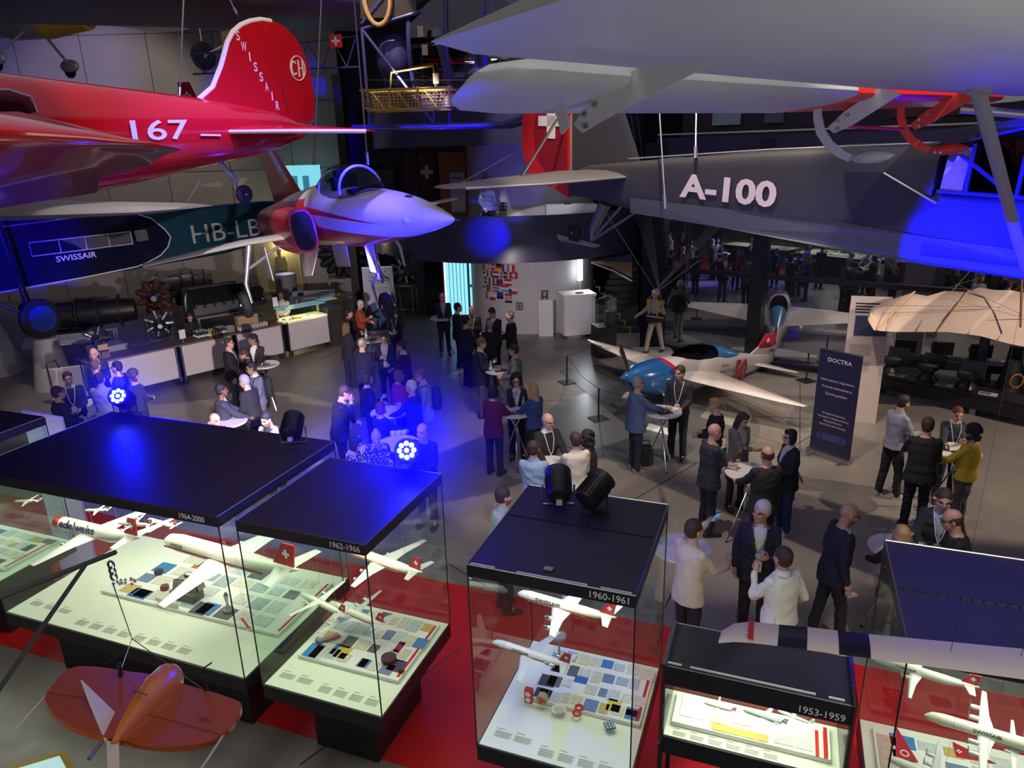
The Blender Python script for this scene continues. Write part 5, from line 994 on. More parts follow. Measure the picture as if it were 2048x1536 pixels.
b = MB(); b.box((.62, .12, 2.67), (.07, .05, .015)); b.build('lock_plate', STEEL, CAS['C'], smooth=False)
# picture boards inside the cases
def board(ck, label, x0, x1, y0, y1, zb, tilt, cards, edge=True, stripe=True):
    cs = CAS[ck]; R = cs.matrix_basis if False else (Matrix.Translation(cs.location) @ Matrix.Rotation(-CA, 4, 'Z'))
    o = thing('exhibit_board', label, 'exhibit board', R @ Vector((x0, y0, zb)), (math.radians(tilt), 0, 0)); o.rotation_euler = (Matrix.Rotation(-CA, 3, 'Z') @ Matrix.Rotation(math.radians(tilt), 3, 'X')).to_euler()
    W, D = x1 - x0, y1 - y0; b = MB(); b.box((W / 2, D / 2, .02), (W, D, .035)); b.build('panel', PAPER, o, smooth=False)
    if stripe: b = MB(); b.box((W - .03, D / 2, .04), (.025, D * .9, .004)); b.build('red_edge', RD, o, smooth=False)
    for x, y, w_, h_, c in cards:
        b = MB(); b.box((x * W, y * D, .041), (w_ * W, h_ * D, .004)); cd = b.build('picture_card', mat(c, .6, var=.35, vscale=22, name='card_print'), o, smooth=False)
    return o
def auto_cards(n, seed, pal, big=.13):
    r = np.random.RandomState(seed); out = []; nx = n
    rows = 4
    for j in range(rows):
        x = .06 + r.uniform(0, .04)
        while x < .90:
            w_ = r.uniform(.06, big); h_ = r.uniform(.13, .21)
            if r.uniform() < .92: out.append((x + w_ / 2, (j + .5) / rows + r.uniform(-.02, .02), w_, h_, pal[r.randint(len(pal))]))
            x += w_ + r.uniform(.01, .025)
    return out
PALE = [(.62, .60, .52), (.55, .58, .55), (.45, .52, .55), (.65, .62, .50), (.35, .42, .46), (.60, .55, .42), (.15, .22, .35), (.12, .12, .14), (.05, .20, .45), (.55, .40, .12)]
board('A', 'long raised picture board under the airliner models', .75, 3.25, .62, 1.62, .91, 0, auto_cards(9, 3, PALE, .09) + [(.20, .10, .10, .16, (.02, .12, .38)), (.36, .42, .05, .08, (.02, .10, .35)), (.30, .75, .08, .06, (.45, .14, .05)), (.56, .1, .08, .2, (.08, .08, .09))])
board('B', 'picture board with yellow card, blue photos and a red edge', .10, 1.24, .42, 1.32, .91, 0, auto_cards(6, 8, PALE, .12) + [(.10, .12, .14, .22, (.02, .22, .55)), (.36, .20, .12, .20, (.62, .50, .05)), (.27, .22, .04, .18, (.03, .20, .45)), (.62, .12, .09, .13, (.04, .22, .50)), (.90, .20, .14, .18, (.05, .05, .14)), (.80, .48, .06, .18, (.28, .02, .08))])
board('C', 'picture board with a red figure eight and yellow print', .26, 1.27, .62, 1.36, .91, 0, auto_cards(7, 21, PALE, .13) + [(.10, .12, .15, .16, (.04, .06, .12)), (.09, .35, .15, .2, (.06, .06, .07)), (.74, .20, .12, .20, (.62, .55, .10)), (.38, .50, .12, .12, (.03, .12, .40)), (.92, .15, .13, .10, (.08, .09, .12)), (.12, .60, .1, .12, (.02, .12, .40))])
board('D', 'bright board with sketches and a yellow strip in the narrow case', .06, 1.18, .12, .44, 1.48, 0, [(.12, .6, .16, .7, (.72, .74, .72)), (.30, .5, .1, .5, (.66, .62, .5)), (.44, .15, .36, .22, (.66, .52, .12)), (.45, .65, .12, .5, (.62, .6, .48)), (.60, .8, .10, .25, (.5, .58, .56)), (.72, .35, .12, .5, (.62, .64, .62)), (.84, .35, .10, .5, (.62, .64, .62))])
b = MB()
for x in (1.09, 1.145): b.box((x, .24, 1.525), (.022, .26, .004))
b.build('red_bars', RD, CAS['D'], smooth=False)
board('E', 'picture board with dark red triangular pennant', .1, 2.1, .5, 1.25, .91, 0, auto_cards(8, 31, PALE, .1) + [(.05, .5, .08, .8, (.55, .44, .36))])
board('F', 'picture board in the case at the left edge', 2.0, 3.5, .35, 1.1, .91, 0, auto_cards(6, 41, PALE, .12))
def wr(ck, loc): return Matrix.Translation(CAS[ck].location) @ Matrix.Rotation(-CA, 4, 'Z') @ Vector(loc)
# printed captions on the front of the plates: a title line and grey paragraphs
INK = mat((.30, .30, .27), .8, name='grey_print')
def captions(ck, x0, n, dx, y, z, w_, lines=7):
    for i in range(n):
        b = MB()
        for j in range(lines): b.box((x0 + i * dx + w_ / 2 - (.1 * w_ if j % 3 == 2 else 0) / 2, y - .012 * j, z), (w_ * (.9 if j % 3 == 2 else 1), .005, .001))
        b.box((x0 + i * dx + w_ * .25, y + .03, z), (w_ * .5, .006, .001)); o = b.build('caption_print', INK, CAS[ck], smooth=False); o['kind'] = 'stuff'
captions('A', .95, 8, .205, .17, .9075, .15); captions('A', .12, 3, .22, .26, .9075, .16, 6); captions('B', .55, 4, .17, .17, .9075, .13); captions('B', .08, 2, .2, .2, .9075, .16, 6); captions('C', .52, 4, .17, .14, .9075, .13); captions('C', .1, 2, .18, .2, .9075, .15, 6); captions('D', .08, 6, .13, .07, 1.4775, .10, 4); captions('E', .1, 6, .2, .2, .9075, .15)
# ---- model airliners
def haze(label, c, R_, dens):
    m = bpy.data.materials.new('lamp_haze'); m.use_nodes = True; nt = m.node_tree
    for n in list(nt.nodes):
        if n.type != 'OUTPUT_MATERIAL': nt.nodes.remove(n)
    v = nt.nodes.new('ShaderNodeVolumeScatter'); v.inputs['Color'].default_value = (.02, .02, 1, 1)  # blue of the lamp's glow is put into the scatter colour
    tc = nt.nodes.new('ShaderNodeTexCoord'); g = nt.nodes.new('ShaderNodeTexGradient'); g.gradient_type = 'QUADRATIC_SPHERE'; mp = nt.nodes.new('ShaderNodeMapping'); mp.inputs['Scale'].default_value = (1 / R_,) * 3
    nt.links.new(tc.outputs['Object'], mp.inputs[0]); nt.links.new(mp.outputs[0], g.inputs[0]); q = nt.nodes.new('ShaderNodeMath'); q.operation = 'MULTIPLY'; q.inputs[1].default_value = dens
    nt.links.new(g.outputs['Fac'], q.inputs[0]); nt.links.new(q.outputs[0], v.inputs['Density']); nt.links.new(v.outputs[0], nt.nodes[0].inputs['Volume'])
    b = MB(); b.ell((0, 0, 0), (R_, R_, R_), 24, 14); o = b.build('lamp_haze', m, loc=c); return tag(o, label, 'haze', kind='stuff')
def model(kind, L, label, livery, ck, loc, yaw, pitch=0, roll=0, group='model aircraft in the show cases', word=None, fincol=None, body=None):
    """loc in case coordinates (x along the front, y into the case)"""
    o = thing('model_plane', label, 'model plane', wr(ck, loc), group=None); o.rotation_euler = (Matrix.Rotation(math.radians(yaw) - CA, 3, 'Z') @ Matrix.Rotation(math.radians(pitch), 3, 'Y') @ Matrix.Rotation(math.radians(roll), 3, 'X')).to_euler()
    wm = body or mat((.80, .78, .66), .3, coat=.3, name='model_white'); gm = mat((.62, .64, .62), .35, .2, name='model_silver'); fm = fincol or RR2
    r = L * .047
    b = MB(); b.sup([(L * .5, 0, -r * .2, r * .05, r * .05, 2), (L * .48, 0, -r * .15, r * .4, r * .4, 2), (L * .44, 0, 0, r * .8, r * .8, 2), (L * .36, 0, 0, r, r, 2), (-L * .2, 0, 0, r, r, 2), (-L * .36, 0, r * .3, r * .65, r * .65, 2), (-L * .46, 0, r * .6, r * .25, r * .3, 2), (-L * .5, 0, r * .7, r * .06, r * .08, 2)], 20); b.build('fuselage', wm, o)
    if livery:
        b = MB()
        for sy in (-1, 1): b.prism([(L * .44, sy * r * .99, -r * .05), (-L * .3, sy * r * .99, -r * .05), (-L * .3, sy * r * .99, -r * .25), (L * .44, sy * r * .99, -r * .25)], (0, sy * r * .04, 0))
        b.build('cheat_line', livery, o, smooth=False)
    jet = kind in ('jet4', 'jet2', 'tri', 'rear')
    sw = .20 if jet else .02; sp_w = (.46 if jet else .50) * L; c0 = .20 if jet else .13; x0 = .12 * L
    zw = r * (.7 if kind == 'high' else -.45)
    for sy in (-1, 1):
        b = MB(); b.wing([((x0, sy * r * .5, zw), (x0 - c0 * L, sy * r * .5, zw), L * .022), ((x0 - sw * L * .45, sy * sp_w * .45, zw + L * .015), (x0 - sw * L * .45 - c0 * L * .55, sy * sp_w * .45, zw + L * .015), L * .016), ((x0 - sw * L, sy * sp_w, zw + L * .04), (x0 - sw * L - c0 * L * .28, sy * sp_w, zw + L * .04), L * .008)]); b.build('wing', gm if kind != 'high' else WHITE, o)
        b = MB(); b.wing([((-L * .36, sy * r * .3, r * .6), (-L * .46, sy * r * .3, r * .6), L * .01), ((-L * .42 - sw * L * .1, sy * L * .17, r * .8), (-L * .47 - sw * L * .1, sy * L * .17, r * .8), L * .006)]); b.build('tailplane', gm, o)
        eng = {'jet4': (.17, .30), 'jet2': (.16,), 'tri': (.17,), 'prop4': (.15, .29), 'prop2': (.15,), 'high': (.15,), 'rear': ()}[kind]
        for k_, e in enumerate(eng):
            xe = x0 - sw * L * e / .46 + L * .02; ze = zw + L * .01 - (L * .028 if jet else -L * .004)
            b = MB(); b.lathe([(L * .012, -L * .05), (L * .020, -L * .02), (L * .021, L * .03), (L * .016, L * .045), (L * .003, L * .046)], 12, (xe, sy * e * L, ze), Matrix.Rotation(PI / 2, 3, 'Y')); en = b.build('engine', CHROME if jet else gm, o)
            if not jet:
                b = MB(); 
                for t in (0.3, .3 + 2 * PI / 3, .3 + 4 * PI / 3): b.tube([(xe + L * .05, sy * e * L, ze), (xe + L * .05, sy * e * L + L * .045 * math.cos(t), ze + L * .045 * math.sin(t))], L * .004, 4)
                b.build('propeller', STEEL, en)
    if kind == 'rear':
        for sy in (-1, 1): b = MB(); b.lathe([(L * .012, -L * .06), (L * .02, -L * .03), (L * .02, L * .04), (L * .015, L * .05)], 12, (-L * .27, sy * r * 1.7, r * .4), Matrix.Rotation(PI / 2, 3, 'Y')); b.build('engine', CHROME, o)
    b = MB(); zf = r * .7; b.prism([(-L * .33, -L * .004, zf), (-L * .42, -L * .004, zf + L * .13), (-L * .50, -L * .004, zf + L * .13), (-L * .47, -L * .004, zf)], (0, L * .008, 0)); b.build('tail_fin', fm, o, smooth=False)
    b = MB(); q = L * .015
    for sy in (-1, 1): b.box((-L * .438, sy * L * .006, zf + L * .075), (q * 3, .001, q)); b.box((-L * .438, sy * L * .006, zf + L * .075), (q, .001, q * 3))
    b.build('white_cross', WHITE, o, smooth=False)
    if word:
        txt(o, word[0], (L * word[1], r * 1.0, r * .12), (-1, 0, 0), (0, .0, 1), r * word[2], word[4] if len(word) > 4 else BLACK, width=L * word[3], bold=.02, surf=lambda p: Vector((p.x, math.sqrt(max(0, (r * 1.10) ** 2 - min(p.z, r) ** 2)) + .001, p.z)))
    b = MB(); b.tube([(0, 0, r), (0, 0, max(.1, 2.55 - o.location.z))], .0012, 4); b.tube([(-L * .3, 0, r), (-L * .3, 0, max(.1, 2.55 - o.location.z))], .0012, 4); b.build('hanging_wire', STEEL, o)
    return o
RR2 = mat((.45, .02, .03), .4, name='fin_red'); DRL = mat((.35, .02, .02), .5, name='dark_red_line')
def loc_in(ck, px, py, z):                               # a spot inside a case, from the case grid
    p = G(px, py, z) - CAS[ck].location; p.z = z; q = Matrix.Rotation(CA, 3, 'Z') @ p; return (q.x, q.y, z)
NAVYT = mat((.03, .03, .15), .5, name='navy_letters')
o = model('jet2', 1.65, 'large airliner model with red nose lettered edelweiss', None, 'A', loc_in('A', 190, 1062, 1.85), 172, 5, 0, word=('edelweiss', .33, 1.0, .40, NAVYT))
b = MB(); r = 1.65 * .048; b.sup([(1.65 * .5, 0, -r * .2, r * .05, r * .05, 2), (1.65 * .48, 0, -r * .15, r * .42, r * .42, 2), (1.65 * .44, 0, 0, r * .83, r * .83, 2), (1.65 * .36, 0, 0, r * 1.02, r * 1.02, 2)], 20); b.build('red_nose', RD, o)
o = model('tri', 2.05, 'long three-engined airliner model with swept wings in the widest case', DRL, 'A', loc_in('A', 455, 1112, 1.75), 172, 3, 0, word=('SWISSAIR', .38, .4, .10))
model('prop4', .42, 'small pale propeller airliner model high at the back of the widest case', None, 'A', loc_in('A', 270, 1048, 2.1), 190); model('rear', .45, 'small white and red rear-engined model at the back of the widest case', None, 'A', loc_in('A', 325, 1046, 2.05), 175, fincol=RD)
model('rear', .30, 'little white fighter model near the left rear of the widest case', None, 'A', loc_in('A', 55, 1002, 2.15), 200); model('rear', .28, 'smaller white fighter model beside the red airliner tail', None, 'A', loc_in('A', 195, 1020, 2.15), 200)
model('prop2', .28, 'tiny red glider model resting at the board corner', None, 'A', loc_in('A', 492, 1248, 1.05), 150, body=RD, fincol=RD)
model('jet4', 1.1, 'four-engined jet model with red stripe on the right of the 1962 case', RD, 'B', loc_in('B', 765, 1122, 1.8), 165, 3, word=None)
model('high', .72, 'high-winged twin propeller model in front in the 1962 case', None, 'B', loc_in('B', 645, 1208, 1.30), 165, 0); model('prop4', .85, 'four propeller airliner model low in the 1962 case', DRL, 'B', loc_in('B', 712, 1228, 1.22), 165, 3, word=('SWISSAIR', .30, .5, .14))
model('jet4', .98, 'upper four-engined jet model in the 1960 case, long white body', DRL, 'C', loc_in('C', 1130, 1212, 1.85), 170, 2, word=('SWISSAIR', .28, .55, .26)); model('rear', .82, 'lower rear-engined jet model in the 1960 case', DRL, 'C', loc_in('C', 1062, 1308, 1.38), 170, 2, word=('SWISSAIR', .22, .55, .22))
model('prop2', .24, 'small dark twin propeller model in the narrow case, yellow card below', None, 'D', (.40, .22, 1.66), 175, body=mat((.25, .25, .22), .5, name='model_grey')); model('rear', .32, 'grey swept-wing fighter model in the narrow case', None, 'D', (.72, .20, 1.68), 170, body=mat((.16, .2, .18), .5, name='model_green_grey'), fincol=mat((.16, .2, .18), .5, name='model_green_grey')); model('prop2', .26, 'pale green propeller model right in the narrow case', None, 'D', (.93, .25, 1.70), 165, body=mat((.35, .42, .36), .5, name='model_pale_green'), fincol=mat((.35, .42, .36), .5, name='model_pale_green'))
model('prop2', .66, 'twin propeller airliner model highest in the right-hand case', None, 'E', loc_in('E', 1845, 1345, 2.2), 168, word=('SWISSAIR', .25, .5, .2)); model('prop4', .85, 'large four propeller airliner model in the right-hand case', None, 'E', loc_in('E', 1990, 1470, 1.8), 168, 3, word=('SWISSAIR', .15, .55, .2)); model('prop4', .7, 'four propeller model low at the bottom of the right-hand case', None, 'E', loc_in('E', 1885, 1560, 1.45), 165)
model('prop2', .5, 'propeller model with blue nose at the frame edge of the right-hand case', DRL, 'E', loc_in('E', 2040, 1495, 1.75), 168)
model('rear', .4, 'white fighter model in the case at the left edge', None, 'F', (3.1, .6, 1.9), 190)
# small things on the boards
def onb(ck, px, py, z=.955): return wr(ck, loc_in(ck, px, py, z))
def small(name, label, cat, ck, px, py, z=.955): return thing(name, label, cat, onb(ck, px, py, z), (0, 0, -CA))
o = small('cabin_cutaway_model', 'cutaway cabin model with arched opening on the long board', 'model', 'A', 375, 1195); GR = mat((.25, .26, .25), .5, name='model_grey_body')
b = MB(); b.box((0, 0, .05), (.34, .16, .10)); b.build('plinth', mat((.10, .11, .11), .5, name='charcoal'), o, smooth=False); b = MB(); b.tube([(.17 - .0, .0, .10), (.15, 0, .2), (.0, 0, .22), (-.15, 0, .2), (-.17, 0, .1)], .012, 6); b.build('arch', BLACK, o); b = MB(); b.prism([(-.18, -.02, .1), (.17, -.02, .1), (.15, -.02, .2), (0, -.02, .22), (-.15, -.02, .2)], (0, .14, 0)); b.build('shell', GR, o, smooth=False); b = MB(); b.prism([(-.26, -.2, .03), (.05, -.2, -.01), (.05, -.2, .06), (-.26, -.2, .08)], (0, .02, 0)); b.build('side_panel', mat((.6, .6, .55), .5, name='pale_panel'), o, smooth=False)
o = small('trophy_figure', 'small silver trophy figure on a round dark foot on the long board', 'trophy', 'A', 457, 1222); b = MB(); b.lathe([(.06, 0), (.06, .03), (.02, .04)], 8); b.build('foot', GR, o); b = MB(); b.lathe([(.03, .04), (.012, .1), (.02, .16), (.028, .2), (.01, .24)], 12); b.build('figure', STEEL, o)
for i, (px, py, lab) in enumerate(((318, 1147, 'dark ring box upper one on the long board'), (330, 1178, 'dark red ring box below the other on the long board'))):
    o = small('ring_box', lab, 'box', 'A', px, py); b = MB(); b.lathe([(.05, 0), (.05, .04), (.045, .05)], 6); b.build('box', mat((.05, .045, .05) if i == 0 else (.18, .05, .05), .5, name='box_leather'), o)
for px, py, lab in ((265, 1163, 'tangle of grey pins left on the long board'), (240, 1165, 'dark purple ribbon badge on the long board')):
    o = small('badge_set', lab, 'badges', 'A', px, py); r_ = np.random.RandomState(px); b = MB()
    for i in range(6): x, y = r_.uniform(-.06, .06, 2); b.ell((x, y, .012), (.022, .012, .012), 8, 6)
    b.build('badges', mat((.14, .12, .2), .4, .3, name='badge_metal'), o)
o = small('uniform_cap', 'round dark brown uniform cap on the 1962 board', 'cap', 'B', 778, 1322); b = MB(); b.lathe([(.055, 0), (.075, .02), (.075, .05), (.05, .065), (.005, .07)], 20); b.build('crown', mat((.06, .03, .04), .8, name='brown_felt'), o)
o = small('small_purse', 'small dark oval purse beside the round cap', 'purse', 'B', 803, 1344); b = MB(); b.ell((0, 0, .02), (.035, .02, .02)); b.build('purse', mat((.05, .03, .04), .7, name='brown_leather'), o)
o = small('folded_scarf', 'grey and red folded scarf on the blue photo', 'scarf', 'B', 648, 1280); b = MB(); b.ell((-.02, -.05, .03), (.05, .035, .03)); b.prism([(-.03, -.03, .0), (.02, -.03, .0), (.14, .10, .0), (.08, .13, .0)], (0, 0, .02)); b.build('cloth', mat((.25, .26, .3), .6, .2, name='grey_silk'), o); b = MB(); b.prism([(.03, -.02, .021), (.05, -.03, .021), (.15, .08, .021), (.13, .1, .021)], (0, 0, .004)); b.build('red_stripe', RD, o, smooth=False)
o = small('cigarette_tin', 'tall red patterned packet standing on the 1960 board', 'packet', 'C', 1058, 1403); b = MB(); b.box((0, 0, .07), (.07, .05, .14)); p_ = b.build('packet', RD, o, smooth=False)
for z in (.04, .10): b = MB(); b.lathe([(.024, -.002), (.024, .002)], 16, (0, -.028, z), Matrix.Rotation(PI / 2, 3, 'X')); b.build('round_mark', WHITE, p_)
o = small('rounded_tin', 'red and white six-sided tin beside the red packet', 'tin', 'C', 1085, 1408); b = MB(); b.lathe([(.055, -.03), (.055, .03)], 6, (0, 0, .06), Matrix.Rotation(PI / 2, 3, 'X')); p_ = b.build('tin', mat((.45, .35, .28), .5, name='tin_print'), o, smooth=False)
for t in range(3): b = MB(); b.ell((.022 * math.cos(t * 2.1), -.032, .06 + .022 * math.sin(t * 2.1)), (.018, .003, .018), 10, 6); b.build('red_spot', RD, p_)
o = small('ashtray', 'pale round dish with a beige square card in it', 'dish', 'C', 1117, 1420); b = MB(); b.lathe([(.04, 0), (.065, .012), (.06, .012), (.035, .004)], 24); b.build('dish', WHITE, o); b = MB(); b.box((.02, -.02, .02), (.07, .07, .012), rz=.5); b.build('card', mat((.6, .5, .38), .6, name='beige'), o, smooth=False)
o = small('figure_eight_sign', 'red outlined figure eight lying on the 1960 board', 'sign', 'C', 1156, 1422); b = MB()
for y in (-.035, .035): b.tube([(.032 * math.cos(t), y + .034 * math.sin(t), .008) for t in np.linspace(0, 2 * PI, 20)], .010, 6)
b.build('ring', RD, o)
o = small('pattern_tile', 'blue and white checked tile lying on the plate edge', 'tile', 'C', 1219, 1452); b = MB(); b.box((0, 0, .006), (.085, .085, .012), rz=.6); p_ = b.build('tile', mat((.03, .12, .22), .5, name='tile_blue'), o, smooth=False); b = MB()
for i in (-1, 0, 1):
    for j in (-1, 0, 1): q = Matrix.Rotation(.6, 3, 'Z') @ Vector((i * .027, j * .027, .0135)); b.box(q, (.014, .014, .002), rz=.6)
b.build('white_checks', WHITE, p_, smooth=False)
o = small('black_oval_stand', 'dark oval stand on the red floor behind the upper model', 'stand', 'C', 1118, 1275, 1.2); b = MB(); b.lathe([(.07, 0), (.07, .03), (.02, .04)], 20); b.tube([(0, 0, .03), (0, 0, .25)], .008, 6); b.tube([(0, 0, 0), (0, 0, -.27)], .012, 6); b.build('stand', GR, o)
o = small('red_pennant', 'dark red triangular pennant with white emblem on the right-hand board', 'pennant', 'E', 1805, 1500); b = MB(); b.prism([(-.06, -.1, 0), (.10, -.1, 0), (-.02, .26, 0)], (0, 0, .006)); b.build('pennant', RR2, o, smooth=False); b = MB(); b.tube([(.01 + .03 * math.cos(t), -.04 + .03 * math.sin(t), .008) for t in np.linspace(0, 2 * PI, 16)], .005, 5); b.build('emblem', WHITE, o)
o = small('red_pennant', 'long red pennant with a white cross on the right-hand board', 'pennant', 'E', 1930, 1500); b = MB(); b.prism([(-.08, .06, 0), (-.08, -.1, 0), (.2, -.08, 0)], (0, 0, .006)); b.build('pennant', RR2, o, smooth=False); b = MB(); b.box((-.05, -.04, .008), (.04, .012, .002)); b.box((-.05, -.04, .008), (.012, .04, .002)); b.build('white_cross', WHITE, o, smooth=False)
# ---- LED lamps on the roofs
def par(name, label, pos, aim, on=None, petals=False, s=1.0):
    o = thing(name, label, 'stage light', pos); a = (Vector(aim) - Vector(pos)).normalized(); R = a.to_track_quat('Z', 'Y').to_matrix(); c = Vector((0, 0, .19 * s))
    bk = mat((.012, .012, .014), .4, name='lamp_black'); b = MB(); b.lathe([(.05 * s, -.16 * s), (.095 * s, -.14 * s), (.105 * s, -.02 * s), (.115 * s, .12 * s), (.12 * s, .15 * s), (.108 * s, .15 * s), (.10 * s, .11 * s)], 28, c, R); h = b.build('housing', bk, o)
    b = MB()
    for i in range(22):
        t = 2 * PI * i / 22; b.box(c + R @ Vector((.112 * s * math.cos(t), .112 * s * math.sin(t), -.02 * s)), (.018 * s, .003, .22 * s), R=R @ Matrix.Rotation(t, 3, 'Z'))
    b.build('cooling_fins', bk, h, smooth=False)
    side = a.cross(Vector((0, 0, 1))).normalized(); b = MB(); b.tube([c + side * .14 * s, c + side * .14 * s - Vector((0, 0, .185 * s)), c - side * .14 * s - Vector((0, 0, .185 * s)), c - side * .14 * s], .010 * s, 6); b.build('yoke', STEEL if not on else bk, o)
    if on:
        for i in range(9 if petals else 1):
            t = 2 * PI * i / 8; q = Vector((.07 * s * math.cos(t), .07 * s * math.sin(t), .135 * s)) if i < 8 and petals else Vector((0, 0, .135 * s))
            b = MB(); b.lathe([(.002, 0), (.0235 * s if petals else .095 * s, 0), (.0235 * s if petals else .095 * s, .008), (.002, .01)], 16, c + R @ q, R); b.build('led_lens', mat((.8, .9, 1), .4, emit=on[0], es=on[1], name='led_glow'), h)
    else:
        b = MB(); b.box(c - a * .165 * s + Vector((0, 0, -.03)), (.05, .05, .04)); b.build('rear_plate', mat((.5, .48, .42), .4, name='label_plate'), h, smooth=False)
    return o, c + Vector(pos), a
EYE = Vector((0, 0, CAM_Z))
pB_ = G(818, 940, 2.67); par('led_spotlight', 'glowing blue-white LED lamp on the 1962 case roof, facing the balcony', pB_, EYE + Vector((-.5, 0, 1.2)), ((.75, .95, 1), 3.5), True, 1.0); q = (EYE - pB_).normalized(); pointl('blue_lamp_glow', pB_ + Vector((q.x * .32, q.y * .32, .42)), 190, BL, .05)
haze('bluish haze glowing around the LED lamp on the 1962 case', pB_ + Vector((0, 0, .25)), 1.3, .55)
pA_ = G(252, 826, 2.67); par('led_spotlight', 'glowing LED lamp at the rear of the widest case roof', pA_, (-4.5, 3, 6.5), ((.55, .9, 1), 3), True, 1.0); pointl('blue_lamp_glow', pA_ + Vector((.1, -.3, .42)), 55, BL, .05)
haze('bluish haze glowing around the rear LED lamp of the widest case', pA_ + Vector((0, 0, .25)), 1.1, .4)
pC1 = G(1117, 1008, 2.67); par('led_spotlight', 'black finned lamp seen from behind on the 1960 case roof, pointing at the tower', pC1, pC1 + Vector((.1, 3, 1.2)))
pC2 = G(1188, 1018, 2.67); par('led_spotlight', 'tilted black lamp with blue front on the 1960 case roof', pC2, pC2 + Vector((1.6, 1.6, 1.0)), ((.02, .03, 1), 3))
pA2 = G(588, 885, 2.67); par('led_spotlight', 'dark lamp at the right rear corner of the widest case roof', pA2, pA2 + Vector((-.3, 3, 1.0))); spot('bar_light', pA2 + Vector((-.05, .35, .5)), (-7.6, 19.4, .7), 3200, (1, .84, .86), 44, .5, .04)
p1, p2 = YP(42, 822, 9.0), YP(122, 836, 9.3); o = thing('white_partition', 'white two-part partition board behind the widest case, at left', 'partition', (0, 0, 0))
for a_, c_ in ((p1, p1.lerp(p2, .46)), (p1.lerp(p2, .48), p2)): b = MB(); b.prism([a_, c_, Vector((c_.x, c_.y, .02)), Vector((a_.x, a_.y, .02))], (0, .05, 0)); b.build('board', mat((.62, .60, .57), .6, name='off_white'), o, smooth=False)
b = MB(); b.box(((p1.x + p2.x) / 2, p1.y + .2, .02), ((p2 - p1).length, .4, .04)); b.build('foot', STEEL, o, smooth=False)
# ------------------------------------------------------------ high tables, glasses, plates
def mk_table():
    o = thing('bar_table', 'x', 'table', (0, 0, -50))
    b = MB(); b.lathe([(.34, 1.075), (.35, 1.085), (.35, 1.10), (.34, 1.11), (.002, 1.11)], 36); b.build('table_top', mat((.62, .60, .60), .45, name='table_white'), o)
    for i in range(3):
        t = 2 * PI * i / 3 + .4; c, s = math.cos(t), math.sin(t); b = MB(); b.tube([(-.14 * c, -.14 * s, 1.07), (.0, 0, .80), (.30 * c, .30 * s, .02)], .013, 8); lg = b.build('leg', CHROME, o); b = MB(); b.cap((.30 * c, .30 * s, .014), (.32 * c, .32 * s, .014), .014); b.build('foot_cap', RUBBER, lg)
    b = MB(); b.cyl((0, 0, .77), (0, 0, .85), .03); b.build('clamp', CHROME, o); return o
def mk_glass(nm='wine_glass', wine=None):
    o = thing(nm, 'x', 'glass', (0, 0, -50)); b = MB(); b.lathe([(.034, 0), (.034, .003), (.004, .008), (.004, .085), (.022, .10), (.036, .13), (.034, .165), (.028, .195), (.026, .195), (.032, .165), (.034, .13), (.02, .104), (.002, .098)], 16); b.build('bowl', CLEAR, o)
    if wine: b = MB(); b.lathe([(.003, .099), (.021, .104), (.032, .128), (.0325, .140), (.002, .140)], 14); b.build('wine', wine, o)
    return o
def mk_bottle(c=(.25, .45, .4), h=.24):
    o = thing('water_bottle', 'x', 'bottle', (0, 0, -50)); b = MB(); b.lathe([(.002, 0), (.032, .002), (.032, h * .55), (.028, h * .68), (.012, h * .85), (.012, h * .93)], 16); b.build('bottle_glass', mat(c, .1, name='bottle_glass'), o)
    b = MB(); b.lathe([(.014, h * .92), (.014, h), (.002, h)], 12); b.build('cap', WHITE, o); b = MB(); b.lathe([(.0328, h * .2), (.0328, h * .45)], 16); b.build('label', PAPER, o); return o
def mk_tray():
    o = thing('finger_food_tray', 'x', 'tray', (0, 0, -50)); b = MB(); b.box((0, 0, .008), (.26, .16, .012)); b.build('slate', mat((.03, .028, .03), .5, name='slate'), o, smooth=False)
    for i in range(8): b = MB(); b.ell((-.09 + .06 * (i % 4), -.035 + .07 * (i // 4), .028), (.018, .018, .014), 10, 6); b.build('canape', mat([(.5, .32, .12), (.6, .55, .45), (.35, .05, .03), (.55, .45, .1)][i % 4], .6, name='canape'), o)
    return o
def mk_napkin():
    o = thing('paper_menu', 'x', 'paper', (0, 0, -50)); b = MB(); b.box((0, 0, .002), (.21, .15, .003)); b.build('sheet', mat((.6, .6, .66), .8, name='paper_white'), o, smooth=False); b = MB()
    for i in range(5): b.box((0, .05 - .024 * i, .0042), (.16, .006, .001))
    b.build('print', INK, o, smooth=False); return o
T0, G0, GW, B0, TR0, N0 = mk_table(), mk_glass(), mk_glass('wine_glass', mat((.55, .42, .12), .1, name='white_wine')), mk_bottle(), mk_tray(), mk_napkin()
TB = {}
def table(k, px, py, label, rot=0):
    p = G(px, py, 1.11); p.z = 0; TB[k] = p; return copy_tree(T0, p, rot, label)
def on(k, src, dx, dy, label, rot=0, z=1.111, group=None, s=None): return copy_tree(src, TB[k] + Vector((dx, dy, z)), rot, label, group, s)
table('t1', 1325, 822, 'white high table between the blue blazer man and the racing plane', .3)
table('t2', 1498, 943, 'white high table with a menu card in front of the DOCTRA banner group', 1.0)
table('t3', 1912, 900, 'white high table among the four people at the far right', .2)
table('t4', 1800, 1095, 'white high table behind the right-hand case, glasses on it', .6)
table('t5', 1365, 1095, 'high table with papers behind the cream blazer man', .9)
table('t6', 1096, 928, 'high table in front of the bald man with glasses, sheets on it', .3)
table('t7', 1030, 822, 'high table with food slate beside the curly-haired woman', .2)
table('t8', 1000, 739, 'high table between the suited man and the grey blazer man', .8)
table('t9', 884, 635, 'farthest high table in front of the blue door', .0)
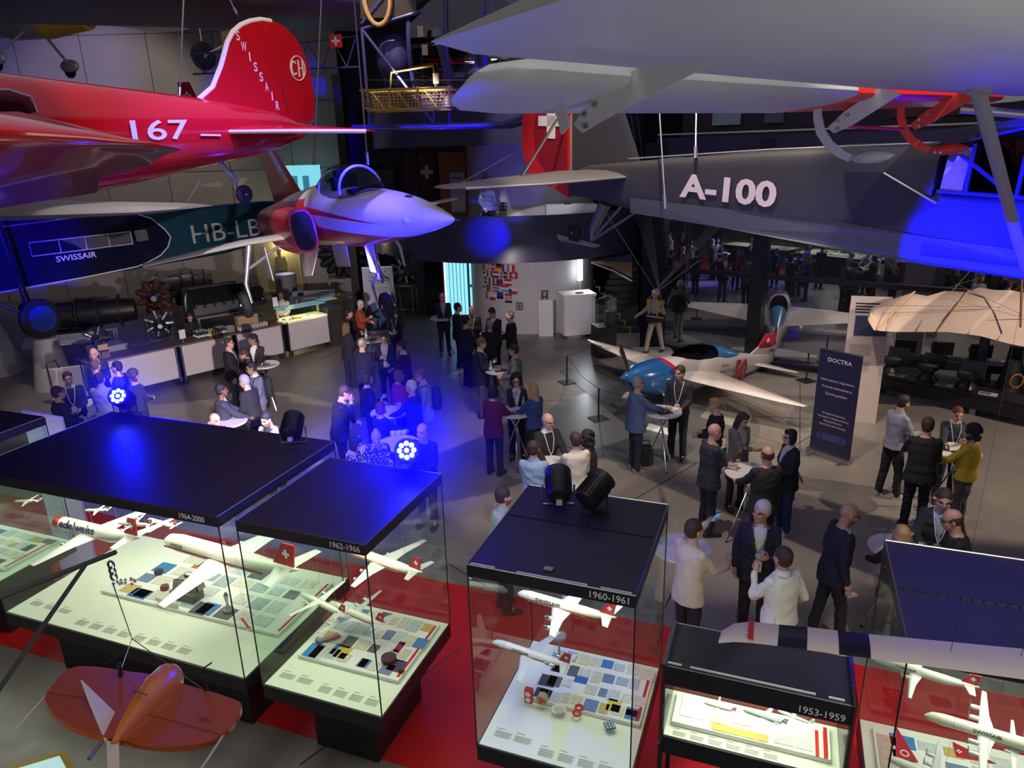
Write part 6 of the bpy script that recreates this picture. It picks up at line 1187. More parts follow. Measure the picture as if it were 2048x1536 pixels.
table('t10', 742, 678, 'high table near the speckled banner at left', .4)
table('t11', 778, 823, 'blue-lit high table among the women in the middle', .7)
table('t12', 528, 728, 'high table in front of the long bar counter', .9)
table('t13', 455, 842, 'high table between the seated looking men behind the widest case', .5)
table('t14', 205, 800, 'high table inside the left group, mostly hidden', .5)
table('t15', 735, 905, 'blue-lit high table behind the 1962 case', .1)
table('t16', 985, 665, 'high table inside the dark back group', .1)
TABS = {'t1': 'table by the racing plane', 't2': 'table before the tall banner', 't3': 'table at the far right', 't4': 'table behind the right-hand case', 't5': 'table behind the cream blazer', 't6': 'table of the bald man with glasses', 't7': 'table of the curly-haired woman', 't8': 'table of the grey blazer man', 't9': 'farthest table', 't10': 'table near the banner at left', 't11': 'blue-lit middle table', 't12': 'table before the bar', 't15': 'table behind the 1962 case'}
for k_, its in {'t1': 'trgn', 't2': 'gwn', 't3': 'ttw', 't4': 'ggw', 't5': 'nn', 't6': 'nng', 't7': 'tgbt', 't8': 'twgb', 't9': 'gw', 't10': 'tbg', 't11': 'nbg', 't12': 'tg', 't15': 'nb'}.items():
    spots = [(.02, -.1), (-.14, .10), (.16, .08), (-.2, -.12)]
    cnt = {}
    for i, c in enumerate(its):
        s_ = {'t': TR0, 'r': TR0, 'g': G0, 'n': N0, 'w': GW, 'b': B0}[c]; nm = {'t': 'dark food slate with small bites', 'r': 'second food slate', 'g': 'empty wine glass', 'n': 'printed paper sheet', 'w': 'half-filled wine glass', 'b': 'clear water bottle'}[c]
        cnt[c] = cnt.get(c, 0) + 1; ex = '' if its.count(c) == 1 else (', nearer one' if cnt[c] == 1 else ', farther one')
        on(k_, s_, spots[i][0], spots[i][1], '%s on the %s%s' % (nm, TABS[k_], ex), rot=i * .8 + .3)
# white cups on the blue-lit table edge
for i in range(3):
    b = MB(); b.lathe([(.03, 0), (.045, .02), (.05, .07), (.046, .07), (.04, .02)], 16); o = b.build('cup', WHITE, loc=G(786 + i * 11, 868 - i, 1.14)); o.location.z = 1.112; tag(o, 'white cup in the row of three behind the LED lamp', 'cup', 'three white cups')
p = G(797, 885, 1.11); copy_tree(T0, (p.x, p.y, 0), .2, 'high table under the three white cups')
# ------------------------------------------------------------ bar counter
c0, c1 = Vector((-10.25, 16.65, 0)), Vector((-5.55, 21.72, 0)); cd = (c1 - c0).normalized(); cn = Vector((-cd.y, cd.x, 0)); Rb = Matrix((cd, cn, (0, 0, 1))).transposed(); LT = (c1 - c0).length
WPN = mat((.66, .61, .60), .35, name='white_panel'); WOOD = mat((.16, .11, .08), .5, var=.2, vscale=6, name='dark_wood')
def BP(s, t, z): return c0 + cd * s + cn * t + Vector((0, 0, z))
angz = math.atan2(cd.y, cd.x)
units = [(0.05, 2.15, 'leftmost white-fronted bar unit'), (2.25, 3.7, 'second white-fronted bar unit from the left'), (3.8, 5.25, 'third white-fronted bar unit, under the cups'), (5.4, 6.85, 'white-fronted unit under the lit food display')]
for s0, s1, lab in units:
    o = thing('bar_unit', lab, 'counter', BP(s0, 0, 0), angz); w_ = s1 - s0
    b = MB(); b.box((w_ / 2, .36, .58), (w_, .66, .84)); b.build('carcass', BLACK, o, smooth=False); b = MB(); b.box((w_ / 2, .0, .60), (w_ - .1, .03, .82)); b.build('front_panel', WPN, o, smooth=False)
    for x in (.02, w_ - .02): b = MB(); b.box((x, .0, .56), (.04, .05, 1.0)); b.build('frame_post', STEEL, o, smooth=False)
    for x in (.1, w_ - .1): b = MB(); b.cyl((x, .1, .06), (x, .14, .06), .06); b.build('castor', RUBBER, o)
b = MB(); b.box(BP(2.65, .36, 1.04), (5.3, .78, .04), R=Rb); tag(b.build('bar_worktop', WOOD, smooth=False), 'long dark worktop running over the white bar units', 'worktop')
# lit food display
o = thing('food_display', 'lit glass food display with cyan top at the right end of the bar', 'display', BP(5.4, 0, 0), angz); w_ = 1.45
b = MB(); b.box((w_ / 2, .36, 1.03), (w_, .7, .05)); b.build('deck', mat((.75, .72, .5), .5, emit=(1, .9, .5), es=.35, name='lit_deck'), o, smooth=False)
r_ = np.random.RandomState(3)
for i in range(26): b = MB(); b.ell((.1 + r_.uniform(0, 1.25), .12 + r_.uniform(0, .5), 1.075), (.04, .03, .025), 8, 6); b.build('food', mat([(.6, .5, .15), (.5, .25, .08), (.25, .35, .08), (.75, .7, .5)][i % 4], .6, name='food'), o)
b = MB(); b.box((w_ / 2, .36, 1.40), (w_, .55, .015)); b.build('glass_top', mat((.25, .5, .55), .2, emit=(.2, .55, .65), es=.35, name='cyan_top'), o, smooth=False); b = MB(); b.box((w_ / 2, .08, 1.23), (w_, .01, .32)); b.build('front_glass', CLEAR, o, smooth=False)
for x in (.03, w_ - .03): b = MB(); b.box((x, .5, 1.22), (.05, .05, .35)); b.build('post', mat((.6, .55, .3), .4, name='brass_post'), o, smooth=False)
area('display_lamp', BP(6.1, .3, 1.37), BP(6.1, .3, 1.0), 9, 1.2, .3, (1, .88, .5))
o = thing('glass_side_stand', 'dark side stand with a cyan glass shelf beside the food display', 'stand', BP(6.95, .35, 0), angz); b = MB(); b.box((.25, .1, .6), (.5, .6, 1.2)); b.build('body', mat((.06, .055, .05), .4, name='dark_steel'), o, smooth=False); b = MB(); b.box((.2, .1, 1.42), (.5, .4, .015)); b.build('shelf', mat((.25, .5, .55), .2, emit=(.2, .55, .65), es=.3, name='cyan_top'), o, smooth=False); b = MB(); b.box((.4, .1, 1.3), (.03, .03, .22)); b.build('post', STEEL, o, smooth=False)
# glasses turned over, bottles, cups on the bar
gi = 0
for i in range(10):
    for j in range(5):
        c = copy_tree(G0, BP(1.15 + i * .085, .16 + j * .085, 1.061), 0, 'empty glass in the dense rows on the left half of the bar', 'rows of glasses on the bar', .8); gi += 1
BD = mk_bottle((.02, .06, .02), .26); BY = mk_bottle((.45, .35, .05), .22)
for i in range(10):
    for j in range(4): copy_tree(BY if i in (4, 5, 6) else BD, BP(2.85 + i * .085, .14 + j * .09, 1.061), 0, 'small yellow bottle in the rows on the bar' if i in (4, 5, 6) else 'small dark bottle in the rows on the bar', 'yellow bottles on the bar' if i in (4, 5, 6) else 'dark bottles on the bar', .8)
cupm = mat((.6, .55, .5), .3, name='stoneware')
cup0 = MB(); cup0.lathe([(.03, 0), (.036, .10), (.032, .10), (.027, .01)], 12); cm_ = cup0.mesh('cup', [cupm])
for i in range(9):
    for j in range(2): c = bpy.data.objects.new('cup', cm_); col.objects.link(c); c.location = BP(4.05 + i * .10, .12 + j * .12, 1.061); tag(c, 'pale cup in the double row before the wooden box', 'cup', 'cups lined up on the bar')
pl = MB(); pl.lathe([(.06, 0), (.11, .015), (.105, .018), (.05, .004)], 20); pm_ = pl.mesh('plate', [WHITE])
for i in range(9): c = bpy.data.objects.new('plate', pm_); col.objects.link(c); c.location = BP(3.80, .2, 1.061 + i * .02); tag(c, 'white plate in the stack right of the bottles', 'plate', 'stack of plates on the bar')
o = thing('wooden_crate', 'pale wooden crate standing on the bar behind the cups', 'crate', BP(4.45, .5, 1.061), angz); b = MB(); b.box((0, 0, .17), (.62, .2, .34)); b.build('box', mat((.45, .30, .17), .6, name='pale_wood'), o, smooth=False); b = MB(); b.box((.4, .05, .1), (.16, .2, .2)); b.build('side_tin', STEEL, o, smooth=False)
o = thing('dark_basket', 'dark brown bread basket at the right end of the worktop', 'basket', BP(5.15, .3, 1.061), angz); b = MB(); b.lathe([(.12, 0), (.15, .1), (.14, .1), (.11, .01)], 16); b.build('basket', mat((.08, .04, .02), .8, name='wicker'), o)
o = thing('menu_stand', 'white menu card on a small stand in the middle of the bar', 'sign', BP(2.45, .18, 1.061), angz); b = MB(); b.box((0, 0, .22), (.16, .01, .24)); b.build('card', PAPER, o, smooth=False); b = MB(); b.tube([(0, 0, 0), (0, 0, .12)], .01, 6); b.build('stem', STEEL, o)
o = thing('menu_stand', 'white menu card near the cook at the food display', 'sign', BP(5.55, .75, 1.061), angz); b = MB(); b.box((0, 0, .5), (.16, .01, .28)); b.build('card', PAPER, o, smooth=False); b = MB(); b.tube([(0, 0, 0), (0, 0, .37)], .01, 6); b.build('stem', STEEL, o)
o = thing('till_box', 'small wooden card holder at the left end of the bar', 'box', BP(.55, .3, 1.061), angz); b = MB(); b.box((0, 0, .08), (.2, .15, .16)); b.build('box', WOOD, o, smooth=False); b = MB(); b.box((-.02, 0, .26), (.22, .02, .14)); b.build('card', mat((.5, .3, .15), .6, name='orange_card'), o, smooth=False)
for i in range(3): b = MB(); b.lathe([(.04, 0), (.05, .14), (.046, .14), (.036, .01)], 16); o = b.build('steel_cup', STEEL, loc=BP(.2 + i * .11, .3, 1.061)); tag(o, 'steel beaker in the trio at the left end of the bar', 'beaker', 'steel beakers on the bar')
o = thing('service_trolley', 'pale box trolley with tubular handle left of the bar', 'trolley', G(178, 800) + Vector((.2, .9, 0)), angz); b = MB(); b.box((0, 0, .65), (.8, .6, 1.1)); b.build('cabinet', mat((.30, .29, .27), .6, name='grey_cabinet'), o, smooth=False)
for x in (-.35, .35): b = MB(); b.cyl((x, -.2, .05), (x, -.17, .05), .05); b.build('castor', RUBBER, o)
o = thing('white_plate_cart', 'white angled board cart with two black handles at left', 'cart', G(145, 815), .4); b = MB(); b.box((0, .3, .55), (.9, .05, .9), R=Matrix.Rotation(.3, 3, 'X')); b.build('board', WPN, o, smooth=False)
for x in (-.35, .35): b = MB(); b.tube([(x, .2, .3), (x, .1, 1.15), (x + .2, .1, 1.2), (x + .25, .2, .9)], .015, 6); b.build('handle', BLACK, o)
# ------------------------------------------------------------ engines and other exhibits behind the bar
DKM = mat((.05, .05, .055), .4, .7, name='dark_engine_metal'); BRM = mat((.12, .09, .06), .35, .7, name='brown_metal')
def stand(o, w_, z, d_=.5): b = MB(); [b.box((x, y, z / 2), (.06, .06, z)) for x in (-w_ / 2, w_ / 2) for y in (-d_ / 2, d_ / 2)]; b.box((0, 0, z), (w_ + .1, d_ + .1, .05)); b.box((0, 0, .12), (w_, .05, .05)); b.build('stand', mat((.3, .3, .3), .5, name='grey_stand'), o, smooth=False)
def jet_engine(label, pos, rot, L, r, m, m2):
    o = thing('jet_engine', label, 'engine', pos, rot); z = r + .55; stand(o, L * .55, .5)
    R = Matrix.Rotation(PI / 2, 3, 'Y'); b = MB(); b.lathe([(r * .4, -L / 2), (r * .95, -L / 2), (r, -L * .42), (r * .8, -L * .3), (r * .85, -L * .05), (r * 1.0, 0), (r * 1.0, L * .15), (r * .82, L * .2), (r * .8, L * .36), (r * .7, L * .5), (r * .3, L * .5)], 28, (0, 0, z), R); c = b.build('casing', m, o, ang=.4)
    for x in (-L * .42, -L * .02, L * .16, L * .36): b = MB(); b.lathe([(r * 1.0, -.025), (r * 1.07, -.02), (r * 1.07, .02), (r * 1.0, .025)], 28, (x, 0, z), R); b.build('flange', m2, c)
    rr_ = np.random.RandomState(int(L * 100)); 
    for i in range(8): t = rr_.uniform(0, 2 * PI); x0 = rr_.uniform(-L * .4, 0); q = r * .92; b = MB(); b.tube([(x0, q * math.cos(t), z + q * math.sin(t)), (x0 + L * .15, q * 1.15 * math.cos(t), z + q * 1.15 * math.sin(t)), (x0 + L * .3, q * math.cos(t + .5), z + q * math.sin(t + .5))], .025, 6); b.build('pipe', m2, c)
    return o
def radial_engine(label, pos, rot, r, n, m, zc, st_=True):
    o = thing('radial_engine', label, 'engine', pos, rot)
    if st_: stand(o, r * 1.2, max(.2, zc - r))
    b = MB(); b.lathe([(r * .1, -.35), (r * .38, -.3), (r * .42, 0), (r * .38, .25), (r * .15, .38)], 20, (0, 0, zc), Matrix.Rotation(PI / 2, 3, 'X')); c = b.build('crankcase', STEEL, o)
    for i in range(n):
        t = 2 * PI * i / n; R = Vector((math.cos(t), 0, math.sin(t))).to_track_quat('Z', 'Y').to_matrix(); b = MB()
        pr = []
        for k_ in range(7): z = r * (.4 + .07 * k_); pr += [(r * .15, z), (r * .19, z + r * .01), (r * .19, z + r * .03), (r * .15, z + r * .04)]
        b.lathe(pr + [(r * .12, r * .95), (r * .03, r)], 12, (0, 0, zc), R); b.build('cylinder', m, o)
    b = MB(); b.tube([(r * .75 * math.cos(t), .25, zc + r * .75 * math.sin(t)) for t in np.linspace(0, 2 * PI, 25)], .04, 6); b.build('exhaust_ring', DKM, o); return o
def vee_engine(label, pos, rot, L, m, zc=.95):
    o = thing('piston_engine', label, 'engine', pos, rot); stand(o, L * .7, zc - .35)
    b = MB(); b.box((0, 0, zc), (L, .45, .5)); b.cyl((L / 2, 0, zc), (L / 2 + .35, 0, zc), .16, .06); c = b.build('crankcase', STEEL, o, smooth=False)
    for sy in (-1, 1):
        R = Matrix.Rotation(sy * .5, 3, 'X'); b = MB(); b.box((0, -sy * .3, zc + .35), (L * .95, .22, .5), R=R); b.build('cylinder_bank', m, c, smooth=False)
        for i in range(6): b = MB(); x = -L * .4 + i * L * .16; b.tube([(x, -sy * .40, zc + .3), (x, -sy * .62, zc + .2), (x - .08, -sy * .66, zc + .05)], .035, 6); b.build('exhaust_stub', DKM, c)
    b = MB(); b.box((0, 0, zc + .55), (L * .8, .14, .12)); b.build('manifold', STEEL, c, smooth=False); return o
jet_engine('long dark jet engine lying behind the big blue wheel', G(175, 690), math.radians(20), 3.2, .50, DKM, BRM)
jet_engine('pale metal jet engine with flared end behind the radial engines', G(375, 610), math.radians(20), 2.2, .42, mat((.3, .29, .28), .4, .6, name='pale_metal'), BRM)
jet_engine('long slim black engine right of the pale jet engine', G(435, 635), math.radians(15), 2.6, .28, DKM, DKM)
vee_engine('large open V-shaped piston engine between crate and landing gear', G(440, 672), math.radians(40), 1.9, DKM, 1.1)
radial_engine('reddish radial engine left of the V-shaped engine', G(325, 672), .3, .62, 9, mat((.16, .05, .03), .5, .4, name='rust_red_metal'), 1.35)
radial_engine('silver radial engine behind the barkeeper', G(330, 712), .5, .45, 7, STEEL, 1.0)
radial_engine('small silver engine behind the left end of the bar', G(205, 735), .5, .38, 5, STEEL, .85)
radial_engine('large black radial engine on the wall side, left of the tall banner', G(693, 600), .2, 1.0, 14, mat((.03, .03, .03), .5, .4, name='black_metal'), 1.9)
radial_engine('radial engine behind the jet landing gear', G(815, 625), -.2, .55, 9, STEEL, 1.6)
vee_engine('grey engine block at the far right of the engine row', G(500, 660), math.radians(50), .9, DKM, .9)
o = thing('propeller_blade_exhibit', 'black upright propeller blade on the engine side of the bar', 'propeller', G(400, 733), 0); b = MB(); b.tube([(0, 0, 0), (0, 0, .3), (-.02, 0, .9), (-.05, 0, 1.5), (-.03, 0, 2.0), (-.02, 0, 2.15)], [.05, .06, .13, .15, .12, .02], 12, flat=.3); b.build('blade', mat((.01, .01, .012), .25, name='black_gloss'), o); b = MB(); b.lathe([(.12, 0), (.12, .06)], 12); b.build('foot', STEEL, o)
# grey pillar, glass case with golden suit, lecterns, wet floor sign
o = thing('round_info_pillar', 'grey round pillar with a blue slanted top behind the cook', 'pillar', G(577, 606)); b = MB(); b.lathe([(.42, 0), (.42, 1.15), (.40, 1.18)], 32); b.build('drum', mat((.28, .27, .28), .6, name='grey_drum'), o); b = MB(); b.lathe([(.38, 1.185), (.38, 1.2)], 32); b.build('screen_top', mat((.1, .2, .5), .4, emit=(.08, .2, .6), es=.5, name='blue_screen'), o)
gp = G(560, 590); gp.y -= .6; o = thing('glass_suit_case', 'tall glass case with a lit golden pressure suit against the wall', 'display case', gp + Vector((0, .1, 0)), math.radians(-8))
b = MB(); b.box((0, 0, .12), (2.0, 1.0, .24)); b.build('plinth', mat((.2, .19, .17), .6, name='grey_plinth'), o, smooth=False)
for c, d in (((0, -.48, 1.45), (1.95, .01, 2.4)), ((-.97, 0, 1.45), (.01, .95, 2.4)), ((.97, 0, 1.45), (.01, .95, 2.4))): b = MB(); b.box(c, d); b.build('glass_pane', CLEAR, o, smooth=False)
b = MB(); b.box((0, .5, 1.5), (2.1, .08, 2.6)); b.build('back_panel', mat((.45, .38, .25), .7, name='tan_wall'), o, smooth=False)
pointl('suit_lamp', gp + Vector((.4, .3, 2.2)), 60, (1, .8, .4), .1)
for (px, py, lab, s_, rz) in ((632, 640, 'white tilted info desk with a black picture near the cook', 1.0, .15), (130, 745, 'white tilted info desk under the long jet engine', 1.15, .35)):
    o = thing('info_desk', lab, 'info desk', G(px, py), rz); b = MB(); b.box((0, .1, .92), (1.5 * s_, .5, .05), R=Matrix.Rotation(.35, 3, 'X')); t_ = b.build('panel', mat((.55, .53, .55), .6, name='desk_white'), o, smooth=False)
    for x in (-.6 * s_, .6 * s_): b = MB(); b.box((x, .1, .45), (.05, .05, .9)); b.build('leg', STEEL, o, smooth=False)
    b = MB(); b.box((-.45, .1, .955), (.22, .22, .01), R=Matrix.Rotation(.35, 3, 'X')); b.build('picture', BLACK, t_, smooth=False)
    b = MB(); [b.box((.2, .0 + .05 * k_, .925 + .018 * k_), (.8, .012, .004), R=Matrix.Rotation(.35, 3, 'X')) for k_ in range(5)]; b.build('print', INK, t_, smooth=False)
o = thing('wet_floor_sign', 'yellow folding wet floor sign right of the info desk', 'floor sign', G(675, 618), .3); YS = mat((.70, .48, .04), .5, name='sign_yellow')
for sy, a_ in ((-1, .3), (1, -.3)): b = MB(); R_ = Matrix.Rotation(a_, 3, 'X'); [b.box((x, -sy * 0 + (-.11 if sy < 0 else .11), .3), (w2, .02, .62 if w2 < .1 else .07), R=R_ ) for x, w2 in ((-.12, .05), (.12, .05), (0, .28))]; b.box((0, -.11 if sy < 0 else .11, .5), (.26, .02, .12), R=R_); b.build('leaf', YS, o, smooth=False)
# ------------------------------------------------------------ banners
def banner(name, label, pL, pR, h, m, lean=.0):
    d = (pR - pL); W = d.length; o = thing(name, label, 'banner', pL, (0, 0, math.atan2(d.y, d.x))); b = MB(); b.box((W / 2, 0, .05), (W + .04, .16, .10)); b.build('base', STEEL, o, smooth=False)
    for x in (.1, W - .1): b = MB(); b.box((x, 0, .012), (.06, .4, .02)); b.build('foot', STEEL, o, smooth=False)
    b = MB(); b.box((W / 2, .02, h / 2 + .05), (W, .012, h - .1)); b.build('print_sheet', m, o, smooth=False); b = MB(); b.tube([(W / 2, .06, .08), (W / 2, .05, h)], .012, 6); b.build('pole', STEEL, o); b = MB(); b.box((W / 2, .02, h + .005), (W, .03, .025)); b.build('top_rail', STEEL, o, smooth=False); return o, W
pl_, pr_ = G(1617, 903), G(1697, 930)
o, W = banner('rollup_banner', 'tall dark blue roll-up banner headed DOCTRA', pl_, pr_, 2.07, mat((.022, .020, .065), .5, name='navy_print'))
X, Z = (1, 0, 0), (0, 0, 1); BW = mat((.72, .72, .78), .5, name='banner_white')
def bt(s_, z, h, w_, bold=0): txt(o, s_, (W / 2, .013, z), X, Z, h, BW, width=w_, align='C', bold=bold, off=.002)
bt('DOCTRA', 1.86, .075, .46, .02)
for s_, z, w_ in (('Informationen organisieren', 1.49, .64), ('Prozesse automatisieren', 1.36, .58), ('Zukunft gestalten', 1.23, .42)): bt(s_, z, .045, w_)
for s_, z, w_ in (('Strategische Beratung', .85, .44), ('Konzeption & Implementierung', .775, .60), ('Managed Services', .70, .36), ('OpenText & SAP Expertise', .625, .52)): bt(s_, z, .036, w_)
b = MB(); b.box((W / 2, .012, .40), (.46, .004, .13)); [b.lathe([(.065, -.002), (.065, .002)], 20, (W / 2 + sx_ * .23, .012, .40), Matrix.Rotation(PI / 2, 3, 'X')) for sx_ in (-1, 1)]; b.build('web_pill', mat((.06, .055, .25), .5, name='pill_blue'), o, smooth=False)
bt('www.doctra.de', .38, .04, .34)
pl_, pr_ = G(733, 706), G(803, 700); pl_ = G(735, 668); pr_ = pl_ + Vector((.98, .12, 0))
o, W = banner('rollup_banner', 'pale roll-up banner headed opentext with a dark blue ring picture', pl_, pr_, 2.2, mat((.50, .49, .58), .6, name='pale_print'))
DKB = mat((.02, .02, .06), .5, name='ink_navy'); rectp(o, 'blue_print', (W / 2, .013, .36), X, Z, W * .99, .5, mat((.01, .02, .08), .5, name='deep_blue'), off=.0)
b = MB(); b.lathe([(.17, -.003), (.40, -.003), (.40, .003), (.17, .003)], 40, (W * .40, .010, .66), Matrix.Rotation(PI / 2, 3, 'X')); b.lathe([(.17, -.004), (.17, .004)], 30, (W * .40, .010, .66), Matrix.Rotation(PI / 2, 3, 'X')); b.build('ring_picture', mat((.015, .05, .13), .5, name='ring_blue'), o, smooth=False); rectp(o, 'bar_picture', (W * .83, .008, .9), X, Z, .16, .75, mat((.015, .03, .10), .5, name='ring_blue'), off=.0)
for s_, z, h, w_, bd_ in (('opentext', 2.03, .05, .42, .02), ('Information', 1.85, .065, .58, 0), ('reimagined', 1.74, .065, .60, .025)) : txt(o, s_, (W / 2 + (.06 if z > 2 else 0), .013, z), X, Z, h, DKB, width=w_, align='C', bold=bd_)
b = MB(); [b.box((W / 2, .011, z), (w_, .004, .022)) for z, w_ in ((1.67, .36), (1.52, .62), (1.46, .66), (1.40, .5), (1.34, .3))]; b.build('text_print', INK, o, smooth=False)
rectp(o, 'logo_square', (W / 2 - .23, .013, 2.055), X, Z, .06, .06, DKB, off=.0); rectp(o, 'logo_square', (W / 2 - .23, .009, 2.055), X, Z, .025, .025, BW, off=.0)
p0 = Vector((6.95, 14.35, 0)); o = thing('text_panel', 'tall pale text panel with a dusk photo behind the dark banner', 'panel', p0, math.radians(-18)); b = MB(); b.box((.38, 0, 1.35), (.76, .05, 2.7)); b.build('board', mat((.52, .44, .44), .6, name='panel_pink_white'), o, smooth=False)
rectp(o, 'photo', (.42, -.03, 2.1), X, Z, .60, .42, mat((.03, .04, .10), .5, name='dusk_photo'), off=.0)
b = MB(); [b.box((.10 + (.46 - .04 * i) / 2, -.028, 2.56 - i * .06), (.46 - .04 * i, .004, .026)) for i in range(4)]; b.build('heading_print', BLACK, o, smooth=False)
for k_, z in enumerate((1.70, 1.35)):
    b = MB(); [b.box((.28, -.028, z - .03 * j), (.4, .004, .01)) for j in range(8)]; b.build('text_block', INK, o, smooth=False)
# ------------------------------------------------------------ barrier posts with rope
posts = [(1134, 765, 'barrier post left of the racing plane, rear one'), (1197, 838, 'barrier post left of the racing plane, front one'), (1612, 762, 'barrier post behind the dark banner'), (1881, 690, 'barrier post under the cloth wing')]
PP = []
for px, py, lab in posts:
    p = G(px, py); PP.append(p); o = thing('barrier_post', lab, 'barrier post', p, .4); b = MB(); b.box((0, 0, .01), (.36, .36, .02)); b.build('foot_plate', BLACK, o, smooth=False); b = MB(); b.cyl((0, 0, .02), (0, 0, .72), .02); b.build('post', BLACK, o)
def rope(p, q, lab): m_ = (p + q) / 2; b = MB(); b.tube([p + Vector((0, 0, .70)), m_ + Vector((0, 0, .58)), q + Vector((0, 0, .70))], .006, 6); tag(b.build('barrier_rope', BLACKM), lab, 'rope')
rope(PP[0], PP[1], 'dark rope between the two posts left of the racing plane'); rope(PP[1], G(1262, 850) + Vector((.3, .2, 0)), 'dark rope from the front post towards the racing plane nose'); rope(PP[0], G(1210, 715), 'dark rope from the rear post towards the trophy stand')
# ------------------------------------------------------------ trophy on a black pedestal
o = thing('trophy_pedestal', 'black pedestal with a glass hood holding a lit trophy', 'pedestal', G(1214, 716), .25); b = MB(); b.box((0, .28, .45), (.56, .56, .9)); b.build('plinth', BLACK, o, smooth=False)
for c, d in (((0, 0.01, 1.3), (.54, .01, .8)), ((-.27, .28, 1.3), (.01, .54, .8)), ((.27, .28, 1.3), (.01, .54, .8)), ((0, .28, 1.7), (.54, .54, .01))): b = MB(); b.box(c, d); b.build('glass_pane', CLEAR, o, smooth=False)
q = G(1214, 716) + Vector((.05, .28, .9)); o = thing('trophy', 'silver trophy cup on a brown block inside the glass hood', 'trophy', q); b = MB(); b.box((0, 0, .2), (.2, .2, .40)); b.build('block', mat((.08, .05, .04), .5, name='brown_block'), o, smooth=False); b = MB(); b.lathe([(.05, .40), (.02, .44), (.02, .52), (.06, .56), (.07, .68), (.065, .68), (.05, .57)], 20); b.build('cup', CHROME, o)
# ------------------------------------------------------------ old cloth wing, counter and chairs on the right
OW = thing('cloth_wing', 'old cloth-covered glider wing with yellowed ribs and ropes at right', 'wing', (0, 0, 0)); CL = mat((.46, .36, .31), .8, bump=.6, bscale=7, var=.12, vscale=3, name='old_linen'); yy = 13.3
tops = [(1735, 632), (1742, 616), (1780, 600), (1822, 586), (1855, 592), (1890, 582), (1935, 583), (1958, 575), (1990, 580), (2020, 580), (2045, 585), (2140, 590)]
bots = [(1736, 640), (1748, 661), (1790, 664), (1825, 664), (1860, 664), (1895, 664), (1930, 668), (1960, 672), (1990, 680), (2020, 688), (2046, 693), (2140, 712)]
rr = []
for (a_, c_) in zip(tops, bots):
    A_, B_ = YP(*a_, yy + .55), YP(*c_, yy - .45); ring = []
    for t, bow in ((0, 0), (.15, .10), (.35, .16), (.6, .14), (.85, .06), (1, 0), (.85, -.05), (.6, -.04), (.35, -.03), (.15, -.03)): ring.append(A_ + (B_ - A_) * t + Vector((0, -bow * .6, bow * .8)))
    rr.append(ring)
b = MB(); b.rings(rr); b.build('cloth', CL, OW, ang=1.2)
def ribp(u0, v0, u1, v1, r=.022): 
    pts = []
    for k_ in range(7):
        t = k_ / 6; q = YP(u0 + (u1 - u0) * t, v0 + (v1 - v0) * t, yy + .55 - t); bow = [0, .1, .15, .165, .15, .08, .0][k_]; pts.append(q + Vector((0, -bow * .6 - .02, bow * .8 + .01)))
    return pts
for i, (a_, m_) in enumerate((((1828, 584, 1753, 661), YB), ((1935, 582, 1873, 664), YB), ((1800, 600, 1772, 663), CL), ((1855, 612, 1832, 663), CL), ((1950, 630, 1936, 668), CL), ((2005, 640, 1995, 680), CL))): b = MB(); b.tube(ribp(*a_), .022 if m_ is YB else .014, 6, flat=.5); b.build('rib', mat((.50, .34, .16), .7, name='yellowed_wood') if m_ is YB else CL, OW)
for a_, c_ in (((1745, 618), (1990, 622)), ((1748, 634), (1960, 626)), ((1900, 575), (2040, 640)), ((1888, 583), (1960, 560)), ((1880, 650), (2040, 645))): b = MB(); b.tube([YP(*a_, yy - .05) + Vector((0, -.12, .1)), YP((a_[0] + c_[0]) / 2, (a_[1] + c_[1]) / 2, yy - .1) + Vector((0, -.14, .1)), YP(*c_, yy - .05) + Vector((0, -.12, .1))], .004, 5); b.build('rigging', mat((.12, .09, .07), .8, name='dark_cord'), OW)
b = MB(); b.tube([YP(2044, 545, yy - .3), YP(2041, 655, yy - .6)], .02, 6); b.build('pole', mat((.16, .06, .04), .6, name='red_brown_wood'), OW)
cable(YP(1905, 582, yy), YP(1990, 553, yy - .3) + Vector((1.6, 0, 3)), .004, 'thin wire holding the cloth wing'); 
bm = MB(); s0 = G(1745, 786) ; e0 = G(2075, 862); dB = (e0 - s0).normalized(); nB = Vector((-dB.y, dB.x, 0)); Lb = (e0 - s0).length + 1.5; RB_ = Matrix((dB, nB, (0, 0, 1))).transposed(); aB = math.atan2(dB.y, dB.x)
o = thing('long_bench_desk', 'long black desk with seats along the glass wall at right', 'desk', s0, aB); b = MB(); b.box((Lb / 2, .3, .46), (Lb, .6, .08)); b.build('desk_top', BLACK, o, smooth=False); b = MB(); b.box((Lb / 2, .02, .30), (Lb, .04, .30)); b.build('front_board', BLACK, o, smooth=False)
for x in (.1, 2.1, 4.1): b = MB(); b.box((x, .2, .13), (.12, .3, .26)); b.build('leg', STEEL if x == 2.1 else BLACK, o, smooth=False)
PPR = mat((.5, .42, .40), .7, name='print_paper')
for i, (x, lab) in enumerate(((.45, 'open booklet lying on the left of the long desk'), (1.45, 'white sheet on the long desk before the second seat'), (2.3, 'open booklet with dark photo on the long desk'))): b = MB(); b.box((0, 0, .006), (.34, .22, .012)); oo = b.build('booklet', PPR, loc=s0 + dB * x + nB * .15 + Vector((0, 0, .502)), rot=(0, 0, aB + .1 * i)); tag(oo, lab, 'booklet'); b = MB(); b.box((-.05, 0, .013), (.2, .15, .003)); b.build('photo', mat((.12, .10, .12), .6, name='dark_photo'), oo, smooth=False)
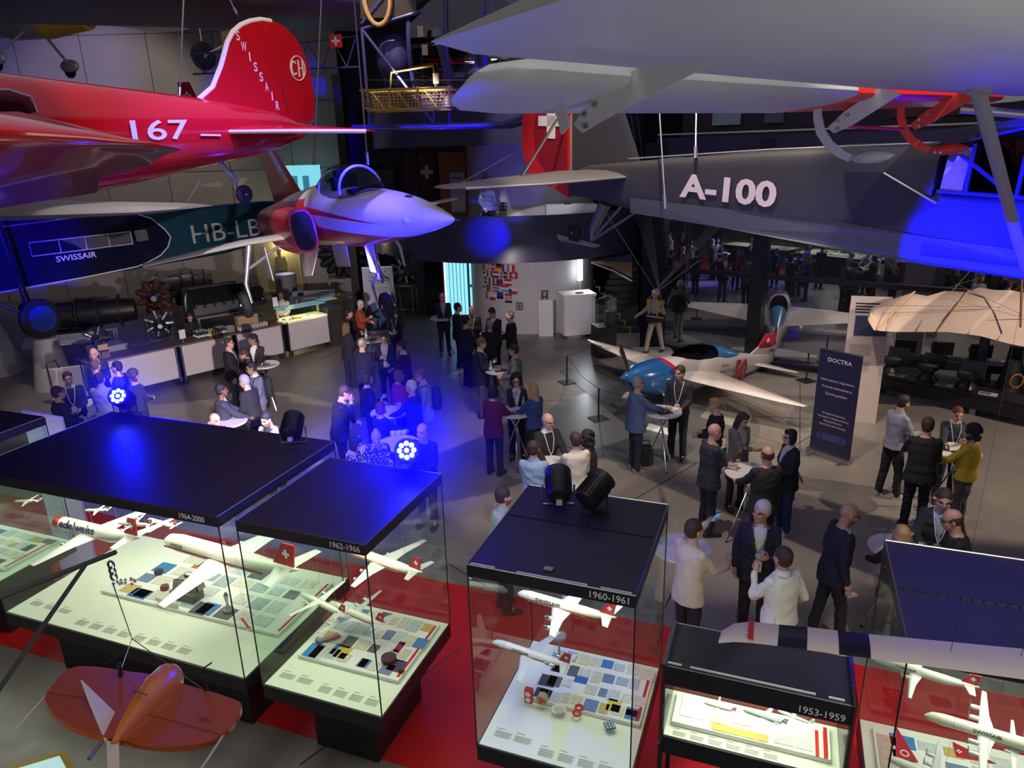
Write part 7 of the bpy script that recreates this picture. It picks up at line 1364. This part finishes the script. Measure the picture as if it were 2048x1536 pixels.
def seat(x, lab):
    o = thing('desk_seat', lab, 'seat', s0 + dB * x + nB * .33, aB); b = MB(); b.lathe([(.22, .50), (.2, .56), (.13, .62), (.12, .68), (.2, .74), (.21, .84), (.15, .86)], 20); b.build('seat', mat((.02, .02, .02), .35, name='black_leather'), o); b = MB(); b.box((.0, .34, .86), (.46, .06, .32), R=Matrix.Rotation(-.15, 3, 'X')); b.build('backrest', mat((.02, .02, .02), .35, name='black_leather'), o, smooth=False); b = MB(); b.tube([(0, .2, .6), (0, .34, .8)], .03, 6); b.build('bracket', STEEL, o)
seat(1.0, 'black seat with backrest, left one at the long desk'); seat(1.8, 'black seat with backrest, second at the long desk'); seat(.2, 'black seat with backrest beside the text panel')
o = thing('rope_coil_stand', 'dark bell-shaped bollard with an orange rope coil at the right edge', 'bollard', G(2008, 818)); b = MB(); b.lathe([(.34, 0), (.3, .1), (.2, .45), (.15, .95), (.14, 1.1)], 24); b.build('bollard', BLACK, o)
b = MB()
for i in range(4): b.tube([(.14 * math.cos(t), -.21 + .01 * i, .72 + .15 * math.sin(t) - .01 * i) for t in np.linspace(0, 2 * PI, 20)], .010, 6)
b.build('rope_coil', mat((.40, .16, .04), .7, name='orange_rope'), o)
# paper dropped on the floor and a bag
b = MB(); b.box((0, 0, .004), (.16, .09, .006)); tag(b.build('paper_scrap', mat((.7, .6, .58), .7, name='scrap'), loc=G(1703, 1191), rot=(0, 0, .3)), 'small white paper lying on the floor right of the bald man', 'paper')
o = thing('black_bag', 'black bag standing on the floor by the blue blazer man', 'bag', G(1290, 930)); b = MB(); b.rings([[Vector((a_ * math.cos(t), c_ * math.sin(t), z)) for t in [2 * PI * j / 16 for j in range(16)]] for z, a_, c_ in ((0, .12, .07), (.02, .16, .09), (.3, .15, .085), (.4, .10, .06))]); b.build('bag_body', BLACK, o); b = MB(); b.tube([(-.08, 0, .38), (-.06, 0, .5), (.06, 0, .5), (.08, 0, .38)], .01, 6); b.build('handle', BLACK, o)
b = MB(); b.prism([G(1298, 848), G(1342, 860), G(1338, 872), G(1292, 860)], (0, 0, .02)); tag(b.build('floor_label', PAPER, smooth=False), 'white text plate on the floor behind the first high table', 'sign')
# ------------------------------------------------------------ the guests
for r_ in (T0, G0, GW, B0, TR0, N0, BD, BY):
    def kill(o):
        for ch in list(o.children): kill(ch)
        bpy.data.objects.remove(o)
    kill(r_)
DK, NVY, GRY, LGR = (.013, .013, .016), (.012, .016, .035), (.07, .07, .08), (.22, .23, .25)
WS, BS_, TRD = (.66, .66, .68), (.28, .40, .62), (.012, .013, .02)
def P(px, py, f, label, h=1.77, dz=0, **k):
    p = PH(px, py, h - .01); le = k.get('lean', 0)
    if le:                                        # the head of a leaning guest is ahead of the feet
        p = PH(px, py, h - .83 * h / 1.78 * (1 - math.cos(math.radians(le)))); a = math.radians(f); s_ = .78 * math.sin(math.radians(le)); p -= Vector((math.sin(a) * s_, math.cos(a) * s_, 0))
    return person(p, f, label, h=h, **k)
J, SW_, SH = 'jacket', 'sweater', 'shirt'
HND = {}
# right foreground
HND['cream'] = P(1385, 1043, 62, 'man in cream blazer holding a wine glass and raising a blue phone', 1.80, top=(J, (.62, .52, .40)), hair=('short', 'brown'), arms=((.30, .50, 1.46), (.12, .42, 1.12)), look=(5, 0), vox=.0095, legs=(.02, .02, .03))
HND['silver'] = P(1525, 1003, 198, 'silver-haired man in navy blazer and open white shirt with lanyard', 1.83, top=(J, NVY), shirt=(.68, .66, .64), hair=('short', 'white'), skin='t', arms=('chest', 'pocket'), acc='lanyard', look=(35, -5), vox=.0095, lanc=(.03, .03, .03), fat=1.05)
HND['white'] = P(1572, 1100, 338, 'man seen from behind in a crumpled white shirt, drinking', 1.74, top=(SH, (.72, .70, .64)), hair=('short', 'brown'), arms=((.16, .24, 1.42), (.34, .12, 1.0)), vox=.0095, fat=1.08, legs=(.02, .02, .03), skin='t')
HND['bald'] = P(1692, 1008, 92, 'bald man with glasses in a navy suit standing alone, hands down', 1.79, top=(J, NVY), hair=('bald', 'brown'), arms=('down', 'down'), acc='glasses lanyard', beard=True, look=(0, 14), vox=.0095, shoes=(.16, .09, .04), step=.12, skin='t', lean=3, fat=1.06)
P(1890, 976, 205, 'man in dark blazer and pale blue shirt gesturing over the table behind the right case', 1.79, top=(J, (.02, .02, .03)), shirt=(.36, .42, .58), hair=('short', 'brown'), arms=((.22, .26, 1.22), (.20, .38, 1.18)), acc='lanyard', look=(0, 14))
P(1915, 1020, 290, 'man with glasses in plain black jacket leaning over the table at the right', 1.78, top=(SW_, DK), hair=('fringe', 'brown'), arms=('table', 'belly'), acc='glasses', look=(0, 15), lean=8, skin='t')
P(1808, 1056, 10, 'woman with blond hair seen from behind above the right case', 1.66, top=(J, DK), hair=('bob', 'blond'), arms=('table', 'table'), acc='fem')
P(1803, 792, 78, 'man in grey-blue shirt with grey shoes holding a snack', 1.80, top=(SH, (.24, .25, .32)), hair=('short', 'black'), beard=True, skin='t', arms=('belly', (.16, .36, 1.18)), shoes=(.3, .3, .32), look=(0, 12), step=.08)
P(1858, 838, 22, 'man in black suit seen from behind among the far right group', 1.82, top=(J, (.012, .012, .012)), hair=('short', 'brown'), arms=('table', 'belly'), fat=1.1)
P(1915, 812, 195, 'woman with short red hair in navy top with lanyard, orange drink in hand', 1.68, top=(SW_, (.02, .03, .05)), hair=('short', 'red'), arms=('chest', 'table'), acc='fem lanyard', look=(0, 15))
P(1950, 853, 322, 'woman with curly black hair in a mustard yellow sweater', 1.70, top=(SW_, (.42, .30, .012)), hair=('curly', 'black'), arms=('table', 'belly'), acc='fem', legs=(.06, .055, .055), skin='t')
# group in front of the banner
P(1436, 797, 285, 'blond woman with ponytail in black, between banner and racing plane', 1.70, top=(SW_, DK), hair=('ponytail', 'blond'), arms=('belly', 'cross'), acc='fem', look=(0, 10))
P(1424, 850, 78, 'bald man in dark suit holding his chin', 1.80, top=(J, (.02, .022, .03)), hair=('bald', 'brown'), arms=('cross', 'chin'), acc='lanyard', look=(0, 8), vox=.010, skin='t')
P(1482, 823, 165, 'woman with long dark hair in grey blazer, arms crossed', 1.70, top=(J, (.20, .185, .17)), shirt=(.3, .29, .28), hair=('long', 'brown'), arms=('cross', 'cross'), acc='fem skirt', legs=(.02, .018, .02), look=(-10, 18))
P(1538, 896, 350, 'man in black coat with thinning hair seen from behind at the menu table', 1.78, top=(J, (.014, .013, .013)), hair=('fringe', 'brown'), arms=('table', 'table'), fat=1.12, skin='t')
P(1585, 860, 262, 'woman with dark bob, glasses and black blazer, blue jeans', 1.70, top=(J, (.012, .012, .014)), shirt=(.5, .5, .55), hair=('bob', 'black'), arms=('belly', 'back'), acc='fem glasses', legs=(.02, .04, .07), shoes=(.55, .55, .55))
P(1274, 755, 75, 'grey-haired man in a blue blazer reaching to the food slate', 1.82, top=(J, (.085, .12, .24)), hair=('short', 'grey'), arms=('belly', (.12, .50, 1.14)), legs=(.02, .025, .05), shoes=(.18, .16, .14), skin='t', vox=.010, fat=1.06)
P(1362, 732, 205, 'man in dark zipped jacket with lanyard and badge by the plane', 1.86, top=(SW_, (.025, .025, .03)), shirt=(.10, .10, .12), hair=('short', 'brown'), arms=('belly', 'down'), acc='lanyard', look=(20, 5))
P(1092, 827, 160, 'balding man with glasses, black sweater and white collar at the front table', 1.77, top=(SW_, (.012, .012, .014)), shirt=(.7, .7, .68), hair=('fringe', 'grey'), arms=('table', 'table'), acc='glasses lanyard', look=(-25, 8), vox=.0095, fat=1.12)
P(1066, 885, 12, 'man in light blue shirt seen from behind at the front table', 1.74, top=(SH, (.26, .37, .55)), hair=('short', 'brown'), arms=('table', 'table'), vox=.010)
P(1152, 868, 340, 'man in cream sweater seen from behind at the front table', 1.77, top=(SW_, (.62, .55, .44)), shirt=(.6, .6, .6), hair=('short', 'brown'), arms=('table', 'belly'), vox=.010)
P(1176, 866, 300, 'woman with curly black hair standing behind the cream sweater', 1.66, top=(J, DK), hair=('curly', 'black'), arms=('belly', 'belly'), acc='fem', skin='t')
P(1002, 977, 70, 'man in pale blue shirt left of the 1960 case', 1.76, top=(SH, (.34, .42, .46)), hair=('short', 'brown'), arms=('belly', 'belly'), beard=True, vox=.010)
# middle
P(1032, 750, 180, 'woman with curly dark hair and glasses drinking, dark jacket', 1.70, top=(J, (.015, .017, .03)), hair=('curly', 'black'), arms=('table', 'chin'), acc='fem glasses')
P(984, 773, 25, 'woman in dark red cardigan seen from behind', 1.72, top=('cardigan', (.11, .008, .02)), hair=('bob', 'black'), arms=('belly', 'table'), acc='fem', legs=(.015, .012, .02))
P(1068, 768, 320, 'woman with long blond hair in a blue sweater', 1.70, top=(SW_, (.03, .06, .22)), hair=('long', 'blond'), arms=('table', 'belly'), acc='fem')
P(957, 676, 85, 'man with glasses in dark jacket and grey trousers holding a cup', 1.84, top=(J, (.012, .014, .03)), hair=('short', 'ltbrown'), arms=('belly', 'chest'), acc='glasses lanyard', legs=(.10, .095, .10), look=(0, 12), vox=.013)
P(1030, 690, 275, 'man in grey blazer seen from his left side at the round table', 1.80, top=(J, (.13, .15, .17)), hair=('short', 'brown'), arms=('belly', 'belly'), vox=.013)
P(884, 586, 172, 'bald man in dark suit with a hand at his mouth by the blue door', 1.84, top=(J, (.02, .025, .04)), shirt=(.35, .42, .62), hair=('fringe', 'brown'), arms=('belly', 'mouth'), vox=.014)
P(913, 607, 80, 'dark-haired man looking right, first of the back group', 1.80, top=(J, DK), hair=('short', 'black'), arms=('belly', 'belly'), vox=.014)
P(944, 612, 190, 'man with cropped hair and folded hands facing the camera in the back group', 1.82, top=(J, (.02, .02, .025)), shirt=(.1, .1, .1), hair=('fringe', 'brown'), arms=('chest', 'chest'), acc='lanyard', vox=.014)
P(930, 633, 55, 'man in dark blue jacket seen from behind, left of back group', 1.82, top=(SW_, (.015, .016, .04)), hair=('short', 'black'), arms=('belly', 'belly'), vox=.014, fat=1.08)
P(987, 615, 215, 'man in open white shirt and black suit looking down in the back group', 1.84, top=(J, DK), hair=('short', 'black'), arms=('belly', 'belly'), look=(10, 20), vox=.014)
P(979, 642, 5, 'grey-haired guest in black seen from behind in the back group', 1.72, top=(J, DK), hair=('short', 'grey'), arms=('belly', 'belly'), vox=.014)
P(1022, 624, 275, 'young man in black suit with white collar at the right of the back group', 1.76, top=(J, DK), hair=('short', 'brown'), arms=('belly', 'belly'), vox=.014)
# left of centre
P(717, 601, 85, 'white-haired woman in an orange cardigan with a cup', 1.72, top=('cardigan', (.36, .06, .02)), hair=('short', 'white'), arms=('belly', 'chest'), acc='fem glasses', vox=.013, look=(0, 12))
P(694, 619, 70, 'young dark-haired man behind the orange cardigan', 1.76, top=(SW_, DK), hair=('short', 'black'), arms=('belly', 'belly'), vox=.013)
P(690, 645, 35, 'woman with long hair in a long black coat seen from behind', 1.72, top=(J, DK), hair=('long', 'ltbrown'), arms=('belly', 'belly'), acc='fem', vox=.013)
P(788, 612, 185, 'guest in black with a badge, partly behind the jet wheel', 1.72, top=(SW_, DK), hair=('bob', 'brown'), arms=('belly', 'belly'), acc='lanyard', vox=.013, look=(0, 15))
P(722, 679, 20, 'man with shaved head in dark blue suit seen from behind', 1.82, top=(J, (.012, .014, .035)), hair=('fringe', 'grey'), arms=('belly', 'belly'), vox=.012, fat=1.1)
P(767, 666, 175, 'man in white shirt and dark jacket looking down at the left table', 1.76, top=(J, (.015, .015, .03)), shirt=(.45, .45, .6), hair=('short', 'brown'), arms=('belly', 'chest'), acc='lanyard', vox=.012, look=(0, 16))
P(806, 682, 285, 'man in maroon sweater over a white collar', 1.78, top=(SW_, (.05, .008, .03)), shirt=(.6, .6, .65), hair=('short', 'brown'), arms=('belly', 'belly'), vox=.012)
P(682, 771, 72, 'man in dark suit eating, left of the blue-lit table', 1.82, top=(J, (.012, .013, .025)), hair=('short', 'brown'), arms=('belly', 'mouth'), acc='lanyard', look=(0, 22), lean=8, vox=.011, skin='t', fat=1.06)
P(731, 747, 75, 'woman in black with dark hair holding a white cup', 1.70, top=(SW_, DK), hair=('bob', 'brown'), arms=('belly', 'chest'), acc='fem lanyard', vox=.012)
P(794, 742, 55, 'woman with reddish hair in a pink cardigan', 1.68, top=('cardigan', (.36, .02, .08)), shirt=(.03, .03, .04), hair=('bob', 'ltbrown'), arms=('table', 'belly'), acc='fem', vox=.012)
P(824, 762, 285, 'white-haired man in dark blue jacket at the blue-lit table', 1.76, top=(J, (.012, .014, .04)), hair=('short', 'white'), arms=('table', 'chest'), vox=.012, skin='t')
P(846, 738, 262, 'man in pale grey suit with a black backpack', 1.84, top=(J, (.26, .27, .36)), hair=('short', 'ltbrown'), arms=('belly', 'belly'), acc='backpack glasses', legs=(.22, .23, .30), vox=.012, look=(0, 10))
P(758, 806, 35, 'woman with dark red hair seen from behind at the blue-lit table', 1.62, top=(SW_, DK), hair=('bob', 'red'), arms=('table', 'table'), acc='fem', vox=.012)
P(751, 858, 170, 'blond woman in a black and white patterned blouse looking down', 1.68, top=('blouse', (.02, .02, .04), (.5, .5, .55)), hair=('bun', 'blond'), arms=('table', 'table'), acc='fem', look=(0, 32), lean=10)
P(703, 875, 95, 'dark-haired woman in a patterned dress behind the 1962 case', 1.62, top=('blouse', (.02, .02, .04), (.5, .5, .55)), hair=('bob', 'black'), arms=('table', 'mouth'), acc='fem', look=(0, 15))
P(845, 848, 200, 'man standing behind the glowing lamp, lit deep blue', 1.76, top=(SW_, DK), shirt=(.2, .2, .3), hair=('fringe', 'brown'), arms=('belly', 'belly'))
# by the bar
P(453, 677, 80, 'man in black blazer standing before the bar, grey trousers', 1.80, top=(J, (.012, .012, .02)), hair=('short', 'brown'), arms=('belly', 'belly'), acc='lanyard', legs=(.09, .09, .12), vox=.012)
P(507, 669, 192, 'smiling dark-haired man in black suit and open white shirt at the bar', 1.78, top=(J, DK), hair=('quiff', 'black'), arms=('table', 'belly'), skin='m', vox=.012, look=(35, 0))
P(493, 698, 245, 'man in black with moustache looking down between the bar guests', 1.74, top=(SW_, DK), hair=('short', 'brown'), arms=('belly', 'belly'), look=(0, 18), vox=.012, skin='t', beard=True)
P(507, 724, 225, 'man with glasses in a grey sweater with backpack straps', 1.78, top=(SW_, (.12, .13, .19)), shirt=(.45, .5, .65), hair=('short', 'black'), arms=('belly', 'belly'), acc='backpack glasses', skin='m', legs=(.12, .12, .13), vox=.012, look=(20, 15))
P(490, 750, 292, 'grey-haired man in dark suit leaning over the table', 1.80, top=(J, (.018, .018, .024)), hair=('short', 'grey'), arms=('belly', 'belly'), acc='glasses', lean=6, vox=.012, look=(0, 15))
P(438, 770, 62, 'dark-haired man in charcoal suit at the table behind the widest case', 1.76, top=(J, (.035, .04, .055)), hair=('short', 'black'), arms=('table', 'table'), skin='d', vox=.012)
P(426, 828, 120, 'bald head of a man just above the case roof', 1.72, top=(J, DK), hair=('bald', 'brown'), arms=('belly', 'belly'), skin='t')
P(536, 822, 195, 'dark-bearded man in pale waistcoat looking down above the case roof', 1.74, top=(J, (.30, .33, .38)), shirt=(.02, .02, .02), hair=('short', 'black'), arms=('belly', 'belly'), beard=True, look=(10, 18), skin='t')
# left group
P(186, 697, 165, 'grey-haired man in grey suit with lanyard at the head of the left group', 1.84, top=(J, (.05, .05, .07)), shirt=(.5, .5, .6), hair=('fringe', 'grey'), arms=('belly', 'belly'), acc='lanyard', vox=.012)
P(187, 722, 15, 'guest with light brown hair and white collar seen from behind in the left group', 1.72, top=(J, (.012, .013, .03)), hair=('short', 'ltbrown'), arms=('belly', 'belly'), vox=.012)
P(234, 724, 268, 'bearded man with glasses in dark sweater looking left', 1.80, top=(SW_, (.02, .022, .045)), hair=('short', 'black'), beard=True, arms=('belly', 'belly'), acc='glasses lanyard', vox=.012)
P(264, 742, 20, 'woman with long curly dark hair beside the rear glowing lamp', 1.70, top=(SW_, (.02, .02, .035)), hair=('curly', 'brown'), arms=('belly', 'belly'), acc='fem', vox=.012)
P(133, 745, 150, 'smiling man with glasses, dark sweater and large badge', 1.80, top=(SW_, (.015, .017, .035)), shirt=(.5, .5, .6), hair=('short', 'brown'), arms=('belly', 'belly'), acc='glasses lanyard', vox=.012, fat=1.06)
P(110, 775, 42, 'man in dark jacket with white collar seen from behind at left', 1.80, top=(J, (.015, .02, .035)), hair=('short', 'brown'), arms=('belly', 'belly'), vox=.012)
P(196, 748, 0, 'man in a pale shirt seen from behind in the left group', 1.78, top=(SH, (.30, .30, .42)), hair=('short', 'brown'), arms=('belly', 'belly'), vox=.012)
# staff behind the bar
q = BP(3.05, 1.0, 0); person(q, 150, 'barkeeper in black behind the bottles', 1.68, top=(SH, DK), hair=('bun', 'brown'), arms=('belly', 'table'), acc='fem', look=(0, 25), lean=8, vox=.013)
q = BP(6.0, 1.15, 0); person(q, 180, 'cook in white jacket behind the lit food display', 1.76, top=(SH, (.6, .57, .52)), hair=('bald', 'black'), arms=('belly', 'belly'), skin='d', look=(0, 15), vox=.013)
# one visitor up on the gallery
q = YP(974, 358, 22.0); q.z = 3.05; person(Vector((q.x, 22.0, 3.05)), 15, 'visitor in blue shirt seen from behind on the gallery', 1.86, top=(SH, (.10, .13, .32)), hair=('short', 'black'), arms=('back', 'down'), vox=.014)
# display dummies
q = G(1308, 712); person(Vector((q.x, q.y, .12)), 225, 'display dummy in beige overall with white helmet and glider harness', 1.78, top=(SH, (.42, .36, .28)), legs=(.40, .35, .28), shoes=(.02, .02, .02), hair=('helmet', 'white'), arms=((.30, .25, 1.28), (.42, .25, 1.05)), name='paraglider_dummy', step=.22, stance=.13, vox=.012)
dm = bpy.data.objects['paraglider_dummy']; dm['category'] = 'dummy'; MD = dm.matrix_basis.copy()
b = MB(); b.box((q.x, q.y, .06), (1.1, 1.1, .12)); tag(b.build('dummy_plinth', mat((.3, .3, .3), .7, name='grey_plinth'), smooth=False), 'low grey square plinth under the dummy with the white helmet', 'plinth')
b = MB(); b.rings([[Vector((a_ * math.cos(t), y0 + c_ * math.sin(t), z)) for t in [2 * PI * j / 18 for j in range(18)]] for z, a_, c_, y0 in ((.86, .12, .10, -.05), (.90, .22, .24, .0), (1.05, .25, .26, -.02), (1.15, .23, .20, -.06), (1.35, .18, .12, -.10), (1.42, .1, .08, -.1))]); hn = b.build('harness', mat((.02, .018, .02), .8, name='harness_black'), dm)
b = MB(); b.tube([(.24 * math.cos(t), .02 + .26 * math.sin(t), 1.03 + .06 * math.sin(t)) for t in np.linspace(0, 2 * PI, 24)], .018, 6); b.build('harness_piping', mat((.5, .45, .42), .7, name='pale_piping'), hn)
for sd in (-1, 1): b = MB(); b.box((sd * .19, .02, 1.45), (.10, .16, .12)); b.tube([(sd * .14, .14, 1.1), (sd * .17, .1, 1.4), (sd * .17, .0, 1.5)], .025, 6, flat=.4); b.build('yellow_strap', mat((.60, .42, .03), .6, name='strap_yellow'), hn)
o = thing('paraglider_lines', 'fan of thin suspension lines rising from the dummy harness', 'lines', (0, 0, 0)); b = MB(); r_ = np.random.RandomState(4)
Ls, Rs_ = MD @ Vector((.2, .05, 1.55)), MD @ Vector((-.2, .05, 1.55)); m1 = MB()
for i in range(6): m1.tube([Rs_, YP(1205 + i * 13, 200, 18.6)], .0035, 4); m1.tube([Ls, YP(1395 + i * 10, 480 - i * 6, 18.0), YP(1540 + i * 20, 300, 16.6)], .0035, 4)
m1.tube([Rs_, YP(1215, 430, 18.8)], .01, 5); m1.tube([Ls, YP(1400, 520, 18.4)], .012, 5); ln = m1.build('line_bundle', mat((.25, .25, .28), .6, name='grey_cord'), o); ln['kind'] = 'stuff'
q = gp + Vector((.35, .12, .24)); person(q, 190, 'golden silver pressure suit dummy inside the lit glass case', 1.80, top=(SH, (.62, .50, .25)), legs=(.62, .50, .25), shoes=(.3, .25, .12), hair=('helmet', 'white'), arms=('down', 'down'), name='suit_dummy', fat=1.15, vox=.014); bpy.data.objects['suit_dummy']['category'] = 'dummy'
# things in hands
def hold(src_fn, hand, label, dz=-.06):
    o = src_fn(); o.location = hand + Vector((0, 0, dz)); o['label'] = label; return o
WINE = mat((.6, .6, .62), .1, name='clear_wine')
hold(lambda: mk_glass('wine_glass', WINE), HND['cream'][1][1], 'wine glass in the hand of the cream blazer man', -.03)
hold(lambda: mk_glass('wine_glass', WINE), HND['silver'][1][0], 'wine glass in the hand of the silver-haired man', -.07)
hold(lambda: mk_glass('wine_glass', WINE), HND['white'][1][0], 'wine glass raised by the man in the white shirt', -.06)
o = thing('phone', 'blue smartphone raised by the man in the cream blazer', 'phone', HND['cream'][1][0] + Vector((.02, .0, .03)), (.5, .3, .5)); b = MB(); b.box((0, 0, 0), (.075, .012, .155)); b.build('case', mat((.03, .03, .05), .4, name='phone_black'), o, smooth=False); b = MB(); b.box((0, -.008, 0), (.07, .003, .148)); b.build('screen', mat((.1, .25, .6), .3, emit=(.1, .3, .8), es=.6, name='phone_screen'), o, smooth=False)
flush_jobs()
